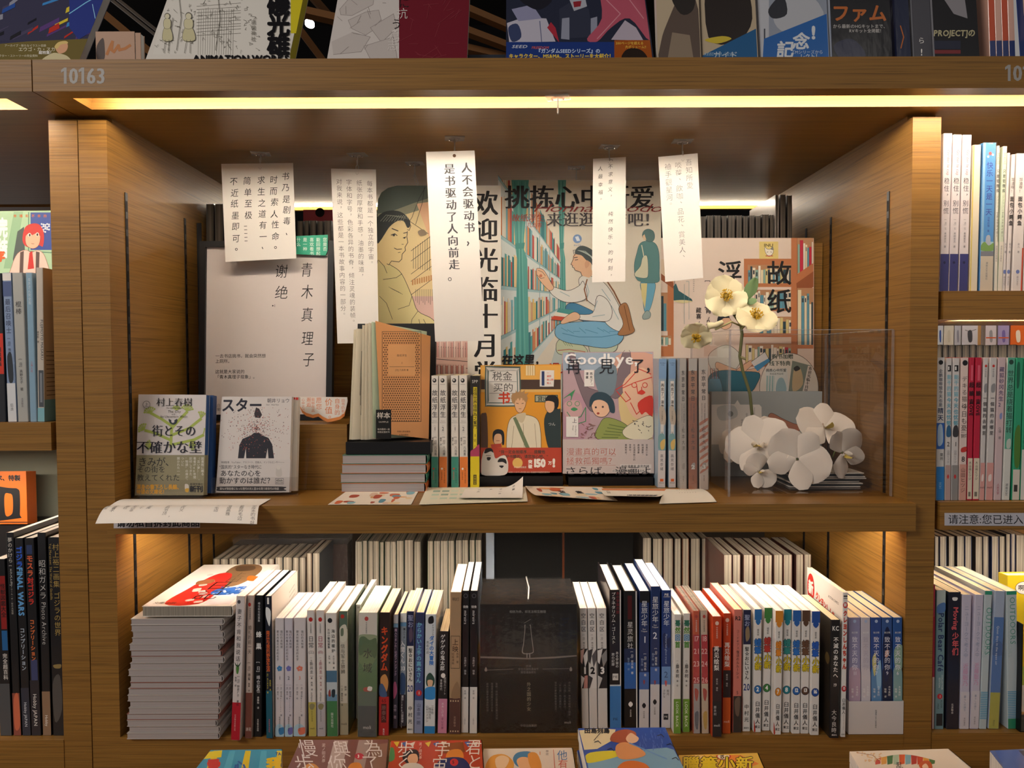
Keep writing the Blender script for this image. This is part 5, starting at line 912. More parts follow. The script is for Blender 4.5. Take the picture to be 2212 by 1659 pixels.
lean_book(((1038, 789), (1211, 787), (1213, 1028), (1039, 1028)), y + .006, z, .018, 'orange comic cover with a blond man in a pale shirt and red band', None, tax, '#dc962c', .02, PAGEC, -1, .3, spine='#d8c89a', band=(967, '#b8432c', tax_band))
def bye(a):
    a.rect(1216, 762, 1409, 950, '#b59aa0'); a.rect(1216, 762, 1409, 800, '#9aaabb'); a.blob([(1330, 770), (1409, 765), (1409, 900), (1370, 930), (1340, 880)], '#cf9f8c'); a.blob([(1216, 860), (1250, 850), (1275, 900), (1260, 950), (1216, 950)], '#b58e9c'); a.blob([(1340, 840), (1409, 830), (1409, 950), (1350, 930)], '#d8c08a')
    for pts in ([(1240, 762), (1262, 830), (1300, 850), (1280, 890), (1255, 850), (1228, 762)], [(1345, 762), (1330, 820), (1315, 850), (1335, 860), (1358, 820), (1362, 762)]): a.ink(pts, '#4a3c44', '#7b6a70', .8)
    a.blob([(1285, 800), (1330, 790), (1325, 850), (1295, 850)], '#71838f')
    g, rd = '#3f8a5a', '#cf3a2c'
    for k in range(12): a.line([(1216 + 2 * k, 862 - 1.5 * k), (1243 - k, 840 + 2.5 * k)], 1.4, g)
    a.blob([(1220, 870), (1250, 866), (1258, 890), (1240, 905), (1222, 898)], '#c7a0a0'); a.circ(1230, 872, 5.5, g); a.circ(1230, 872, 4.3, '#c7a0a0'); a.circ(1247, 872, 5.5, g); a.circ(1247, 872, 4.3, '#c7a0a0'); a.blob([(1233, 884), (1240, 880), (1248, 884), (1240, 888)], g); a.line([(1225, 890), (1235, 905), (1255, 900), (1265, 880), (1265, 910), (1250, 915)], 1.6, g)
    a.blob([(1345, 830), (1380, 795), (1405, 812), (1409, 880), (1385, 905), (1360, 890)], '#e0b69a')
    for pts in ([(1330, 842), (1350, 830), (1380, 797), (1406, 808)], [(1345, 838), (1372, 826), (1408, 815)], [(1332, 845), (1345, 860), (1352, 868), (1362, 862), (1350, 846)], [(1362, 870), (1375, 895), (1390, 880)], [(1375, 832), (1378, 850), (1386, 852), (1386, 836)]): a.line(pts, 1.8, rd)
    for x in (1370, 1393): a.circ(x, 832, 6, rd); a.circ(x, 832, 4.4, '#e0b69a')
    a.blob([(1378, 848), (1386, 842), (1394, 848), (1386, 853)], rd); a.blob([(1378, 870), (1409, 855), (1409, 900), (1395, 890), (1385, 895)], rd)
    ol = '#39343a'; a.ink([(1290, 948), (1296, 915), (1310, 902), (1340, 910), (1360, 925), (1372, 948)], ol, '#8f9a52', .9)
    for k in range(5): a.line([(1300 + 4 * k, 945 - 7 * k), (1335 + 5 * k, 945 - 5 * k)], 1.6, '#5f6f3a')
    a.ink([(1345, 930), (1380, 905), (1409, 900), (1409, 945), (1360, 948)], ol, '#dcd4b8', .8)
    for k in range(14): x, y_ = random.uniform(1370, 1404), random.uniform(905, 938); a.line([(x, y_), (x + random.uniform(-5, 5), y_ + random.uniform(-4, 4))], 1.3, ol)
    a.ink([(1278, 880), (1282, 862), (1300, 856), (1316, 866), (1318, 885), (1306, 900), (1288, 898)], ol, '#e6bb9c', .9); a.blob([(1273, 878), (1276, 858), (1290, 847), (1310, 850), (1325, 866), (1328, 890), (1318, 890), (1312, 872), (1298, 864), (1284, 866), (1278, 876)], '#2e4450'); a.circ(1287, 880, 2.2, ol); a.circ(1302, 879, 2.2, ol); a.circ(1292, 893, 3, '#a8402f', 2.4)
    for k in range(26): x, y_ = random.uniform(1255, 1290), random.uniform(915, 948); a.line([(x, y_), (x + random.uniform(-9, 9), y_ + random.uniform(-6, 6))], 1., '#7a4a3a')
    a.h('Goodbye,', 1218, 758, 33, '#e9e6e4', .022, 1.15)
    a.h('再', 1222, 773, 36, '#1f1d24', .0, .95); a.h('見', 1293, 773, 36, '#1f1d24', .0, .95); a.h('了，', 1362, 773, 34, '#1f1d24', .01, .9)
    a.rect(1262, 799, 1283, 835, '#e2ddd8'); a.v('再見了，', 1277, 804, 6.5, K, .02, 1.2); a.v('漫畫', 1268, 804, 6.5, K, .02, 1.2); a.rect(1223, 900, 1249, 944, '#e2ddd8'); a.v('上', 1241, 903, 11, K); a.rt('Goodbye to', 1244, 919, 4, K); a.rt('Manga', 1238, 919, 4, K)
def bye_band(a):
    r_ = '#b35a48'
    a.h('漫畫真的可以', 1223, 967, 17, r_, -.008, 1.06); a.h('拯救孤獨嗎？', 1223, 987, 17, r_, -.008, 1.06); a.line([(1223, 985), (1330, 985)], .5, r_); a.line([(1223, 1005), (1330, 1005)], .5, r_)
    for t, x in (('寂寞的少年', 1397), ('與漫畫家。', 1388), ('遇過漫畫', 1379), ('在這滿是無力的', 1370), ('世界中。', 1361), ('展開對話。', 1352)): a.v(t, x, 959, 5, K, 0, 1.05)
    a.rect(1340, 1003, 1407, 1012, '#d2ccc8'); a.h('新銳漫畫家 高見奈緒', 1342, 1004, 6.6, K, .01, .98); a.rect(1322, 1014, 1406, 1021, '#d2ccc8'); a.h('打造所有熱愛漫畫之人的作品！', 1323, 1014.5, 5.8, K, .01)
    a.h('さらば、漫画よ', 1219, 1007, 20, '#1f1d24', .0, 1.36)
y, z = black_stand(1228, 1411, 1031.5, 1049, 'black tray stand under the colourful comic with a boy', .02)
lean_book(((1216, 761), (1411, 760), (1412, 1030), (1216, 1029)), y + .006, z, .016, 'colourful comic cover with a dark haired boy and crayon faces', None, bye, '#b59aa0', .024, PAGEW, 1, .5, spine='#a9b0b8', band=(949, '#c3b6b2', bye_band))
for i, (t, b, lb) in enumerate((((1650, 1722, 225), (1630, 1710, 1358), 'blue sky book with a label strip and grey foot, left of the pair'), ((1736, 1803, 225), (1728, 1803, 1358), 'blue sky book with a label strip and grey foot, right of the pair'))):
    BK('S4', t, b, lb, SR, '#8fa6b8', [('b', 225, 400, '#7b9cc0'), ('h', 'Goodbye', 255, 13, K), ('h', 'manga', 272, 11, K), ('b', 420, 660, '#d8d3cc', .25, .75), ('v', '再見了，漫畫', 440, 33, K, .5, .015, 1.12), ('p', [(.1, 660), (.5, 640), (.95, 700), (.9, 800), (.3, 800)], '#bcae9e'), ('v', 'さらば漫画よ', 680, 15, K), ('b', 800, 905, '#d8d3cc', .3, .72), ('v', '下', 865, 28, K), ('p', [(.02, 905), (.6, 880), (.98, 930), (.98, 1030), (.02, 1010)], '#79a0a4'), ('p', [(.3, 960), (.9, 930), (.8, 1010), (.4, 1020)], '#d6b56a'), ('b', 1030, 1360, '#cbc5c4'), ('v', '高見奈緒', 1062, 32, '#35323a', .5, 0, 1.18), ('b', 1280, 1304, '#d2622c', .3, .75), ('h', '東販出版', 1310, 12, K)], dep=.13, zs=ZM, Y=.12, page=PAGEW, coat=.4)
for i, (t, b, c0, lb) in enumerate((((1805, 1896, 222), (1810, 1900, 1362), '#a29b94', 'grey tan book with bold title, left of the film wrapped trio'), ((1900, 1992, 220), (1908, 1996, 1365), '#8a5238', 'rusty brown book with bold title, middle of the film wrapped trio'), ((1996, 2088, 220), (2003, 2094, 1367), '#b3a49a', 'grey book with pinkish stripes, right of the film wrapped trio beside the clear box'))):
    P = [('b', 222, 330, '#a9a39c')]
    if i == 2: P += [('p', [(.05 + .02 * k, 780 + 60 * k), (.9, 740 + 60 * k), (.95, 760 + 60 * k), (.1, 805 + 60 * k)], '#a5664f') for k in range(8)]
    if i == 1: P += [('b', 330, 560, '#94694f')]
    P += [('v', '东京平常日', 325 - 4 * i, 44, '#1d1b1f', .5, .02, 1.28), ('r', 'TOKYO HIGORO', 610, 21, '#3a363a', .62, .01), ('r', 'MATSUMOTO TAIYO', 610, 15, '#3a363a', .3), ('v', '[日]', 795, 14, K), ('v', '松本大洋.', 825, 42, '#2b282b', .5, -.005, 1.22), ('v', '•••', 1060, 20, K), ('p', [(.35, 1140), (.7, 1130), (.7, 1180), (.35, 1180)], '#8d8781'), ('v', '四川美术', 1240, 13, K)]
    if i: P += [('h', str(i + 1), 1140, 50, '#c9c3bc', .5, .03, 1.6)]
    BK('S4', t, b, lb, SR, c0, P, dep=.14, zs=ZM, Y=.10, page=PAGEG, coat=.95, film=1)
# leaflets lying on the shelf edge
def flat_sheet(name, px, z, label, draw, rect, col, cat='leaflet', curl=(), group=None):
    q_ = [atz(x, y, z) for x, y in px]
    def fn(u, v):
        a, b, c, d = q_; p = (a * (1 - u) + b * u) * (1 - v) + (d * (1 - u) + c * u) * v
        for f in curl: p = p + Vector((0, 0, f(u, v)))
        return p
    return sheet(name, None, label, cat, draw, rect, col, .0003, group, fn, Vector((0, 0, 1)), 24, 10)
LF = 'loose leaflets along the front of the display shelf'
def lf_art(seed, words=()):
    def d(a):
        R_ = random.Random(seed); pal = ['#c8643c', '#d9a066', '#7fb0bd', '#a9482f', '#e2c9a0', '#5a8fa0', '#d8b8a0']
        for k in range(22):
            x, y_ = R_.uniform(3, 93), R_.uniform(6, 88); w_, h_ = R_.uniform(3, 14), R_.uniform(6, 24)
            a.blob([(x, y_), (min(98, x + w_), y_ + 2), (min(98, x + w_ - 1), min(97, y_ + h_)), (x + 1, min(97, y_ + h_))], R_.choice(pal))
        for t, x, y_, s in words: a.h(t, x, y_, s, K, .02, .4)
    return d
zq = ZM + .0006
flat_sheet('leaflet', ((750, 1060), (905, 1058), (888, 1090), (708, 1090)), zq, 'leaflet with orange and blue drawings, leftmost along the shelf edge', lf_art(1), (0, 0, 100, 100), '#e3d8c8', group=LF)
flat_sheet('leaflet', ((922, 1053), (1135, 1052), (1140, 1083), (905, 1090)), zq + .0008, 'pale leaflet with faint green print under the curled sheet', lambda a: [a.rect(8 + 9 * (k % 6), 20 + 22 * (k // 6), 15 + 9 * (k % 6), 30 + 22 * (k // 6), random.choice(['#b9cdb8', '#cfd8c4', '#8fa99a'])) for k in range(18)], (0, 0, 100, 100), '#ddd8c2', group=LF)
def curl_art(a):
    for t, x in (('己声', 25), ('声', 45), ('字一步', 62), ('总算…', 84)): a.v(t, x, 8, 12, '#2b2729', 0, 1.6, .45)
flat_sheet('leaflet', ((1005, 1056), (1130, 1052), (1128, 1079), (992, 1079)), zq + .0018, 'white sheet with handwriting and a curled up corner, before the black stands', curl_art, (0, 0, 100, 100), '#e6e1d8', curl=(lambda u, v: .028 * max(0, u - .62) ** 2 / .14 * max(0, .6 - v), lambda u, v: .006 * max(0, v - .6)), group=LF)
flat_sheet('leaflet', ((1135, 1050), (1300, 1052), (1335, 1082), (1160, 1088)), zq + .0008, 'leaflet with orange and teal people drawing, middle of the shelf edge', lf_art(3, (('音', 36, 30, 24), ('集', 58, 32, 24))), (0, 0, 100, 100), '#e3d3bf', curl=(lambda u, v: .012 * v * v * (1 - u),), group=LF)
flat_sheet('leaflet', ((1296, 1055), (1450, 1056), (1420, 1088), (1310, 1086)), zq + .0016, 'cream leaflet with a barcode and orange band at its back edge', lambda a: (a.rect(2, 2, 98, 16, '#cf7a44'), [a.rect(40 + 2.4 * k, 62, 41.2 + 2.4 * k + .8 * (k % 3), 84, '#2b2729') for k in range(22)], a.v('几岛', 10, 20, 14, '#6b5a48', 0, 1, .5)), (0, 0, 100, 100), '#e4ddcd', curl=(lambda u, v: .010 * v * v,), group=LF)
flat_sheet('leaflet', ((1440, 1056), (1515, 1056), (1548, 1084), (1424, 1088)), zq + .0008, 'cream folded leaflet at the right end of the shelf edge', lambda a: (a.rect(10, 4, 80, 12, '#d9935c'), [a.line([(30 + 6 * k, 20), (36 + 6 * k, 50)], 1, '#6b6257') for k in range(7)]), (0, 0, 100, 100), '#e6dfd0', curl=(lambda u, v: .008 * v * (1 - v) * 2,), group=LF)
# long sheet hanging over the left end of the shelf
zt3 = ZM + .0006
LP = [atz(282, 1079, zt3), atz(585, 1078, zt3)]
def lfn(u, v):
    p0 = Vector((-.60 + .262 * u, 0, 0)); A_ = LP[0].lerp(LP[1], u)
    t = v
    if t < .32: return Vector((A_.x + (-.012 * (1 - u)) * t, A_.y + (-.017 - A_.y) * t / .32, zt3 + .0004 + .004 * math.sin(t / .32 * 3.1) * (1 - u)))
    s = (t - .32) / .68
    end = aty(206 + (555 - 206) * u, 1131 + 1 * u - 3 * math.sin(3.1 * u), -.055); st = Vector((A_.x - .012 * (1 - u) * .32, -.017, zt3 + .0006))
    return st.lerp(end, s) + Vector((0, 0, .007 * math.sin(s * 3.14)))
def long_art(a):
    for j, (t, x) in enumerate((('用文库本的书就', 94), ('其实原的毛边', 86), ('读书感高雅', 78), ('不一毛边', 70), ('和摩托文', 48), ('那么的书顶，', 38), ('作文库', 26), ('一二十', 21), ('和毛边本', 16), ('新潮社', 11), ('读者看不', 3.5), ('书页出', -2))):
        a.v(t, x + 3, 38, 9.5, '#5a5553', -.005, .98, .32)
sheet('long_sheet', None, 'long white sheet with faint vertical print curling over the left end of the shelf', 'paper', long_art, (0, 0, 100, 100), '#ebe6de', .0003, None, lfn, Vector((0, -.35, .93)), 24, 28)
m = MB(); q_ = [p + Vector((0, -.0146, 0)) for p in quad(((246, 1122), (432, 1122), (432, 1141), (246, 1142)), 0)]; q_ = quad(((246, 1118), (432, 1118), (432, 1140), (246, 1141)), -.0148); m.prism(q_, (0, -.0005, 0), mat('#c9c6ca')); a = Art(m, Fr((246, 1118, 432, 1141), [p + Vector((0, -.0006, 0)) for p in q_])); a.h('请勿私自拆封此商品', 252, 1119, 20, '#1b1a20', .03); tag(m.build('notice_strip'), 'pale printed notice strip mostly hidden under the long curling sheet', 'sign')
# ------------------------------------------------------------------ posters at the back of the display shelf
OL = '#3d3a3b'
def poster1(a):
    base = [(815, 445), (817, 430), (824, 416), (838, 406), (858, 401), (1082, 401), (1082, 900), (815, 900)]
    a.poly(base, '#e6cf9c'); a.poly([(815, 445), (817, 430), (824, 416), (838, 406), (858, 401), (935, 401), (935, 425), (890, 440), (850, 455), (815, 462)], '#55625c'); a.poly([(815, 462), (850, 455), (890, 440), (935, 425), (935, 445), (880, 462), (815, 480)], '#8b8d78')
    a.poly([(900, 440), (1040, 420), (1040, 640), (950, 640), (930, 520)], '#e9bb96'); a.poly([(880, 640), (1040, 640), (1040, 900), (900, 900)], '#dcb7ac'); a.poly([(815, 660), (900, 690), (940, 760), (940, 900), (815, 900)], '#b9c9b4')
    # building lines
    for k in range(9): a.line([(893 + 5 * k, 536 - 3.6 * k), (893 + 5 * k, 580 + .6 * k)], .9, OL)
    for y0 in (530, 552, 580, 596, 625): a.line([(888, y0 + 12), (942, y0 - 28)], 1, OL)
    for k in range(10): a.rect(890 + 5 * k, 604 - 1.2 * k, 893 + 5 * k, 616 - 1.2 * k, '#c98f5c')
    for k in range(12): a.line([(898 + 4 * k, 625), (898 + 4 * k, 650 + 4 * (k % 3))], .7, OL)
    for y0 in (748, 775, 790): a.line([(936, y0), (1010, y0 + 6)], 1.2, OL)
    for k in range(14): a.rect(938 + 5.2 * k, 748 - (k % 3) * 8, 942 + 5.2 * k, 772, ['#e0b7ac', '#d49f96', '#e8cfc4'][k % 3]); a.line([(938 + 5.2 * k, 748 - (k % 3) * 8), (938 + 5.2 * k, 772)], .6, OL)
    for k in range(12): a.rect(940 + 5.6 * k, 790, 945 + 5.6 * k, 815, ['#c9877c', '#e3c9bd'][k % 2]); a.line([(940 + 5.6 * k, 788), (940 + 5.6 * k, 815)], .6, OL)
    # young man looking over his shoulder
    a.ink([(815, 570), (828, 566), (846, 574), (868, 592), (890, 640), (903, 672), (935, 690), (950, 720), (930, 740), (880, 742), (815, 720)], OL, '#ddcf96', 1.1)
    a.poly([(815, 520), (828, 500), (868, 490), (880, 510), (880, 530), (872, 548), (868, 562), (862, 567), (846, 565), (838, 575), (822, 568), (815, 560)], '#e6cf98')
    a.line([(880, 500), (879, 512), (881, 524), (875, 534), (876, 541), (869, 549), (868, 560), (862, 566), (846, 564)], 1.3, OL); a.line([(846, 564), (840, 572), (836, 570)], 1.2, OL)
    a.blob([(815, 480), (815, 470), (830, 458), (852, 455), (870, 460), (884, 474), (886, 488), (880, 492), (872, 478), (858, 478), (842, 490), (830, 508), (822, 520), (815, 524)], '#33393a')
    for k in range(9): a.line([(822 + 6 * k, 478 + (k % 2)), (834 + 5.4 * k, 466 - .3 * (k - 4) ** 2 * .3), (848 + 4.2 * k, 466 + k)], .9, '#8d9484')
    a.line([(880, 476), (888, 488), (884, 498), (880, 496)], 1, OL)
    a.line([(847, 494), (860, 499)], 2, OL); a.line([(872, 504), (880, 502)], 1.6, OL); a.line([(845, 508), (853, 505), (858, 509)], 1.6, OL); a.circ(851, 508, 2.6, OL); a.line([(871, 514), (877, 512)], 1.5, OL); a.circ(874, 514, 1.8, OL); a.line([(868, 528), (872, 528)], 1, OL); a.line([(852, 536), (858, 539), (868, 538)], 1.4, OL); a.line([(860, 546), (865, 545)], 1, OL)
    a.line([(818, 562), (830, 575), (836, 590)], 1, OL); a.line([(868, 592), (856, 600), (828, 604)], 1, OL); a.line([(890, 640), (884, 660), (860, 668)], .9, OL); a.line([(820, 640), (835, 655), (848, 690)], .9, OL); a.line([(903, 672), (890, 690), (888, 705)], .9, OL); a.line([(915, 690), (930, 720)], 1, OL); a.line([(905, 690), (915, 730)], 1, OL)
    for k in range(6): a.line([(840 + 4 * k, 620 + 2 * k), (850 + 4 * k, 626 + 2 * k)], .6, OL)
    # hanging coat sketch at the top
    a.line([(919, 405), (905, 430), (890, 470), (885, 478)], 1, OL); a.line([(917, 405), (912, 440), (898, 485)], 1, OL); a.line([(885, 478), (925, 505)], 1, OL); a.blob([(903, 500), (915, 496), (922, 506), (908, 510)], '#8b7b66')
    # white title strip
    a.rect(1010, 401, 1082, 900, '#e4dfd5')
    for k, y in zip('欢迎光临十月堂', (410, 470, 533, 596, 654, 717, 778)): a.v(k, 1050, y, 57, '#19171a', .012, 1, .93, 0, True)
p1o = [(815, 900)] + [(815, 445), (817, 430), (824, 416), (838, 406), (858, 401)] + [(1082, 401), (1082, 900)]
YP1, YP2, YP3 = .262, .284, .2895
m = MB(); m.prism([aty(x, y, YP1) for x, y in p1o], (0, .0008, 0), mat('#e4dfd5')); poster1(Art(m, PFr(aty(900, 500, YP1), Vector((0, -1, 0)))))
tag(m.build('poster'), 'round cornered poster of a young man glancing back, with heavy black vertical title strip', 'poster')
def poster2(a):
    a.rect(1076, 389, 1428, 890, '#e3dccd'); R_ = random.Random(4)
    vx, vy = 1262, 640
    def X(t): return 1076 + (1212 - 1076) * t
    def Yv(y, t):
        x = X(t); return y + (vy - y) * (x - 1076) / (vx - 1076)
    a.poly([(1076, 389), (X(1), Yv(389, 1)), (X(1), Yv(890, 1)), (1076, 890)], '#d3dcdb')
    rows = [250, 388, 512, 625, 738, 850]; pal = ['#d98a5c', '#e2c476', '#5aa6a6', '#c6564c', '#e6dccb', '#e6dccb', '#7fb3c0', '#d6a27c', '#efe8da', '#2f7f86', '#e9cf9a']
    for r0, r1 in zip(rows, rows[1:]):
        t = 0.; ln = []
        while t < .97:
            t2 = min(.99, t + R_.uniform(.018, .04) * (1 - .4 * t)); top = r0 + 16 + R_.uniform(0, 26)
            P = [(X(t), max(389.5, Yv(top, t))), (X(t2), max(389.5, Yv(top, t2))), (X(t2), max(389.5, Yv(r1 - 9, t2))), (X(t), max(389.5, Yv(r1 - 9, t)))]
            a.poly(P, R_.choice(pal), False); ln.append([P[0], P[3]]); t = t2
        a.up()
        for l_ in ln: a.line(l_, .5, '#6f7d80', False)
        a.up()
        if r1 < 860: a.poly([(1076, Yv(r1 - 9, 0)), (X(1), Yv(r1 - 9, 1)), (X(1), Yv(r1, 1)), (1076, Yv(r1, 0))], '#9fc0c6'); a.line([(1076, Yv(r1 - 9, 0)), (X(1), Yv(r1 - 9, 1))], .8, '#5f7f88')
    for t in (.45, .66, .82): a.line([(X(t), max(390, Yv(389, t))), (X(t), Yv(820, t))], 1.6, '#8fb2ba')
    for x, w_, y1 in ((1122, 17, 850), (1213, 8, 720)):
        a.poly([(x - w_, 389), (x + w_ * 1.2, 389), (x + w_ * .5, 535), (x + w_, 560), (x + w_ * 1.3, y1), (x - w_ * .6, y1), (x - w_ * .3, 560), (x - w_ * .5, 535)], '#58a29c')
        for k in range(4): a.line([(x - w_ * .6 + w_ * .45 * k, 392), (x - w_ * .2 + w_ * .18 * k, 530), (x - w_ * .2 + w_ * .35 * k, y1)], 1.2, ['#3f8580', '#79bab2'][k % 2])
        a.poly([(x - w_ * .55, 526), (x + w_ * .7, 524), (x + w_ * .6, 537), (x - w_ * .5, 538)], '#4a938d')
    a.poly([(1160, 890), (1215, 700), (1240, 690), (1260, 890)], '#c3cfcd')
    # passer by in a teal coat
    b = '#41646a'
    a.ink([(1384, 610), (1414, 610), (1412, 640), (1402, 672), (1392, 672), (1388, 640)], b, '#6fb0d0', .7); a.poly([(1384, 612), (1398, 612), (1396, 640), (1393, 668), (1386, 640)], '#e2d79a'); a.ink([(1388, 682), (1397, 671), (1405, 676), (1403, 687), (1390, 690)], b, '#9fb4b2', .8)
    a.ink([(1376, 545), (1382, 527), (1395, 521), (1414, 525), (1423, 545), (1424, 590), (1420, 610), (1378, 606), (1370, 575)], b, '#5f8f92', .8); a.ink([(1388, 556), (1398, 554), (1400, 592), (1394, 601), (1374, 598), (1371, 590), (1383, 575)], b, '#dcdcc4', .8); a.line([(1386, 530), (1391, 556)], 2, '#dcdcc4')
    a.ink([(1388, 512), (1390, 500), (1400, 495), (1411, 500), (1414, 512), (1410, 521), (1400, 522)], b, '#5d7f80', .8); a.poly([(1388, 510), (1392, 506), (1396, 518), (1390, 519)], '#e3c6a6')
    a.circ(1247, 516, 9.5, '#7f9fd0'); a.poly([(1242, 512), (1249, 510), (1253, 520), (1246, 521)], '#dce4ee'); a.h('清水文化', 1247, 528, 4, '#5f7fb0', 0, 1, .5)
    # crouching young man reaching to the shelf
    jl, jd = '#7fb6d6', '#4a86ad'
    a.ink([(1202, 742), (1215, 731), (1240, 735), (1262, 748), (1268, 762), (1240, 766), (1206, 764)], OL, '#c9d3b4', .9); a.line([(1205, 757), (1230, 755), (1264, 760)], 1.6, '#c06a55'); a.ink([(1272, 744), (1290, 728), (1326, 730), (1332, 755), (1300, 768), (1278, 766)], OL, '#c3cfb8', .9)
    for k in range(4): a.line([(1216 + 5 * k, 738 + k), (1222 + 5 * k, 746 + k)], .9, '#6d8a60')
    a.ink([(1222, 662), (1236, 654), (1260, 662), (1290, 680), (1280, 700), (1250, 690), (1224, 684)], OL, jd, .9)
    a.ink([(1199, 712), (1208, 700), (1240, 696), (1285, 694), (1325, 700), (1345, 715), (1342, 738), (1310, 752), (1262, 746), (1225, 740), (1202, 728)], OL, jl, 1)
    for k in range(9): a.line([(1212 + 13 * k, 708 + 4 * (k % 3)), (1226 + 13 * k, 716 + 4 * (k % 2))], 1, jd)
    a.line([(1215, 720), (1250, 728), (1300, 728), (1335, 722)], 1.3, jd)
    sw, ss = '#e3e2dc', '#a9bfc2'
    a.ink([(1250, 604), (1264, 594), (1284, 600), (1306, 612), (1326, 640), (1344, 676), (1350, 700), (1338, 716), (1310, 700), (1292, 668), (1268, 648), (1256, 628)], OL, sw, 1)
    a.ink([(1260, 608), (1250, 618), (1226, 628), (1196, 620), (1186, 622), (1192, 636), (1218, 652), (1250, 652), (1268, 640)], OL, sw, 1)
    a.ink([(1290, 640), (1310, 646), (1322, 670), (1316, 692), (1290, 694), (1250, 690), (1248, 680), (1280, 676)], OL, sw, 1)
    for q_ in (((1266, 610), (1272, 630), (1268, 645)), ((1300, 625), (1318, 650)), ((1320, 660), (1336, 690)), ((1210, 630), (1230, 640)), ((1280, 684), (1306, 680)), ((1290, 650), (1284, 668))): a.line(q_, 1.6, ss)
    sk = '#e6bd9b'
    a.ink([(1159, 586), (1160, 580), (1172, 582), (1180, 592), (1190, 610), (1196, 622), (1188, 628), (1176, 618), (1166, 606), (1160, 596)], OL, sk, .8); a.line([(1162, 584), (1172, 588), (1178, 596)], .8, OL); a.circ(1168, 596, 3.4, '#d0805f'); a.line([(1160, 594), (1168, 602), (1176, 600)], .8, OL)
    a.poly([(1190, 690), (1198, 680), (1232, 686), (1226, 694)], '#c9513c'); a.poly([(1194, 682), (1202, 672), (1236, 676), (1230, 686)], '#e6dfd2'); a.poly([(1202, 674), (1207, 666), (1240, 670), (1234, 680)], '#4f9a96'); a.line([(1190, 691), (1226, 694.5), (1236, 678)], .8, OL)
    a.ink([(1211, 696), (1222, 684), (1240, 674), (1252, 680), (1250, 690), (1230, 696), (1216, 700)], OL, sk, .8)
    a.poly([(1233, 572), (1237, 560), (1238, 552), (1246, 544), (1262, 546), (1278, 560), (1276, 580), (1282, 592), (1272, 600), (1258, 596), (1254, 588), (1242, 584), (1240, 578)], sk); a.line([(1246, 545), (1239, 554), (1238, 561), (1233, 571), (1237, 574), (1236, 577), (1240, 579), (1242, 584), (1254, 588), (1257, 596)], 1.1, OL)
    a.blob([(1242, 548), (1246, 536), (1258, 531), (1276, 538), (1290, 552), (1292, 578), (1284, 584), (1276, 568), (1266, 562), (1256, 552)], '#4a5558')
    for k in range(6): a.line([(1248 + 3 * k, 541 + k), (1264 + 3.4 * k, 543 + 3 * k), (1280 + 1.6 * k, 556 + 4 * k)], 1, '#b9c6c2')
    a.blob([(1264, 566), (1270, 563), (1273, 572), (1266, 580), (1263, 574)], '#dba98a'); a.line([(1240, 557), (1247, 556)], 1.6, OL); a.line([(1242, 562), (1248, 561)], 1.4, OL); a.line([(1244, 540), (1238, 541), (1240, 550)], .9, OL)
    bg = '#8d5f41'
    a.line([(1268, 604), (1262, 625), (1268, 650)], 2.6, bg); a.line([(1310, 606), (1326, 630), (1342, 662)], 3, bg); a.ink([(1336, 668), (1346, 655), (1356, 660), (1366, 700), (1370, 716), (1352, 724), (1334, 722), (1346, 700)], OL, '#a9784f', .9); a.line([(1348, 660), (1360, 714)], 1.2, '#6d452b')
    a.h('挑拣心中所爱', 1090, 399, 54, '#17161a', .012, 1.0, 0, 0, True); a.h('Honnarabodo', 1148, 436, 25, '#8e2f2a', -.006, 2.1, 0, .35, False, -.06)
    a.h('故纸浮生', 1106, 462, 17.6, '#a8453a', .0, 1, 0, 0, True); a.h('几岛青', 1138, 481, 11, '#a8453a'); a.h('来逛逛书店吧！', 1180, 458, 33, '#4b484c', .004, 1.06, 0, 0, True)
    a.h('在这里，', 1083, 765, 25, '#1d1b1e', .03, .95, 0, .12); a.h('遇见你', 1186, 783, 24, '#b03a32', .03)
m = MB(); a = Art(m, PFr(aty(1200, 600, YP2), Vector((0, -1, 0)))); poster2(a); m.prism(quad(((1076, 389), (1428, 389), (1428, 890), (1076, 890)), YP2), (0, .0008, 0), mat('#e3dccd'))
tag(m.build('poster'), 'poster of a crouching young man taking books from a shelf under a big black title', 'poster')
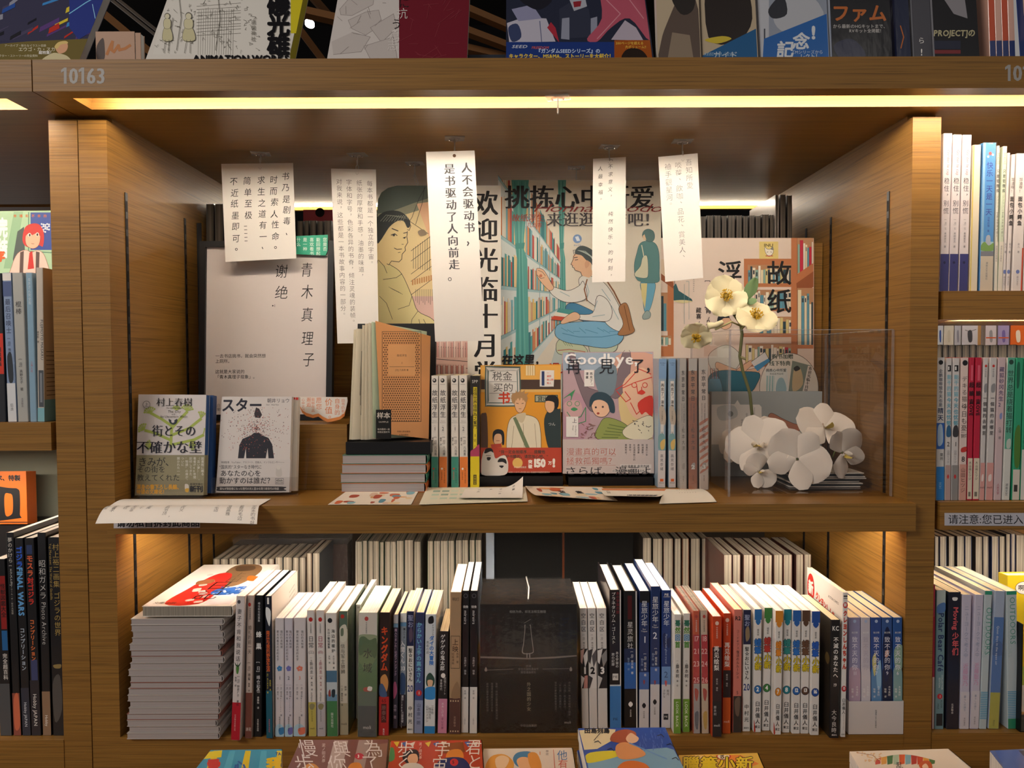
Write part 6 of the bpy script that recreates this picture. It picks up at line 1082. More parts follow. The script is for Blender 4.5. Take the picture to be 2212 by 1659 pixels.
def poster3(a):
    a.rect(1426, 514, 1758, 1000, '#e5d3c6'); R_ = random.Random(8); pal = ['#ece3cf', '#e6d9b8', '#5f9ab0', '#c9314a', '#e8e2d6', '#d9c989', '#8fb8ae', '#e9dfc9', '#2f4a55']
    wd, wk = '#c07a50', '#9c5a38'
    def shelf(x0, x1, y0, y1, dx=0):
        a.rect(x0, y0, x1, y1, '#b98a66'); x = x0 + 1; a.up(); ln = []
        while x < x1 - 3:
            w_ = R_.uniform(4, 8); t = R_.uniform(2, (y1 - y0) * .3); c_ = R_.choice(pal); a.rect(x, y0 + t, min(x + w_, x1 - 1), y1, c_, False); ln.append((x, y0 + t, w_, R_.random() < .4)); x += w_
        a.up()
        for x, y_, w_, k_ in ln:
            a.line([(x, y_), (x, y1)], .6, '#6b5648', False)
            if k_: a.rect(x + 1.4, y_ + 5, x + w_ - 1.6, y_ + 14, '#39424a', False)
        a.up()
    a.up(); a.rect(1607, 559, 1712, 620, wd); shelf(1615, 1709, 572, 612); a.rect(1607, 612, 1712, 619, wd); shelf(1630, 1709, 626, 668); a.rect(1607, 666, 1712, 672, wd); shelf(1640, 1709, 684, 720); a.rect(1600, 720, 1712, 728, wd); shelf(1610, 1709, 742, 785); a.rect(1607, 785, 1712, 792, wd)
    a.rect(1709, 514, 1722, 850, wd); a.line([(1722, 514), (1722, 850)], 1.2, '#7a4429'); shelf(1722, 1757, 514, 590); a.poly([(1722, 592), (1757, 568), (1757, 586), (1720, 612)], wd); a.poly([(1720, 612), (1757, 586), (1757, 620), (1722, 640)], wk); shelf(1722, 1757, 622, 745); a.rect(1720, 745, 1757, 753, wd)
    shelf(1427, 1442, 632, 715); a.rect(1442, 600, 1455, 760, wd); a.rect(1427, 560, 1442, 600, '#e1cdb4'); a.poly([(1427, 590), (1455, 612), (1455, 624), (1427, 604)], wk); shelf(1427, 1450, 725, 745); a.rect(1427, 748, 1455, 770, wd)
    a.rect(1640, 522, 1681, 559, '#e3cf83'); a.h('INU', 1660, 525, 9, '#7a6a3c', .03, 1.3, .5); a.ink([(1653, 545), (1652, 534), (1657, 538), (1664, 538), (1669, 533), (1670, 546), (1661, 554)], OL, '#efe9df', .7); a.line([(1656, 545), (1659, 544)], .9, OL); a.line([(1664, 544), (1667, 545)], .9, OL); a.blob([(1664, 538), (1669, 533), (1670, 540)], '#8a8781'); a.line([(1654, 553), (1669, 553)], 1.6, '#c2402f')
    a.line([(1457, 600), (1457, 615)], 1.2, OL); a.poly([(1455, 618), (1460, 612), (1466, 628), (1494, 646), (1496, 651), (1455, 649)], '#2f5e66'); a.blob([(1455, 650), (1475, 655), (1496, 651), (1475, 648)], '#d8cf9f'); a.line([(1482, 608), (1488, 608), (1488, 690)], .8, '#7f9a9a'); a.line([(1478, 614), (1478, 700)], .8, '#7f9a9a')
    for k, x, y in (('故', 1683, 562), ('纸', 1683, 623), ('浮', 1577, 562), ('生', 1577, 623)): a.v(k, x, y, 55, '#1b1a1d', .014, 1, 1, 0, False)
    a.v('[日]几岛', 1530, 605, 13, K, 0, 2.2); a.v('青', 1530, 663, 15, K, .01); a.v('藏喜', 1509, 664, 12.5, K, .01, 1.05); a.line([(1511, 694), (1508, 702)], 1, K); a.line([(1532, 685), (1528, 694)], 1, K); a.v('HONNARA', 1499, 602, 4, GR)
    # reader lying back with a blue book
    sk = '#e3b795'
    a.ink([(1552, 693), (1556, 684), (1570, 683), (1580, 694), (1578, 706), (1566, 712), (1554, 705)], OL, sk, .8); a.blob([(1549, 694), (1553, 681), (1568, 678), (1576, 686), (1562, 688), (1554, 698)], '#2b2f35')
    a.ink([(1530, 770), (1548, 752), (1575, 746), (1600, 770), (1585, 800), (1540, 800)], OL, '#d9dcd4', .9)
    a.ink([(1548, 782), (1570, 790), (1600, 800), (1632, 796), (1640, 802), (1628, 812), (1596, 814), (1560, 804), (1546, 794)], OL, sk, .8); a.ink([(1590, 800), (1612, 784), (1622, 778), (1628, 784), (1614, 798), (1604, 806)], OL, sk, .8)
    a.poly([(1622, 782), (1652, 760), (1662, 778), (1634, 800)], '#dfe3e4'); a.poly([(1628, 792), (1660, 774), (1663, 780), (1636, 802)], '#3f8fc0'); a.line([(1622, 782), (1652, 760), (1662, 778)], .9, OL)
    a.ink([(1532, 812), (1560, 800), (1600, 802), (1640, 806), (1634, 830), (1618, 850), (1580, 862), (1530, 850)], OL, '#1f6f86', 1); a.ink([(1532, 820), (1552, 814), (1560, 850), (1532, 850)], OL, '#5fa0bf', .8)
    for k in range(5): a.line([(1534 + 4 * k, 796), (1536 + 4 * k, 818)], 1.4, '#a9513c' if k % 2 else '#3d2b28')
    a.circ(1704, 838, 64, OL, 76, 40); a.circ(1704, 838, 63, '#e6e2d8', 75, 40); a.h('购书加赠', 1667, 764, 11.6, '#2f4a40', .03, 1.0, 0, 0, True); a.h('线下特典', 1661, 779, 11.6, '#2f4a40', .03, 1.0, 0, 0, True)
    a.poly([(1653, 800), (1700, 795), (1703, 850), (1655, 850)], '#dce4e2'); a.h('挑拣心中所爱', 1654, 796, 7.4, '#2f3a40', .02); a.h('来逛逛书店吧', 1662, 805, 5, '#2f3a40')
    for k in range(6): a.line([(1657 + 3 * k, 812), (1656 + 3 * k, 848)], 1.6, ['#5aa6a6', '#b8cfd0'][k % 2])
    a.blob([(1680, 820), (1692, 818), (1698, 845), (1676, 846)], '#9cc0cc'); a.poly([(1711, 779), (1752, 790), (1737, 850), (1702, 850)], '#7f8f86'); a.blob([(1714, 800), (1728, 795), (1734, 830), (1712, 845)], '#c9b690'); a.blob([(1714, 795), (1722, 790), (1728, 797), (1718, 802)], '#2f3335'); a.poly([(1745, 790), (1756, 793), (1742, 850), (1732, 850)], '#e6e0d8'); a.v('欢迎光临十月堂', 1750, 792, 8, '#1b1a1d', .03, 1, 1, 0, True, -1.6)
m = MB(); q_ = quad(((1426, 514), (1758, 514), (1758, 1018), (1426, 1018)), YP3); zlo = ZM + .001
for k in (2, 3): q_[k].z = zlo
m.prism(q_, (0, .0008, 0), mat('#e5d3c6')); poster3(Art(m, PFr(aty(1600, 600, YP3), Vector((0, -1, 0))))); tag(m.build('poster'), 'pale pink poster with painted bookshelves and a reader, standing behind the clear box', 'poster')
# ------------------------------------------------------------------ clear box with orchids, papers and poppies
bx0, bx1 = aty(1573, 1075, .037).x, aty(1934, 1072, .037).x; by0, by1 = .037, .275; bz1 = aty(1750, 713, .037).z; t = .004
bx1 = min(bx1, XR - .004)
r = root('acrylic_box', ((bx0 + bx1) / 2, by0, ZM), 'open topped clear acrylic box holding orchids, at the right end of the display shelf', 'box')
m = MB(); z0 = ZM + E
m.box(bx0, bx1, by0, by0 + t, z0, bz1, ACRYL); m.box(bx0, bx1, by1 - t, by1, z0, bz1, ACRYL); m.box(bx0, bx0 + t, by0 + t, by1 - t, z0, bz1, ACRYL); m.box(bx1 - t, bx1, by0 + t, by1 - t, z0, bz1, ACRYL); m.box(bx0 + t, bx1 - t, by0 + t, by1 - t, z0, z0 + t, ACRYL); m.build('panels', r)
m = MB(); w_ = .0022
for x in (bx0 - .0003, bx1 - w_ + .0003):
    for y in (by0 - .0003, by1 - w_): m.box(x, x + w_ * 1.4, y, y + w_, z0, bz1, ACEDGE)
for a0 in ((bx0, bx1, by0 - .0004, by0 + t), (bx0, bx1, by1 - t, by1), (bx0, bx0 + t, by0, by1), (bx1 - t, bx1, by0, by1)): m.box(*a0, bz1, bz1 + .0012, ACEDGE)
m.build('polished_edge', r)
zf = z0 + t + .0006
yg = .20; g0, g1 = max(aty(1537, 850, yg).x, bx0 + .008), aty(1776, 850, yg).x; gz = aty(1650, 846, yg).z
r = root('picture_book', ((g0 + g1) / 2, yg, zf), 'grey picture book with a white tag on its front, standing inside the clear box', 'book')
m = MB(); m.box(g0, g1, yg, yg + .002, zf, gz, mat('#9aa0a0', .45)); m.box(g0, g1, yg + .011, yg + .013, zf, gz, mat('#8a9090', .45)); m.box(g0, g0 + .002, yg + .002, yg + .011, zf, gz, mat('#8a9090', .45)); a = Art(m, PFr(aty(1650, 900, yg), Vector((0, -1, 0))))
a.poly([(1537, 874), (1587, 873), (1593, 864), (1599, 874), (1640, 874), (1645, 879), (1646, 960), (1537, 960)], '#dcd8d2'); a.blob([(1550, 880), (1585, 876), (1592, 900), (1556, 908)], '#b9bdbd'); a.circ(1578, 894, 6, '#7a7f80'); a.v('如何打穿', 1633, 905, 9, '#3b4145', .02); a.v('这本书里的所有心事', 1613, 892, 5, GR); a.v('适合成年人翻阅', 1603, 905, 5, GR); a.line([(1630, 880), (1630, 898)], .8, GR)
a.ink([(1659, 900), (1664, 893), (1672, 894), (1690, 904), (1712, 914), (1728, 920), (1722, 936), (1700, 930), (1690, 938), (1696, 952), (1690, 952), (1680, 925), (1672, 908), (1662, 908)], '#5d4034', '#a8705a', .9); m.build('cover', r)
m = MB(); m.box(g0 + .0022, g1 - .001, yg + .0022, yg + .0108, zf + .001, gz - .0015, PAGEW); m.build('pages', r)
# loose stack of booklets under the flowers
xs0, xs1 = aty(1690, 1020, .13).x, aty(1838, 1020, .13).x
R_ = random.Random(3)
for i in range(9):
    d = R_.uniform(-.006, .006); r_ = MB(); M_ = Matrix.Translation(((xs0 + xs1) / 2 + d, .135, zf + .0026 * i)) @ Matrix.Rotation(R_.uniform(-.05, .05), 4, 'Z'); w2 = (xs1 - xs0) / 2
    r_.box(-w2, w2, -.045, .045, 0, .0016, mat(('#d9d4cc', '#2a2c2e', '#c4beb4')[i % 3]), None, M_); tag(r_.build('booklet'), 'thin %s booklet in the loose stack under the orchids in the clear box' % ('dark', 'pale')[i % 3 != 1], 'booklet', 'loose booklets under the orchids')
WP = mat('#ddd6cc', .6); WY = mat('#d9c25c', .55)
def petal(m, c, d, n, L, W, cup=.25, m_=WP, nu=8, nv=7, ruf=0., ph=0.):
    d = Vector(d).normalized(); n = Vector(n); n = (n - d * n.dot(d)).normalized(); s = d.cross(n); c = Vector(c)
    def f(u, v):
        wd = W * (math.sin(math.pi * (.06 + .88 * u)) ** .62) * (1 if u > .5 else .55 + .9 * u) ; k = (v - .5) * 2
        z = cup * L * (u * u * .8) - cup * W * .35 * k * k + ruf * L * math.sin(9 * v + 6 * u + ph) * u
        return c + d * (L * u) + s * (wd * k * .5) + n * z
    m.grid(f, nu, nv, m_)
    def f2(u, v): return f(u, v) - n * .0005
    m.grid(f2, nu, nv, m_)
def orchid(px, py, Y, R, face, label, roll=0., skip=(), lip=True):
    c = aty(px, py, Y); n = Vector(face).normalized(); up = Vector((0, 0, 1)); s = n.cross(up).normalized(); u = s.cross(n)
    r = root('orchid', tuple(c), label, 'flower', 'white orchid blooms in the clear box')
    for i, (ang, L, W) in enumerate(((90, 1.0, .85), (18, 1.05, 1.35), (162, 1.05, 1.35), (-48, .98, .8), (-132, .98, .8))):
        if i in skip: continue
        a_ = math.radians(ang + roll); d = s * math.cos(a_) + u * math.sin(a_); m = MB(); petal(m, c + d * R * .05 + n * .0008 * i, d, n, R * L, R * W, .16 + .05 * (i % 2)); m.build('petal', r)
    if lip:
        m = MB(); petal(m, c + n * .004, -u * .6 + n, u, R * .42, R * .3, .5, WY); petal(m, c + n * .003, s + n * .6, n, R * .3, R * .2, .5, WP); petal(m, c + n * .003, -s + n * .6, n, R * .3, R * .2, .5, WP); m.build('lip', r, 'yellow lip of the bloom')
    m = MB(); m.tube([c, c - n * .015, c - n * .02 - Vector((0, 0, .012))], .0014, mat('#7d8a4c')); m.build('stalk', r)
orchid(1722, 992, .080, .046, (-.1, -1, .2), 'largest white orchid bloom at the front centre of the clear box', 35, (), False)
orchid(1640, 962, .112, .047, (-.45, -.85, .3), 'white orchid left of the largest bloom with a yellow lip, petals spread wide', -20)
orchid(1590, 965, .182, .034, (.35, -.9, .1), 'white orchid pressed to the left pane of the clear box', 10)
orchid(1675, 935, .15, .030, (.2, -.7, .7), 'small white orchid with speckled lip near the pale book tag', 50)
orchid(1782, 925, .135, .044, (.1, -.8, .6), 'topmost white orchid in the clear box, before the painted legs', 15)
orchid(1820, 978, .09, .038, (.35, -.9, -.1), 'white orchid at the right of the clear box with drooping narrow petals', -35, (1,))
orchid(1640, 1018, .09, .026, (0, -1, .2), 'white orchid low at the front left corner of the clear box', 60, (0,))
LF_ = mat('#6f8a5c', .6); CRM = mat('#e6dcb4', .55); YEL = mat('#d8ab2c', .5)
r = root('poppy_spray', tuple(aty(1605, 840, .15)), 'spray of cream poppies with yellow centres rising out of the clear box', 'flower')
m = MB(); m.tube([Vector((aty(1640, 900, .15).x, .15, zf + .002)), aty(1620, 850, .15), aty(1604, 800, .15), aty(1598, 770, .15), aty(1603, 722, .15), aty(1600, 700, .152), aty(1578, 668, .155), aty(1568, 645, .158)], .0026, mat('#66683c', .6)); m.tube([aty(1601, 712, .15), aty(1612, 700, .145), aty(1628, 690, .14)], .0016, mat('#7d7a4a')); m.tube([aty(1602, 705, .15), aty(1580, 695, .145), aty(1545, 712, .14)], .0016, mat('#b3aa78')); m.tube([aty(1598, 770, .15), aty(1611, 776, .147)], .0022, mat('#a59f72')); m.build('stem', r)
def poppy(px, py, Y, R, face, nm, sq=1.):
    c = aty(px, py, Y); n = Vector(face).normalized(); s = n.cross(Vector((0, 0, 1))).normalized(); u = s.cross(n)
    for i in range(6):
        a_ = i * math.pi / 3 + .3; d = s * math.cos(a_) + u * math.sin(a_); m = MB(); petal(m, c - n * .002 + n * .0015 * (i % 2), d, n, R * (1 if i % 2 else .92), R * 1.35, .22, CRM, 10, 10, .035, i); m.build('petal', r)
    m = MB(); R2 = random.Random(px)
    for k in range(46):
        a_ = R2.uniform(0, 6.28); q = R * R2.uniform(.12, .34); d = s * math.cos(a_) + u * math.sin(a_); m.tube([c + d * q * .4, c + d * q + n * R * R2.uniform(.15, .28)], .0004, YEL, 4); e = c + d * q + n * R * .22; m.tube([e, e + n * .0018], .0011, YEL, 5)
    m.tube([c, c + n * R * .2], .0042, mat('#a88a34'), 10); m.build('stamens', r, 'golden stamens')
poppy(1567, 641, .15, .035, (-.05, -1, .12), 'a'); poppy(1632, 684, .135, .034, (.05, -.8, .6), 'b'); poppy(1503, 726, .13, .0255, (-.2, -.8, -.55), 'c')
m = MB(); c = aty(1608, 652, .15); petal(m, c, aty(1632, 604, .14) - c, Vector((-.3, -1, .1)), .042, .02, .1, LF_, 10, 6, .05); m.build('leaf', r, 'small green leaf'); m = MB(); petal(m, c, aty(1634, 650, .14) - c, Vector((0, -1, .3)), .02, .012, .1, LF_); m.build('leaf', r)
m = MB(); c = aty(1545, 703, .14); m.tube([c - Vector((.012, 0, .001)), c - Vector((.006, 0, 0)), c, c + Vector((.006, 0, .003)), c + Vector((.012, 0, .006))], .006, CRM, 10, .0035); m.build('bud', r)
# ------------------------------------------------------------------ things standing on the far side, seen over the back rail
FW = 'dark fore edges seen over the back rail'; ZFAR = 1.378
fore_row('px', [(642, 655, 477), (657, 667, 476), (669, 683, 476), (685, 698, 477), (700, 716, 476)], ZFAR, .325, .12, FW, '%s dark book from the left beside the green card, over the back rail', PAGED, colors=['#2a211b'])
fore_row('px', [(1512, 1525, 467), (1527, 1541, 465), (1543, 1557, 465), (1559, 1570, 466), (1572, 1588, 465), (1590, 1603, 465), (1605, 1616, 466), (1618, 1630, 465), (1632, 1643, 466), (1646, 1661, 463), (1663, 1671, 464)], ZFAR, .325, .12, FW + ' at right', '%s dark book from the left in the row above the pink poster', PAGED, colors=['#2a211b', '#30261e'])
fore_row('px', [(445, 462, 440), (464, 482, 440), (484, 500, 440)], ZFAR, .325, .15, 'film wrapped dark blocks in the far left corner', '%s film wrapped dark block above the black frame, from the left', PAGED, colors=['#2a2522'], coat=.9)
def pale_side(mb, M, th, H, dep, rough, coat): pass
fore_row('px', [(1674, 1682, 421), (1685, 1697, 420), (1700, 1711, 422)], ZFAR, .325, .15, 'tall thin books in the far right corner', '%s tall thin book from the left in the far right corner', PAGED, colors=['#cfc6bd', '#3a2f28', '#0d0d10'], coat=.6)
m = MB(); q_ = quad(((655, 453), (722, 453), (722, 480), (655, 480)), .56); q_[2].z = q_[3].z = ZFAR + E; m.prism(q_, (0, .003, 0), mat('#d66a82')); a = Art(m, PFr(aty(690, 465, .56), Vector((0, -1, 0)))); a.circ(691, 459, 10, '#1d1a20'); tag(m.build('display_card'), 'pink card with a black round shape glimpsed above the back rail', 'card')
# ------------------------------------------------------------------ right neighbour: upper shelf
RU, RMd, RLw = 'books on the upper right shelf', 'books on the lower right shelf', 'books on the lowest right shelf'
ZR1, ZR2, ZR3 = 1.394, 1.0895, ZL + .002
for i, (t, b, lb) in enumerate((((345, 436, 140), (326, 400, 1395), 'leftmost tall white book with navy foot on the upper right shelf'), ((439, 512, 150), (401, 474, 1395), 'second tall white book with navy foot on the upper right shelf'), ((515, 590, 152), (475, 556, 1395), 'third tall white book with navy foot on the upper right shelf'))):
    BK('R1', t, b, lb, RU, '#d9cfce', [('r', 'Garder le cap', 270, 34, '#8a4a60', .62), ('v', '稳住，别慌', 490, 52, '#35323c', .5, 0, 1.14), ('v', '[法]让 弗朗索瓦 著', 820, 20, GR), ('b', 1096, 1400, '#3a3a72'), ('o', 1165, 11, '#23234a')], zs=ZR1, Y=.012, page=PAGEW, coat=.6)
BK('R1', (597, 665, 232), (558, 634, 1395), 'cream book with a yellow left edge on the upper right shelf', RU, '#d9cdb4', [('b', 232, 1395, '#d8bf5c', .02, .16)], zs=ZR1, Y=.012, page=PAGEW, coat=.3)
BK('R1', (668, 786, 215), (640, 755, 1395), 'sky blue film wrapped book with red dots and a green bush', RU, '#3f8cce', [('b', 215, 1000, '#7fb4d8', .02, .2), ('o', 300, 14, '#cf4a4a', .55), ('o', 325, 9, '#e8e2dc', .4), ('o', 310, 9, '#e8e2dc', .75), ('v', '快乐一天是一天', 365, 58, '#1f3f9a', .55, .01, 1.06), ('v', '幼稚的猫 著', 800, 20, '#1f3f9a', .55), ('b', 1000, 1115, '#9cc4c9'), ('p', [(.4, 960), (.7, 955), (.7, 1050), (.4, 1050)], '#a9b0bd'), ('p', [(.02, 1030), (.3, 1000), (.6, 1030), (.98, 1010), (.98, 1070), (.02, 1070)], '#6f9a3c'), ('b', 1075, 1115, '#76777f'), ('b', 1115, 1395, '#cfc0a8'), ('v', '湖南文艺出版社', 1160, 20, '#3f4a66')], zs=ZR1, Y=.012, page=PAGEW, coat=.8, film=1)
for i, (t, b, c0, lb) in enumerate((((789, 814, 238), (756, 790, 1395), '#d3d2c4', 'thin pale book just right of the sky blue book'), ((816, 874, 243), (791, 829, 1395), '#c8d2b8', 'pale green book with black kana right of the thin pale one'))):
    BK('R1', t, b, lb, RU, c0, [('v', '宠西瓜', 290, 32, '#8a9068', .5, 0), ('v', '只是轻微疾', 425, 32, K, .5, .015, 1.2), ('v', 'ジンジン', 630, 24, '#7f9a6a'), ('v', '·丁チックタイガー', 740, 24, K), ('b', 1000, 1395, '#d9d2c2'), ('v', '湖南文艺出版社', 1030, 18, GR)], zs=ZR1, Y=.012, page=PAGEW, coat=.5)
for i, (t, b, lb) in enumerate((((872, 898, 295), (830, 856, 1395), 'narrow white book with rounded handwriting, first of the white group'), ((900, 940, 308), (857, 890, 1395), 'white book with rounded handwriting, second of the white group'), ((944, 1030, 300), (893, 990, 1395), 'broad white book with rounded handwriting and a red edge at the photo border'))):
    BK('R1', t, b, lb, RU, '#d8cfca', [('v', '加油呀！', 490, 30, '#4a4646', .5, .01), ('v', '面包小鳄鱼', 640, 42, '#35302f', .5, .03, 1.14), ('v', '朵儿 著', 1010, 20, GR), ('o', 1240, 16, '#6d7bb0'), ('v', '四川文艺', 1275, 18, GR)] + ([('b', 1050, 1395, '#c4482f', .85, .98)] if i == 2 else []), zs=ZR1, Y=.012, page=PAGEW, coat=.3)
BK('R1', (1034, 1100, 305), (992, 1060, 1395), 'white book cut by the right photo edge on the upper right shelf', RU, '#d8cfca', (), zs=ZR1, Y=.012, page=PAGEW)
# right neighbour: lower shelf
def sp(top, x0b, x1b, base, lb, P, **k): BK('M6', top, (x0b, x1b, 1440), lb, RMd, base, P, zs=ZR2, Y=.012, page=PAGEW, **k)
sp((187, 242, 510), 181, 236, '#d5d2cf', 'white book with blue figure and bright blue foot, leftmost on the lower right shelf', [('o', 542, 15, K), ('v', '企鹅咖啡馆今天也是', 585, 25, '#2b3a5c', .5, .01, 1.1), ('v', '晴天', 835, 40, '#23355c', .5, .02, 1.15), ('b', 935, 1105, '#2f5fae'), ('p', [(.2, 960), (.7, 950), (.8, 1060), (.2, 1080)], '#a9c3dc'), ('v', '栗将', 1130, 24, K, .65), ('b', 1220, 1440, '#2f7fc4'), ('v', '文艺', 1320, 22, '#9cc8e8')])
for i, (t, b0, b1, n, lb) in enumerate((((245, 288, 515), 239, 276, '2', 'grey book with pale teal title and number 2 on the lower right shelf'), ((292, 337, 515), 280, 324, '1', 'grey book with pale teal title and number 1 on the lower right shelf'))):
    sp(t, b0, b1, '#cdc8c6', lb, [('b', 560, 600, K, .2, .8), ('b', 568, 592, W_, .28, .5), ('v', '能干的猫', 620, 33, '#7fb0bf', .5, .03, 1.12), ('v', '今天也忧郁', 770, 33, '#5f9fb3', .5, .03, 1.12), ('p', [(.2, 960), (.8, 955), (.9, 1020), (.1, 1020)], '#2f5f86' if n == '2' else '#3b3a3f'), ('h', n, 1050, 42, K), ('v', '山田ヒツジ', 1110, 17, GR), ('b', 1210, 1440, ('#b39a96', '#8d8a88')[i]), ('p', [(.5, 1270), (.7, 1285), (.5, 1300), (.3, 1285)], '#c23a3a')])
sp((345, 394, 512), 328, 376, '#dbc6bf', 'pink white book with loose black kana and number 8 on the lower right shelf', [('o', 545, 18, K), ('v', 'デキる猫は', 630, 38, '#2b2324', .5, -.005, 1.14), ('v', '今日も憂鬱', 810, 42, '#2b2324', .5, -.005, 1.08), ('p', [(.2, 1100), (.9, 1090), (.9, 1120), (.2, 1125)], '#c23a34'), ('h', '8', 1145, 48, K, .5, .01), ('b', 1205, 1440, '#cf9a8c'), ('v', '山田ヒツジ', 1225, 32, '#3a2422')])
for i, (t, b0, b1, lb) in enumerate((((397, 432, 510), 379, 413, 'crimson book with white foot, left of the crimson pair'), ((435, 480, 510), 416, 457, 'crimson book with white foot, right of the crimson pair'))):
    sp(t, b0, b1, '#b8243f', lb, [('b', 560, 660, '#d65a70', .3, .7), ('v', '超諭吉', 670, 36, '#3a0d18', .5, .035, 1.5), ('r', 'LOVE', 800, 34, '#3a0d18', .5, .04), ('b', 1165, 1440, '#d9cdb8'), ('v', '大山田ヒツジ', 1185, 20, K, .5, .01), ('b', 1385, 1415, '#7a7468', .25, .7), ('b', 1432, 1440, '#b8243f')])
for i, (t, b0, b1, lb) in enumerate((((484, 521, 512), 459, 491, 'pale book with red disc and pink foot, left one of two'), ((527, 577, 512), 499, 546, 'pale book with red disc and pink foot, right one of two'))):
    sp(t, b0, b1, '#cbc6c4', lb, [('o', 565, 9, '#c0342c'), ('v', '中信出版', 580, 14, GR), ('p', [(.3, 690), (.8, 680), (.8, 730), (.3, 735)], '#8a8a8e'), ('v', '一個猫的去哪里', 760, 28, '#3b383c', .5, .02, 1.35), ('b', 1195, 1440, '#d39a94'), ('p', [(.3, 1280), (.7, 1270), (.7, 1310), (.3, 1315)], '#e6d6d0'), ('h', 'moli', 1345, 20, K)])
sp((582, 633, 510), 551, 602, '#c9b3b6', 'dusty pink book with violet title numbered 2', [('v', '藏狐砂冈先生2', 570, 34, '#4a3f6a', .5, .01, 1.12), ('p', [(.4, 880), (.7, 870), (.7, 905), (.45, 910)], '#7f8fc0'), ('v', 'Q壕 著', 960, 20, GR), ('v', '人民文学', 1330, 18, '#a83a4c')])
sp((641, 691, 510), 605, 656, '#cfd0ca', 'book with jade green upper half and black title on the lower right shelf', [('b', 510, 1105, '#58a58c'), ('o', 540, 16, '#27443a'), ('v', '世界总是绕着猫打转', 590, 44, '#1f2b27', .5, .0, 1.05), ('p', [(.3, 1050), (.8, 1040), (.8, 1095), (.3, 1098)], '#b8c4ba'), ('v', '湖南文艺', 1330, 20, GR)])
sp((697, 746, 512), 662, 716, '#2f9a72', 'green rounded book with dark leaves beside the jade book', [('p', [(.1, 560), (.5, 550), (.5, 690), (.15, 700)], '#1d5f48'), ('p', [(.1, 1000), (.8, 960), (.9, 1200), (.2, 1210)], '#4f7a34'), ('b', 1240, 1440, '#cfc9bd'), ('b', 1340, 1385, '#3a3634', .2, .7)])
sp((749, 800, 512), 718, 770, '#2f9a72', 'green book cut off by the right photo border', [('v', '世界总是绕着猫', 890, 36, '#14382c'), ('b', 1110, 1440, '#d3d0ca')])
fore_row('M6', [(188, 224, 428), (226, 262, 430), (264, 306, 430), (308, 350, 432), (352, 398, 430), (400, 440, 428), (442, 484, 430), (486, 528, 432), (530, 580, 430), (582, 640, 430), (642, 700, 428), (702, 760, 430)], ZR2, .20, .12, 'dark film wrapped row behind the lower right shelf', '%s dark wrapped book from the left behind the lower right shelf', PAGED, colors=['#2b2724'], coat=.8)
FC = 'small upright covers at the back of the lower right shelf'
for i, (x0, x1, c0, c1, lb) in enumerate(((190, 232, '#cfd6e0', '#3f5fae', 'pale cover with blue figures'), (234, 300, '#d9d4c8', '#c9c2b4', 'plain cream cover'), (302, 346, '#bfc0ca', '#8d8fa0', 'grey lilac cover'), (350, 454, '#d3d2dc', '#3a3a42', 'pale cover with a dark acrobat'), (500, 572, '#cfc9d2', '#8f8f98', 'white cover with orange base'), (580, 654, '#a59ac8', '#6f62a8', 'violet cover with orange base'), (660, 760, '#dd6a24', '#e8dccb', 'orange cover'))):
    Y_ = .33; a0, a1 = aty(1960 + x0 / 2.962, 720, Y_), aty(1960 + x1 / 2.962, 720, Y_); z1 = aty(2050, 600 + 312 / 2.962, Y_).z + .04; r = root('book', ((a0.x + a1.x) / 2, Y_, ZR2), lb + ' facing out at the back of the lower right shelf', 'book', FC)
    m = MB(); m.box(a0.x, a1.x - .001, Y_, Y_ + .0012, ZR2, z1, mat(c0, .4)); m.box(a0.x, a1.x - .001, Y_ + .012, Y_ + .0132, ZR2, z1, mat(c0, .4)); m.box(a1.x - .002, a1.x - .001, Y_ + .0012, Y_ + .012, ZR2, z1, mat(c0, .4))
    a = Art(m, PFr(aty(2050, 720, Y_), Vector((0, -1, 0)))); X_ = lambda v: 1960 + v / 2.962; Z_ = lambda v: 600 + v / 2.962; w_ = x1 - x0
    a.blob([(X_(x0 + w_ * .35), Z_(345)), (X_(x0 + w_ * .6), Z_(340)), (X_(x0 + w_ * .62), Z_(405)), (X_(x0 + w_ * .4), Z_(408))], c1)
    if i == 3: a.line([(X_(370), Z_(335)), (X_(400), Z_(345)), (X_(440), Z_(330))], 1, c1)
    if i in (4, 5): a.rect(X_(x0 + 3), Z_(380), X_(x1 - 5), Z_(388), '#d8602c')
    m.build('cover', r); m = MB(); m.box(a0.x + .0012, a1.x - .0022, Y_ + .0013, Y_ + .0119, ZR2 + .0003, z1 - .001, PAGEW); m.build('pages', r)
m = MB(); m.box(XR + T + .002, 1.5, .32, .40, ZR2 - T, ZR2 - E, WOODV, WOODH); m.box(XR + T + .002, 1.5, .225, .32, ZR2 - T, ZR2 - E, WOODV, WOODH); m.build('rear_shelf', rig)
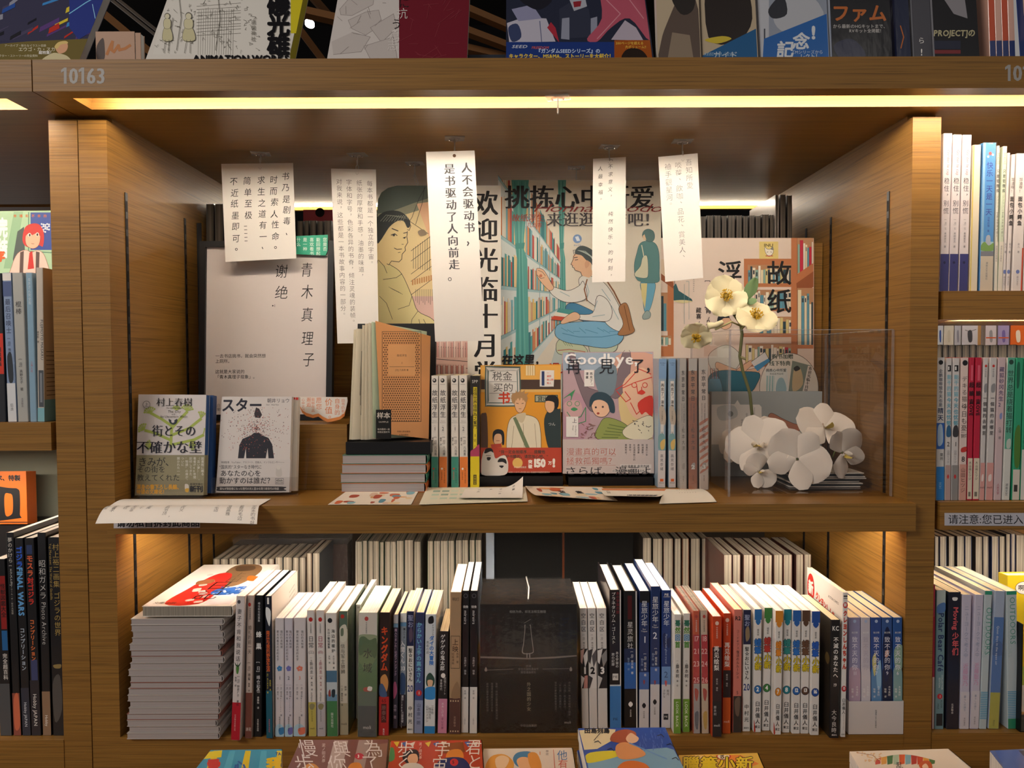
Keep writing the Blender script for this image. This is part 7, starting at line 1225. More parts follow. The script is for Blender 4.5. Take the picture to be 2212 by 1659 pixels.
# right neighbour: lowest shelf
def lo(top, bot, base, lb, P, **k): BK('A6', top, bot, lb, RLw, base, P, zs=ZR3, page=PAGEC, coat=.5, **dict(dict(Y=.01), **k))
lo((930, 944, 420), (918, 934, 1425), '#c0394e', 'thin crimson and white striped book at the left end of the lowest right shelf', [('b', 640, 1060, '#b0243c'), ('b', 1060, 1425, '#d2c0bc')])
lo((946, 1015, 455), (936, 1000, 1418), '#6f8f96', 'grey blue picture book with navy slanted lettering and red disc 1', [('b', 455, 580, '#a9b7b4'), ('p', [(.1, 560), (.9, 540), (.95, 600), (.05, 610)], '#4f74a8'), ('r', 'Polar Bear Café', 610, 58, '#1f2f5c', .55, .02), ('r', 'COLLECTOR', 1040, 17, '#d9e0dc', .75), ('r', 'EDITION', 1060, 17, '#d9e0dc', .45), ('o', 1190, 19, '#c0303a'), ('h', '1', 1175, 28, W_), ('r', 'ALOHA', 1215, 16, K, .7), ('r', 'HIGA', 1240, 16, K, .35), ('b', 1310, 1395, '#23262c', .15, .85)])
lo((1016, 1119, 468), (1015, 1101, 1420), '#1b1e2e', 'thick navy book with red slanted lettering on the lowest right shelf', [('p', [(.3, 505), (.7, 505), (.65, 525), (.35, 525)], W_), ('r', 'Moving', 570, 52, '#d65a60', .6, .03), ('v', '少年们', 745, 52, '#d65a60', .6, .03, 1.05), ('v', '北京联合', 1240, 18, W_, .45)])
for i, (t, b, lb) in enumerate((((1125, 1190, 485), (1105, 1170, 1420), 'lilac white book with pale kana and pink author line, left of two alike'), ((1195, 1272, 485), (1175, 1236, 1428), 'lilac white book with pale kana and pink author line, right of two alike'))):
    lo(t, b, '#c3bed0', lb, [('v', 'ニューヨークで考え中', 560, 35, '#8d96b0', .5, .0, 1.04), ('v', '近藤聡乃', 960, 40, '#d08ab0', .5, .0, 1.0), ('b', 1160, 1420, '#cfcad2'), ('v', '暮らしの語り', 1185, 18, '#5b7396'), ('v', '亜紀書房', 1340, 14, GR)])
for i, (t, b, lb) in enumerate((((1275, 1330, 458), (1238, 1291, 1405), 'pale book with green capitals and teal stripes, left of the blue book'), ((1421, 1496, 460), (1422, 1506, 1410), 'pale book with green capitals and green ends, right of the blue book'))):
    lo(t, b, '#b9c6ca', lb, [('b', 460, 485, '#2f9474'), ('r', 'OUTDOORS', 500 if i else 570, 56, '#3f8f7a', .68 - .1 * i, -.005), ('r', 'OUTDOORS', 660, 44, '#a9bfc0', .3, -.01)] + [('b', 1150 + 12 * k, 1157 + 12 * k, '#5f9fc0') for k in range(16)] + [('b', 1340, 1410, '#2f8a68')] * i)
lo((1336, 1419, 460), (1294, 1371, 1412), '#a9b7cf', 'film wrapped blue book with a yellow green foot leaning left', [('b', 640, 1160, '#4a78b8'), ('p', [(.02, 840), (.5, 800), (.98, 830), (.98, 900), (.02, 900)], '#3f66a0'), ('r', 'Quiet days in the open air', 700, 24, '#dfe6ee', .45), ('b', 1160, 1412, '#b3b04a'), ('v', '講談社', 1350, 14, '#4a5a30')], film=1)
m = MB(); x = aty(1720 + 1522 / 3.136, 1500, .0).x; m.box(x, x + .0015, .0, .12, ZR3, ZR3 + .16, BLACK); m.box(x + .0015, x + .05, .0, .05, ZR3, ZR3 + .0015, BLACK); tag(m.build('bookend'), 'thin black bookend on the lowest right shelf beside the yellow cover', 'bookend')
Y_ = .05; lean_book(((2176, 1243), (2300, 1241), (2296, 1573), (2182, 1575)), .065, ZR3 + .006, .02, 'yellow fronted book with a speech bubble at the right photo edge', None, lambda a: (a.rect(2174, 1245, 2290, 1440, '#d9bb1f'), a.rect(2174, 1440, 2290, 1480, '#a8b84a'), a.rect(2174, 1480, 2290, 1554, '#d5d0c8'), a.circ(2212, 1270, 19, OL, 14), a.circ(2212, 1270, 18, '#e8e3da', 13), a.h('啊嗷', 2199, 1263, 13, K, .02)), '#d9bb1f', .01, PAGEC, -1, spine='#d9bb1f')
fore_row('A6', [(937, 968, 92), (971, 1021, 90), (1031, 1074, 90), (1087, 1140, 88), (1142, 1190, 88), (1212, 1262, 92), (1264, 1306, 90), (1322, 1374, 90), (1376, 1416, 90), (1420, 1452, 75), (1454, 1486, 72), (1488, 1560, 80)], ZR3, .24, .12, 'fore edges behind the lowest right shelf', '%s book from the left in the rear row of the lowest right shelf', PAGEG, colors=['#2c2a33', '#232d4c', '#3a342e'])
# ------------------------------------------------------------------ left neighbour
LU, LL = 'books on the left shelf', 'black art books on the lowest left shelf'
ZL1 = 1.2095; ZL3 = ZL - .004
def lf(top, bot, base, lb, P, grp=LU, z=ZL1, cr='px', **k): BK(cr, top, bot, lb, grp, base, P, zs=z, Y=.012, page=PAGEW, coat=.6, **k)
lf((-22, 3, 590), (-14, 13, 912), '#1d2028', 'black and red book cut by the left photo edge', [('b', 720, 808, '#c8321f'), ('v', '超级漫画', 750, 10, '#1d1a1c', .6, .03)])
lf((4, 24, 589), (14, 37, 912), '#7f93b4', 'pale blue book with navy head and white foot on the left shelf', [('b', 590, 606, '#e0dcd8'), ('b', 608, 640, '#4a5a86'), ('v', '最后召唤士', 645, 14, '#2b3350', .5, 0, 1.1), ('v', '[日]熊野', 730, 7, K), ('p', [(.2, 770), (.7, 765), (.8, 820), (.3, 824)], '#2a3038'), ('b', 828, 912, '#d3d6da'), ('v', '后浪', 872, 8, K)])
lf((25, 49, 589), (38, 62, 912), '#a9aaa6', 'plain grey book with a small black title on the left shelf', [('v', '棍棒', 650, 14, '#2b2b2e', .5, 0, 1.1), ('v', '[日]高野文子 著', 775, 7.5, K, .5), ('v', '北京联合', 860, 5, GR)])
lf((51, 70, 589), (63, 80, 912), '#7fa6c0', 'light blue film wrapped book on the left shelf', [('v', 'るきさん完全版', 600, 8, '#c9dbe6', .5), ('v', '上海人民', 780, 6, '#b06070')], film=1)
def kiln(mb, M, th, H, dep, rough, coat):
    a = Art(mb, side_frame(M, th, H, dep, 1), rough, coat); a.rect(0, 0, 99, 120, '#cdb797'); a.rect(0, 120, 99, 140, '#7fb3bd')
    for y in range(76, 118, 4): a.line([(4, y), (99, y)], .6, '#5b4c3c')
    for k in range(4): a.line([(40 + 4 * k, 118 - 3 * k), (40 + 4 * k, 84 + 4 * k), (99, 84 + 4 * k)], .9, '#4a3c30')
    for k in range(8): a.rect(66 + k, 40 + 5 * k, 99, 43 + 5 * k, '#7f8a86')
lf((71, 93, 578), (81, 97, 912), '#bcb3a8', 'cream book with outlined title and a drawn lamp post, end of the left shelf', [('v', '晕晕', 610, 24, '#28323f', .4, .03, 1.15), ('v', '晕晕', 610, 24, '#8a9ab0', .4, -.005, 1.15), ('r', 'FUJIMOTO MASARU', 690, 9.5, '#26303c', .75), ('v', '藤本胜 著', 715, 5, K, .2), ('b', 800, 880, '#4a4f55', .2, .9), ('b', 806, 870, '#7d8288', .4, .7), ('b', 882, 912, '#7fb3bd')], face=kiln)
lean_book(((-60, 457), (113, 455), (118, 640), (-60, 640)), .145, ZL1 + .003, .02, 'pale green cover with a red haired schoolgirl behind the left shelf books', None, lambda a: (
    a.rect(-60, 457, 113, 640, '#a9c9a4'), a.poly([(30, 457), (50, 457), (30, 580), (8, 580)], '#8fb58f'), a.rect(66, 459, 113, 540, '#39509a'), a.line([(62, 459), (62, 543), (113, 546)], 2.2, '#5f8a72'),
    [a.h(k, 29 + 13 * i, 463, 7, '#c06a34', .03) for i, k in enumerate('幸福和不幸的')], [a.circ(90 + 4 * (i % 5), 484 + 5 * (i // 5) + (i % 3), 2, '#dfe4ea', n=8) for i in range(18)], a.poly([(28, 560), (38, 500), (52, 490), (55, 570), (30, 572)], '#4f5a56'),
    a.blob([(49, 520), (54, 492), (70, 483), (86, 486), (95, 505), (93, 532), (84, 530), (60, 534)], '#c93a34'), a.ink([(55, 515), (60, 505), (84, 504), (87, 518), (82, 532), (70, 537), (58, 530)], '#8a4a3a', '#e8b596', .8), a.poly([(54, 512), (58, 498), (84, 496), (89, 512), (80, 503), (70, 508), (62, 503)], '#c93a34'), a.circ(64, 507.5, 3.6, '#efe6da', 4.2), a.circ(81, 506.5, 3.6, '#efe6da', 4.2), a.circ(64.5, 508, 2, '#5a3a34', 3), a.circ(81, 507, 2, '#5a3a34', 3), a.line([(68, 526), (74, 527)], .8, '#7a3a30'),
    a.ink([(26, 575), (38, 548), (56, 540), (68, 545), (84, 541), (98, 556), (102, 600), (26, 600)], '#a06a5a', '#e6c3b4', .9), a.poly([(64, 546), (70, 542), (74, 580), (60, 582)], '#c9342c'), a.poly([(44, 545), (52, 542), (50, 600), (42, 600)], '#5f4a44'), a.poly([(78, 543), (86, 545), (84, 600), (77, 600)], '#5f4a44'), a.v('完结', 6, 470, 44, '#eef0ea', .05, 1, .5), a.v('存', -2, 540, 26, '#d8602c', .06)), '#a9c9a4', .01, PAGEW, 1, .3, spine='#d8d4c8')
# orange book and the low black art books
lean_book(((-60, 1019), (57, 1018), (60, 1130), (-60, 1134)), .225, aty(0, 1132, .225).z, .025, 'orange cover with a big black letter, leaning behind the art books', None, lambda a: (a.blob([(-60, 1050), (20, 1054), (38, 1056), (43, 1068), (43, 1110), (38, 1120), (-60, 1122)], '#17151a', 6), a.blob([(10, 1070), (20, 1066), (27, 1072), (28, 1100), (24, 1112), (12, 1112)], '#e0721e', 6), a.h('ペ、特製', -8, 1026, 13, '#17151a', .045), a.rect(-60, 1127, 60, 1129, '#2a1a14')), '#e0721e', .012, PAGEW, 1, .4, spine='#d8661c')
m = MB(); m.box(-1.0, xe - .004, .222, .296, ZL3, aty(0, 1132, .225).z - .002, mat('#171518', .5)); tag(m.build('display_block'), 'dark block carrying the orange cover behind the black art books', 'block')
for top, bot, lb, P in (((-48, 29, 320), (-10, 78, 1485), 'black art book with red and blue print at the left photo edge', [('b', 430, 780, '#8f1f1f', .5, .98), ('b', 790, 920, '#1f5f9a', .5, .98), ('v', '怪獣図鑑大全', 480, 36, '#1a1416', .75, .02), ('v', '完全超百科', 940, 34, '#d3cdc8', .7, .02), ('b', 1140, 1485, '#4a4c50')]),
        ((30, 86, 150), (87, 138, 1468), 'slim black art book with white brush kana and a red glow foot', [('v', '夢のかけら', 180, 33, '#d9d4cc', .5, 0, 1.0), ('v', '[エクストラ]', 360, 20, W_), ('v', 'シアトゥーム・ザ・空の大怪獣', 460, 15, '#b9b4ac', .5), ('b', 1190, 1468, '#8f4a3c'), ('p', [(.2, 1230), (.8, 1200), (.9, 1400), (.2, 1420)], '#cf6a4a')]),
        ((90, 146, 185), (143, 200, 1480), 'black art book with blue outlined lettering', [('v', 'ゴジラ', 240, 45, '#2f5fd0', .5, .05), ('v', 'ゴジラ', 240, 45, '#c9d3ea', .5, -.005), ('r', 'FINAL WARS', 375, 52, '#5f9fd8', .5, .05), ('v', 'コンプリーション', 770, 34, '#a9b4c4', .5, .03), ('b', 1165, 1480, '#2a2f3e'), ('r', 'Hobby JAPAN', 1260, 26, '#c9cdd6', .5, .01)]),
        ((150, 216, 185), (203, 265, 1480), 'black art book with red and orange brush kana', [('b', 230, 290, '#2b3a63', .2, .8), ('v', 'モスラ', 295, 46, '#d8603c', .5, .04), ('v', '対ゴジラ', 440, 44, '#c8342c', .5, .04), ('v', 'コンプリーション', 715, 33, '#d8703c', .5, .04), ('b', 980, 1120, '#38406a', .2, .9), ('b', 1115, 1480, '#23212a'), ('r', 'Hobby JAPAN', 1205, 34, '#d6d2ce', .5, .01)]),
        ((235, 292, 150), (272, 331, 1475), 'black art book with white kana and serif capitals, tan foot', [('v', '昭和ガメラ', 325, 50, '#dad7d4', .5, -.01), ('r', 'Photo Archive', 600, 44, '#c9c6c4', .55, -.01), ('b', 1185, 1475, '#8d6f56'), ('r', 'Hobby', 1340, 26, '#e6ded4', .5, .01)]),
        ((298, 386, 180), (338, 420, 1472), 'black art book with gold vertical title, nearest the oak post', [('v', '村上裕二画集', 220, 46, '#b79a55', .62, -.005), ('v', 'ゴジラの世界', 535, 46, '#b79a55', .62, -.005), ('r', 'Yuji Murakami  The World of Godzilla', 220, 22, '#b79a55', .2, -.005), ('p', [(.2, 1010), (.8, 1005), (.75, 1030), (.3, 1030)], '#8d7a4a'), ('p', [(.1, 1130), (.7, 1080), (.8, 1300), (.2, 1380)], '#4d4a48')])):
    lf(top, bot, '#15151a', lb, P, LL, ZL3, 'B1', dep=.2, name='art_book')
# ------------------------------------------------------------------ magazines on the top board
ZT = ZS + T + .003; TG = 'magazines leaning on top of the bookcase'
def top_mag(x0, x1, dep, label, draw, cover, spine='#d5d0cc', coat=.3, h=.297, lean=28., Y=-.05, side=None, page=PAGEW, skew=0):
    b = aty(x0, 164, Y); bk = h * math.sin(math.radians(lean)); zz = ZT + h * math.cos(math.radians(lean)); D0, D1 = Y + DC, Y + bk + DC
    yb = 773 + (ZC - ZT) * F / D0; yt = 773 + (ZC - zz) * F / D1; k = D0 / D1; f = lambda x: 1105.5 + (x - 1105.5) * k
    g = lambda x: 1105.5 + (x - 1105.5) * 1.012
    lean_book(((f(g(x0)) + skew, yt), (f(g(x1)) + skew, yt), (g(x1), yb), (g(x0), yb)), Y, ZT + dep * math.sin(math.radians(lean)) * .9, dep, label, TG, draw, cover, bk, page, side or (1 if (x0 + x1) / 2 < 1105 else -1), min(coat, .35), 'magazine', spine, None, 'magazine')
def mg1(a):
    a.rect(-80, -160, 260, 90, '#3b3a52'); R_ = random.Random(2)
    for k in range(46):
        x, y = R_.uniform(-60, 225), R_.uniform(-40, 84); l = R_.uniform(20, 60); t = R_.uniform(-.7, -.2); w_ = R_.uniform(4, 12); dx, dy = l * math.cos(t), l * math.sin(t)
        a.poly([(x, y), (x + dx, y + dy), (x + dx * .9 + w_ * .3, y + dy + w_), (x - w_ * .2, y + w_)], R_.choice(['#1e1f29', '#2a4f9c', '#b8342c', '#8d8fa0', '#c9c9d2', '#5a3f7a', '#3f86c8', '#23232b', '#d8c23a', '#4a4560']))
    a.poly([(150, -20), (226, -160), (240, -20), (200, 70), (170, 86), (150, 60)], '#2f3c86'); a.line([(150, 30), (186, 6), (215, -10)], 2, '#7fc4ea'); a.line([(200, 10), (206, 40)], 1.4, '#9fd4f0')
    a.poly([(-80, 100), (60, 90), (196, 84), (182, 132), (-80, 132)], '#6f6236'); a.h('エウゴ・カ・スカ', 40, 102, 10, '#d9d3bc', .01); a.h('総特集！', 84, 110, 8, W_, .02); a.h('アーカイブ・新たなイラスト収録', 10, 96, 6, '#d9d3bc'); a.h('キャラクター・ストーリーの完全資料', -20, 118, 6, '#d9d3bc')
    a.blob([(120, 104), (128, 94), (142, 90), (147, 100), (142, 112), (128, 116)], '#d9a582'); a.blob([(118, 102), (126, 92), (142, 89), (147, 94), (132, 97), (124, 106)], '#d8bd7a'); a.blob([(92, 132), (112, 116), (128, 116), (146, 122), (150, 134)], '#cfc39c')
top_mag(-70, 172, .014, 'glossy magazine with a red and blue mechanical picture and olive band, top left corner', mg1, '#3b3a52', '#d8d2cc', .7)
def mg2(a):
    a.rect(318, -150, 640, 140, '#d9d4cc'); a.rect(318, -150, 640, 72, '#d3c31f') if False else None
    a.poly([(300, -150), (349, -150), (349, 0), (330, 78), (322, 78)], '#cfc02a'); a.poly([(349, -20), (590, -20), (592, 118), (330, 118), (330, 78)], '#dcd8d0'); a.poly([(628, -150), (680, -150), (660, 0), (646, 72), (628, 72)], '#cfc02a'); R_ = random.Random(6); o = '#6b675e'
    for k in range(16): a.line([(430 + 5 * k, 20 + R_.uniform(-4, 4)), (428 + 5 * k, 118)], .7, o)
    for k in range(10): a.line([(425, 14 + 7 * k), (520, 8 + 7 * k + R_.uniform(-2, 2))], .8, o)
    for k in range(110):
        x, y = R_.uniform(332, 560), R_.uniform(-12, 114); a.line([(x, y), (x + R_.uniform(-7, 7), y + R_.uniform(-6, 6)), (x + R_.uniform(-7, 7), y + R_.uniform(-7, 7))], .6, o)
    for x in (368, 386, 470): a.line([(x, -20), (x + 6, 40), (x - 4, 110)], 1.2, o)
    for x, s in ((408, 1.), (362, .8)):
        a.ink([(x - 12 * s, 88), (x - 8 * s, 62), (x + 8 * s, 62), (x + 14 * s, 88)], o, '#c9c29c', .7); a.ink([(x - 8 * s, 62), (x - 8 * s, 44), (x + 8 * s, 44), (x + 8 * s, 62)], o, '#d0c9a6', .7); a.circ(x, 36, 7 * s, o, 8 * s); a.circ(x, 37, 6 * s, '#d6d0b4', 6.6 * s); a.line([(x - 4, 88), (x - 9 * s, 116)], 1, o); a.line([(x + 4, 88), (x + 3 * s, 116)], 1, o)
    a.v('道祖神社', 548, 44, 11, o, 0, 1.1); a.v('磯光雄', 602, -13, 50, '#17161a', .04, .86)
    a.h('ANIMATION WORKS', 418, 118, 19, '#17161a', .05, 1.1)
top_mag(322, 628, .020, 'white magazine with line drawing and yellow edges, second from the left on top', mg2, '#d9d4cc', '#d2c338', .6)
def mg3(a):
    a.rect(700, -150, 870, 140, '#cdc6c2'); a.rect(862, -150, 1040, 140, '#6f1f2c'); o = '#948b88'; R_ = random.Random(9)
    for q_ in (((734, 20), (760, -10), (810, -20), (806, 10), (760, 34), (736, 32)), ((752, 44), (790, 26), (818, 22), (826, 52), (790, 76), (760, 62)), ((715, 90), (760, 70), (800, 80), (780, 112), (720, 118)), ((800, 60), (850, 30), (858, 60), (824, 92)), ((786, 100), (850, 80), (858, 126), (800, 128))): a.poly(list(q_), '#bfb7b3'); a.line(list(q_) + [q_[0]], 1, o)
    for k in range(16): x, y = R_.uniform(715, 850), R_.uniform(0, 125); a.line([(x, y), (x + R_.uniform(-30, 30), y + R_.uniform(-20, 20))], .9, o)
    for k in range(26): x, y = R_.uniform(880, 1000), R_.uniform(-10, 125); a.line([(x, y), (x + R_.uniform(-40, 34), y + R_.uniform(-30, 30))], .8, '#8f3a44')
    for i, k in enumerate('に抗う意志'): a.up(); a.ch(k, 852 - 4 * i + (8 if i < 2 else 0), -6 + 23 * i, 25, '#2b2527' if i % 2 == 0 and i < 4 else '#ddd6d2', -.008)
top_mag(709, 1009, .010, 'magazine half white line art and half maroon, third from the left on top', mg3, '#cdc6c2', '#c9bfb2', .6)
def mg4(a):
    a.rect(1080, -150, 1420, 140, '#2a2e40'); a.poly([(1095, 50), (1130, 38), (1180, 40), (1200, 90), (1100, 92)], '#b9b6c6'); a.poly([(1105, 20), (1150, 10), (1170, 40), (1120, 46)], '#8f90b0'); a.blob([(1098, 60), (1118, 52), (1126, 80), (1106, 90)], '#3a4468'); a.line([(1166, 46), (1170, 90)], 2, '#6a6c8c'); a.poly([(1200, 60), (1208, 92), (1182, 60), (1190, 48)], '#a83040')
    a.blob([(1140, -60), (1190, -60), (1195, -5), (1170, 20), (1145, 16), (1120, -8)], '#22222c'); a.poly([(1208, 20), (1240, 0), (1272, 20), (1280, 80), (1210, 84)], '#34384a'); a.poly([(1214, 40), (1230, 38), (1230, 86), (1212, 84)], '#8f93a6'); a.poly([(1276, 40), (1290, 36), (1290, 80), (1276, 84)], '#8f93a6'); a.poly([(1226, -10), (1262, -14), (1268, 14), (1240, 24)], '#a9acb8'); a.poly([(1238, 4), (1256, 2), (1254, 14), (1240, 16)], '#8f2a34')
    a.blob([(1300, -40), (1380, -50), (1404, 20), (1404, 88), (1360, 40), (1320, 60), (1290, 90), (1268, 84), (1300, 40)], '#b4566a'); a.line([(1310, 0), (1340, 30), (1290, 84)], 2, '#d08a98'); a.line([(1360, 0), (1390, 40), (1400, 80)], 2, '#d08a98'); a.poly([(1320, 86), (1350, 44), (1374, 60), (1390, 88)], '#b3a9b8')
    a.rect(1080, 91, 1420, 140, '#22397c'); a.rect(1327, 87, 1420, 140, '#a0521f'); a.blob([(1345, 130), (1350, 110), (1370, 104), (1390, 112), (1396, 130)], '#2b211c'); a.h('200ページを超える', 1330, 90, 7, '#e0b54a', .02); a.h('大ボリューム!!', 1350, 98, 7, '#e0b54a', .02)
    a.h('SEED', 1105, 96, 9, '#c9cdda', .02, 1.6, 0, .25); a.h('FREEDOM', 1148, 99, 8, '#c85a4a', .02, 1, 0, .2); a.h('『ガンダムSEEDシリーズ』の', 1158, 105, 10.6, '#c3d3ee', .03, .98); a.h('キャラクター、MS&MA、ストーリーを大紹介！', 1099, 116, 11, '#e0c04a', .04, .96)
top_mag(1093, 1410, .014, 'magazine with pink and grey art above a blue lettered band, centre right on top', mg4, '#2a2e40', '#cfc9c4', .9)
def plain(x0, x1, base, fn): return fn
for i, (x0, x1) in enumerate(((1418, 1510), (1514, 1632))):
    top_mag(x0, x1, .012, ('beige film wrapped magazine with a shadowy brown figure, right of the blue banded one', 'beige magazine with dark art and a slanted blue corner, seventh along the top')[i], plain(x0, x1, '#b9a88e', (lambda a: (a.blob([(1430, 140), (1428, 90), (1445, 40), (1470, -10), (1500, -10), (1520, 140)], '#5a4c44'), a.blob([(1446, -20), (1470, -60), (1500, -30), (1498, 20), (1470, 30)], '#2b2624'), a.poly([(1452, 70), (1490, 76), (1500, 140), (1440, 140)], '#8a7a68'))) if i == 0 else (lambda a: (a.blob([(1530, -60), (1600, -60), (1625, 40), (1590, 90), (1530, 80)], '#2a2321'), a.poly([(1510, 120), (1640, 62), (1660, 140), (1500, 140)], '#1f5a8c'), a.blob([(1522, 86), (1560, 78), (1580, 84), (1550, 94)], '#c9b33a'), a.h('FREEDOM／全曲', 1516, 112, 9, '#9fb7c8', 0, 1, 0, .2), a.h('ガイド', 1540, 110, 18, '#c3ced6', .0)))), '#b9a88e', '#d9d2c8', .8, lean=8., Y=-.045 + .004 * i, side=-1)
top_mag(1640, 1784, .022, 'grey blue magazine with a slanted blue corner and bold white lettering', plain(1663, 1784, '#8f97a6', lambda a: (a.rect(1630, -150, 1661, 150, '#b9bcc4'), a.rect(1650, 62, 1653, 100, '#3a3f4c'), a.blob([(1690, 0), (1740, -20), (1780, 40), (1700, 70), (1670, 40)], '#b3b6be'), a.blob([(1660, 20), (1690, -10), (1700, 30), (1670, 40)], '#2b2e36'), a.poly([(1650, 84), (1790, 30), (1800, 150), (1640, 150)], '#1f5fa8'), a.h('記', 1676, 88, 38, '#d3d8de', .03, 1, 0, .1), a.h('念', 1710, 70, 38, '#d3d8de', .03, 1, 0, .1), a.h('!', 1752, 50, 38, '#d3d8de', .05), a.h('ズMシリーズから', 1708, 108, 9, '#c3d0dc'), a.h('レクト！', 1728, 116, 11, '#c3d0dc', .02))), '#8f97a6', '#c3c6cf', .8, lean=6., Y=-.04, side=-1)
top_mag(1790, 1918, .014, 'black glossy magazine with orange lettering on top at the right', plain(1790, 1918, '#14151c', lambda a: (a.h('ファム', 1796, 8, 40, '#b8642a', .03), a.h('しのから最新のHGキットまで、', 1780, 52, 9.5, '#b9b6b4', .01), a.h('RVキット全掲載！', 1834, 62, 9, '#b9b6b4', .01), a.blob([(1800, 100), (1840, 84), (1870, 120), (1830, 140)], '#1f2440'))), '#14151c', '#a9b0bd', .95, lean=5., Y=-.045, side=-1)
for i, (x0, x1, c0, sp_, lb) in enumerate(((1928, 1958, '#1c2440', '#2a335c', 'navy magazine edge with an orange ring in the dark right part of the top'), (1966, 2004, '#4a4a52', '#8d8f98', 'grey magazine with white kana beside the navy one on top'))):
    top_mag(x0, x1, .012, lb, plain(x0, x1, c0, (lambda a: a.line([(1930, 55), (1945, 56), (1952, 80), (1946, 104), (1932, 112)], 2.4, '#b8642a')) if i == 0 else (lambda a: (a.h('から', 1968, 80, 15, W_), a.h('異!', 1968, 102, 20, W_, .02)))), c0, sp_, .8, lean=5., Y=-.04, side=-1)
top_mag(2010, 2104, .014, 'black magazine with cream capitals and a red stripe, near the top right corner', plain(2010, 2112, '#17171c', lambda a: (a.poly([(2040, 0), (2080, -30), (2090, 40), (2060, 30)], '#8d8a90'), a.h('PROJECT]の', 2016, 62, 18, '#b8b08c', .03, .9, 0, .1), a.rect(2016, 108, 2075, 116, '#7a2a30'), a.rect(2016, 88, 2075, 106, '#23283c'))), '#17171c', '#8d8d94', .9, lean=5., Y=-.045, side=-1)
for i in range(4):
    x0 = 2146 + 14 * i; ZT_ = ZS + T + E; b = aty(x0, 164, -.03); r = root('magazine', (b.x, -.03, ZT_), '%s orange and navy spine of the slanting set in the top right corner' % ORD[i], 'magazine', 'slanting striped magazines in the top right corner')
    M = Matrix.Translation((b.x, -.03, ZT_ + .002)) @ Matrix.Rotation(math.radians(-3), 4, 'Y'); mb, pb = book_shape(.0085, .26, .19, M, mat('#d9a894', .4, .6), PAGEW); fr = Fr((0, 0, 10, 260), [M @ Vector(v) for v in ((-.00425, 0, .26), (.00425, 0, .26), (.00425, 0, 0), (-.00425, 0, 0))]); a = Art(mb, fr, .4, .6); a.rect(.5, 0, 9.5, 215, '#c8502c' if i % 2 == 0 else '#dcae9c'); a.rect(.5, 215, 9.5, 259, '#2a3a70'); mb.build('cover', r); pb.build('pages', r)
top_mag(2206, 2330, .012, 'magazine with orange head and blue front cut by the top right corner', plain(2186, 2330, '#2f4f9c', lambda a: (a.rect(2150, -150, 2330, 34, '#d9b8a4'), a.poly([(2170, -150), (2200, -150), (2200, 34), (2176, 34)], '#cf5a30'), a.rect(2190, 44, 2330, 52, '#d86a3c'), a.rect(2190, 56, 2330, 62, '#d86a3c'), a.circ(2210, 78, 18, '#d9d6d2', 13), a.h('超人', 2196, 70, 15, K, .02), a.v('日海', 2200, 94, 12, '#c9cfe0'))), '#2f4f9c', '#2a3a70', .5, lean=5., Y=-.05, side=-1)
for i, (x0, x1, yt, lb) in enumerate(((207, 291, 68, 'tan card fronted book with an orange brush squiggle beside the first magazine'), (293, 304, 71, 'thin tan book edge just right of the squiggle card'))):
    Y_ = -.02; a0, a1 = aty(x0, 100, Y_), aty(x1, 100, Y_); z1 = aty(250, yt, Y_).z; r = root('book', ((a0.x + a1.x) / 2, Y_, ZS + T + E), lb, 'book', 'tan books between the two left magazines'); m = MB(); m.box(a0.x, a1.x, Y_, Y_ + .001, ZS + T + E, z1, mat('#a9846a', .5)); m.box(a0.x, a1.x, Y_ + .011, Y_ + .012, ZS + T + E, z1, mat('#a9846a', .5))
    if i == 0: a = Art(m, PFr(aty(250, 100, Y_), Vector((0, -1, 0)))); a.line([(231, 117), (240, 96), (243, 90), (241, 108), (246, 112), (256, 98), (258, 108), (270, 105), (281, 98)], 6, '#b06a24'); a.blob([(209, 100), (222, 82), (226, 100), (225, 128), (210, 128)], '#3a2620')
    m.build('cover', r); m = MB(); m.box(a0.x + .0006, a1.x - .0006, Y_ + .0011, Y_ + .0109, ZS + T + E, z1 - .0008, PAGEW); m.build('pages', r)
m = MB(); a0, a1 = aty(1012, 120, .0), aty(1092, 120, .0); m.box(a0.x, a1.x, .0, .014, ZS + T + E, aty(1050, 118, .0).z, mat('#1a2230', .4)); tag(m.build('magazine'), 'low dark blue magazine just showing between the maroon and blue banded ones', 'magazine')
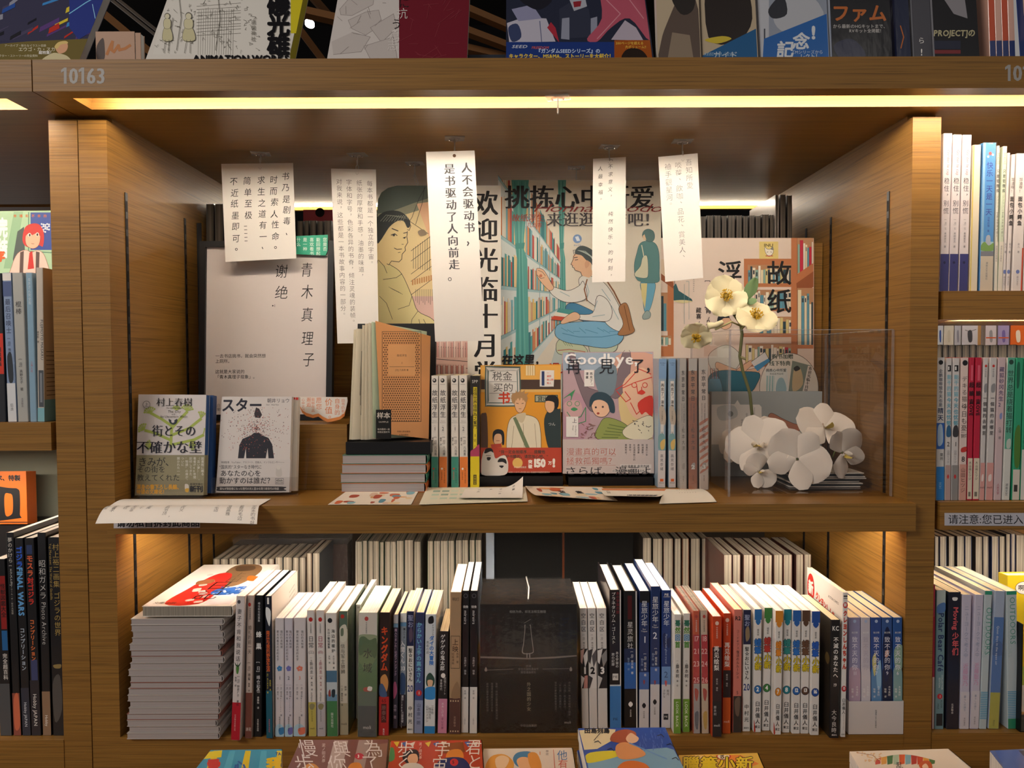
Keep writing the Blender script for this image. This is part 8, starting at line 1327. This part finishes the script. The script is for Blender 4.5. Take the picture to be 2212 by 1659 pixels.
# ------------------------------------------------------------------ books lying on the table in front
tab = root('display_table', (0, -.25, 0), 'low oak table in front of the bookcase carrying the lying books', 'table')
m = MB(); m.box(-1.0, 1.0, -.46, -.03, .655, .69, WOODV, WOODH); m.build('tabletop', tab)
for x in (-.97, .93):
    for y in (-.45, -.08): m = MB(); m.box(x, x + .04, y, y + .04, .0005, .655, WOODV); m.build('leg', tab)
def lying(px, Yb, n, label, draw, rect, cover, under='#cfc8bf', coat=.5, page=PAGEW, L=.17, name='comic_book'):
    """a short pile; px: far left, far right, near right, near left of the top cover"""
    f0 = aty(*px[0], Yb); z = f0.z; q_ = [f0, atz(*px[1], z), atz(*px[2], z), atz(*px[3], z)]
    d0, d1 = (q_[3] - q_[0]), (q_[2] - q_[1]); s = L / ((d0.length + d1.length) / 2); q_[3] = q_[0] + d0 * s; q_[2] = q_[1] + d1 * s
    hh = (z - .6905) / n
    for i in range(n):
        top = i == n - 1; z0 = .6905 + i * hh; dx = Vector((0 if top else .0015 * math.sin(i * 2.3), 0, 0)); r = root(name, tuple((q_[0] + q_[2]) / 2 + Vector((0, 0, z0 - z))), label if top else label[:label.index(' on ')] + ' covers this copy, %s from the table' % ORD[i], 'book', None if top else 'copies under the lying books')
        base = [p + dx + Vector((0, 0, z0 + .0004 - z)) for p in q_]; up = Vector((0, 0, hh - .0006)); e = Vector((0, 0, .0008)); m = MB(); m.hexa(base, [p + e for p in base], mat(under, .4, coat)); m.hexa([p + up - e for p in base], [p + up for p in base], mat(cover, .38, coat))
        sd = (base[1] - base[0]).normalized() * .0012; m.hexa([base[1] - sd, base[1], base[2], base[2] - sd], [base[1] - sd + up, base[1] + up, base[2] + up, base[2] - sd + up], mat(under, .4, coat))
        if top: a = Art(m, PFr(base[0] + up, Vector((0, 0, 1))), .38, coat); a.fr.z = .00015; a.clip = clip_quad([px[0], px[1], (px[2][0] + (px[2][0] - px[1][0]) * .2, 1668), (px[3][0] + (px[3][0] - px[0][0]) * .2, 1668)]); draw(a)
        m.build('cover', r); c = sum(base, Vector()) / 4; m = MB(); ins = [p + (c - p).normalized() * .0012 + e for p in base]; m.hexa([p - sd for p in ins], [p - sd + up - e * 2.1 for p in ins], page); m.build('pages', r)
def bl(a, pts, c): a.poly(pts, c)
def f1(a):
    bl(a, [(455, 1621), (610, 1619), (630, 1665), (420, 1665)], '#3f9ac0'); 
    for k in range(5): bl(a, [(462 + 34 * k, 1622), (474 + 34 * k, 1622), (460 + 38 * k, 1665), (444 + 38 * k, 1665)], ['#e0c82c', '#57b0d0'][k % 2])
    bl(a, [(452, 1624), (480, 1621), (478, 1636), (440, 1640)], '#e6d22a'); a.h('愛', 447, 1640, 27, '#c8342c', .07, 1.1); a.h('心', 505, 1643, 24, '#2a5fa8', .05, 1.1); a.h('我', 575, 1636, 30, '#e6c21c', .06, 1.1); a.h('TAXI', 595, 1624, 9, '#1f3f8a', .03)
lying(((455, 1620), (610, 1618), (606, 1659), (424, 1659)), -.115, 4, 'teal and yellow comic on the front table, leftmost lying cover', f1, None, '#3f9ac0')
def f2(a):
    bl(a, [(650, 1599), (839, 1598), (834, 1665), (619, 1665)], '#7a4f4c'); bl(a, [(722, 1600), (752, 1600), (738, 1665), (705, 1665)], '#b8a8a4'); bl(a, [(775, 1599), (800, 1599), (786, 1665), (760, 1665)], '#a38f8c'); bl(a, [(800, 1610), (838, 1605), (834, 1665), (806, 1665)], '#8a6a5c')
    a.blob([(655, 1665), (662, 1652), (678, 1650), (690, 1660), (690, 1666)], '#d9954a'); a.blob([(752, 1665), (758, 1650), (776, 1648), (784, 1662), (782, 1667)], '#dd8a3a'); a.circ(776, 1634, 10, '#b8304a', 7); a.h('3', 772, 1629, 9, W_, .03)
    for t, x, y, s in (('慢', 648, 1596, 40), ('與', 722, 1599, 38), ('為', 790, 1597, 40), ('歩', 640, 1628, 44), ('你', 712, 1630, 42), ('了', 786, 1630, 38)): a.h(t, x, y, s, '#e6e2e4', -.005, 1, 0, -.25)
    a.v('泥ノ田犬彦', 699, 1606, 8, '#ded6d4')
lying(((650, 1598), (840, 1597), (834, 1659), (622, 1659)), -.11, 5, 'mauve comic with white brush lettering on the front table', f2, None, '#7a4f4c', coat=.9)
def f3(a):
    bl(a, [(845, 1600), (1040, 1598), (1044, 1665), (837, 1665)], '#b8482e')
    for k in range(11): x = 850 + 17 * k; bl(a, [(x, 1603 + (k % 3) * 2), (x + 13, 1602), (x + 8, 1614)], ['#d8c23a', '#3a5fa8', '#dcd6cc', '#c8342c'][k % 4])
    bl(a, [(960, 1606), (1000, 1603), (1005, 1625), (958, 1628)], '#8a4f2c'); a.blob([(870, 1640), (876, 1624), (900, 1620), (906, 1640), (890, 1655)], '#2a2024'); a.blob([(880, 1640), (886, 1630), (900, 1630), (902, 1646), (888, 1652)], '#e0b08a'); a.blob([(868, 1665), (876, 1650), (905, 1650), (915, 1665)], '#d9d2c6'); a.blob([(965, 1640), (970, 1622), (995, 1620), (1000, 1640)], '#d98a3a'); a.blob([(940, 1665), (955, 1640), (1000, 1638), (1012, 1665)], '#23306a'); a.circ(981, 1647, 9, '#c8303a', 8); a.h('5', 977, 1642, 9, '#2a1a2a', .03); a.blob([(838, 1620), (850, 1616), (852, 1640), (838, 1645)], '#4f8f5a')
    for t, x, y, s in (('君', 1004, 1596, 36), ('と', 1006, 1628, 36), ('宇', 936, 1600, 36), ('宙', 930, 1634, 36), ('歩', 856, 1600, 38), ('く', 852, 1634, 36)): a.h(t, x, y, s, '#ece6e0', -.005, 1, 0, .1)
    a.v('泥ノ田犬彦', 908, 1604, 7, '#ecd9cc')
lying(((845, 1600), (1041, 1598), (1046, 1659), (838, 1659)), -.108, 5, 'red comic with bunting and white lettering on the front table', f3, None, '#b8482e')
def f4(a):
    bl(a, [(1046, 1618), (1236, 1616), (1243, 1665), (1040, 1665)], '#e0d6c8'); a.blob([(1050, 1665), (1060, 1635), (1090, 1630), (1110, 1648), (1100, 1668)], '#e0a24a'); a.blob([(1070, 1640), (1085, 1632), (1100, 1640), (1090, 1660), (1074, 1660)], '#efd0a8'); a.blob([(1108, 1640), (1118, 1626), (1145, 1624), (1156, 1640), (1140, 1655), (1118, 1656)], '#4f86b0'); a.blob([(1116, 1645), (1125, 1636), (1142, 1638), (1148, 1656), (1128, 1664)], '#e8b88a'); a.blob([(1140, 1630), (1160, 1628), (1170, 1660), (1150, 1666)], '#dd9a4a')
    bl(a, [(1195, 1620), (1196, 1619), (1200, 1665), (1198, 1665)], '#c0604a'); a.h('他', 1203, 1620, 23, '#3f76b0', 0); a.h('有', 1205, 1640, 22, '#c8564a', 0); a.h('1', 1164, 1622, 10, '#dd7a3a', .03); a.v('林欣', 1182, 1620, 6, K)
lying(((1045, 1617), (1237, 1615), (1244, 1659), (1041, 1659)), -.115, 4, 'white comic with orange watercolour faces on the front table', f4, None, '#e0d6c8')
def f5(a):
    bl(a, [(1250, 1574), (1437, 1572), (1474, 1656), (1480, 1665), (1269, 1665)], '#2f56b4')
    bl(a, [(1251, 1578), (1300, 1574), (1330, 1576), (1322, 1600), (1290, 1618), (1262, 1620)], '#e6dcb4'); bl(a, [(1268, 1640), (1285, 1625), (1360, 1622), (1440, 1615), (1456, 1620), (1480, 1665), (1269, 1665)], '#7fb0d0'); a.blob([(1262, 1640), (1275, 1626), (1330, 1622), (1340, 1632), (1290, 1646), (1268, 1648)], '#e0d83a'); R_ = random.Random(1)
    for k in range(40): x, y = R_.uniform(1380, 1440), R_.uniform(1576, 1615); a.line([(x, y), (x + 1, y + R_.uniform(4, 9))], 1, '#5f80d0')
    a.blob([(1318, 1600), (1325, 1584), (1350, 1576), (1372, 1582), (1374, 1596), (1366, 1600), (1350, 1606), (1334, 1605)], '#a85a40'); a.blob([(1362, 1584), (1374, 1590), (1380, 1596), (1374, 1604), (1360, 1606), (1352, 1596)], '#efc9a6'); a.blob([(1330, 1625), (1332, 1610), (1350, 1604), (1374, 1612), (1395, 1630), (1370, 1640), (1340, 1640)], '#e0a06a'); a.line([(1360, 1606), (1440, 1640)], 2.4, '#6f9fd8'); a.blob([(1336, 1665), (1345, 1648), (1370, 1644), (1396, 1652), (1400, 1667)], '#d9783a')
    a.h('田島列島', 1262, 1573, 12, '#17161a', .045, 1.15); a.line([(1283, 1600), (1300, 1580)], 1.4, '#2a2a34')
    for x, y in ((1284, 1604), (1312, 1620), (1420, 1590), (1440, 1610), (1452, 1640)): a.line([(x, y), (x + 8, y - 3), (x + 14, y + 3)], 1.5, '#2a2a34')
lying(((1249, 1573), (1437, 1571), (1477, 1659), (1268, 1659)), -.10, 8, 'blue and yellow drawn comic on the front table, on the tallest pile', f5, None, '#2f56b4', L=.15)
def f6(a):
    bl(a, [(1466, 1631), (1638, 1627), (1652, 1665), (1470, 1665)], '#e0b84a'); bl(a, [(1560, 1629), (1600, 1628), (1640, 1650), (1600, 1665)], '#e88a3a'); bl(a, [(1470, 1660), (1500, 1632), (1520, 1632), (1500, 1665)], '#efd28a'); a.circ(1563, 1634, 16, '#c8342c', 8); a.circ(1563, 1634, 13, '#efe2c8', 6.5); a.h('15', 1555, 1629, 11, '#1f1a1a', .04); a.h('臘筆小新', 1474, 1634, 30, '#2a1c14', .08, 1.28); a.h('臘筆小新', 1474, 1634, 30, '#e6d02a', .03, 1.28)
lying(((1466, 1631), (1638, 1626), (1652, 1659), (1474, 1659)), -.12, 4, 'yellow and orange comic with chunky outlined title on the front table', f6, None, '#e0b84a')
def f7(a):
    bl(a, [(1836, 1623), (2050, 1618), (2104, 1665), (1858, 1665)], '#e6dccb'); cs = ['#c8503a', '#d8a04a', '#4f7a4a', '#a9c0a4', '#d9643a', '#7fb0c0', '#b0443c']
    for k in range(10): x = 1890 + 13 * k; bl(a, [(x, 1640 - 10 * math.sin(k / 9 * 3.1)), (x + 13, 1640 - 10 * math.sin((k + 1) / 9 * 3.1)), (x + 12, 1650), (x + 1, 1652)], cs[k % 7])
    R_ = random.Random(2)
    for k in range(34): a.circ(1850 + R_.uniform(0, 55), 1625 + R_.uniform(0, 20), 2.2, '#dcb98a', 1.4, 8)
    a.line([(1850, 1626), (1885, 1632), (1900, 1645)], 1, '#8a5a3a'); a.blob([(1985, 1655), (1992, 1645), (2008, 1645), (2014, 1660), (1998, 1666)], '#c8603a'); a.blob([(1992, 1656), (2000, 1650), (2006, 1660), (1998, 1665)], '#efcfb0'); a.h('乱', 1935, 1646, 16, K)
lying(((1835, 1623), (2050, 1617), (2100, 1659), (1856, 1659)), -.10, 6, 'cream comic with a patchwork umbrella on the front table at the right', f7, None, '#e6dccb')
lying(((2138, 1621), (2330, 1612), (2400, 1659), (2168, 1659)), -.10, 2, 'film wrapped blue hardcover on the front table in the bottom right corner', lambda a: (bl(a, [(2150, 1618), (2330, 1612), (2370, 1664), (2135, 1664)], '#4a66b0'), bl(a, [(2200, 1617), (2215, 1616), (2260, 1664), (2240, 1664)], '#2a3560'), a.h('6', 2128, 1638, 18, '#c9d0e4')), None, '#54679f', '#54679f', .95, name='hardcover_book')
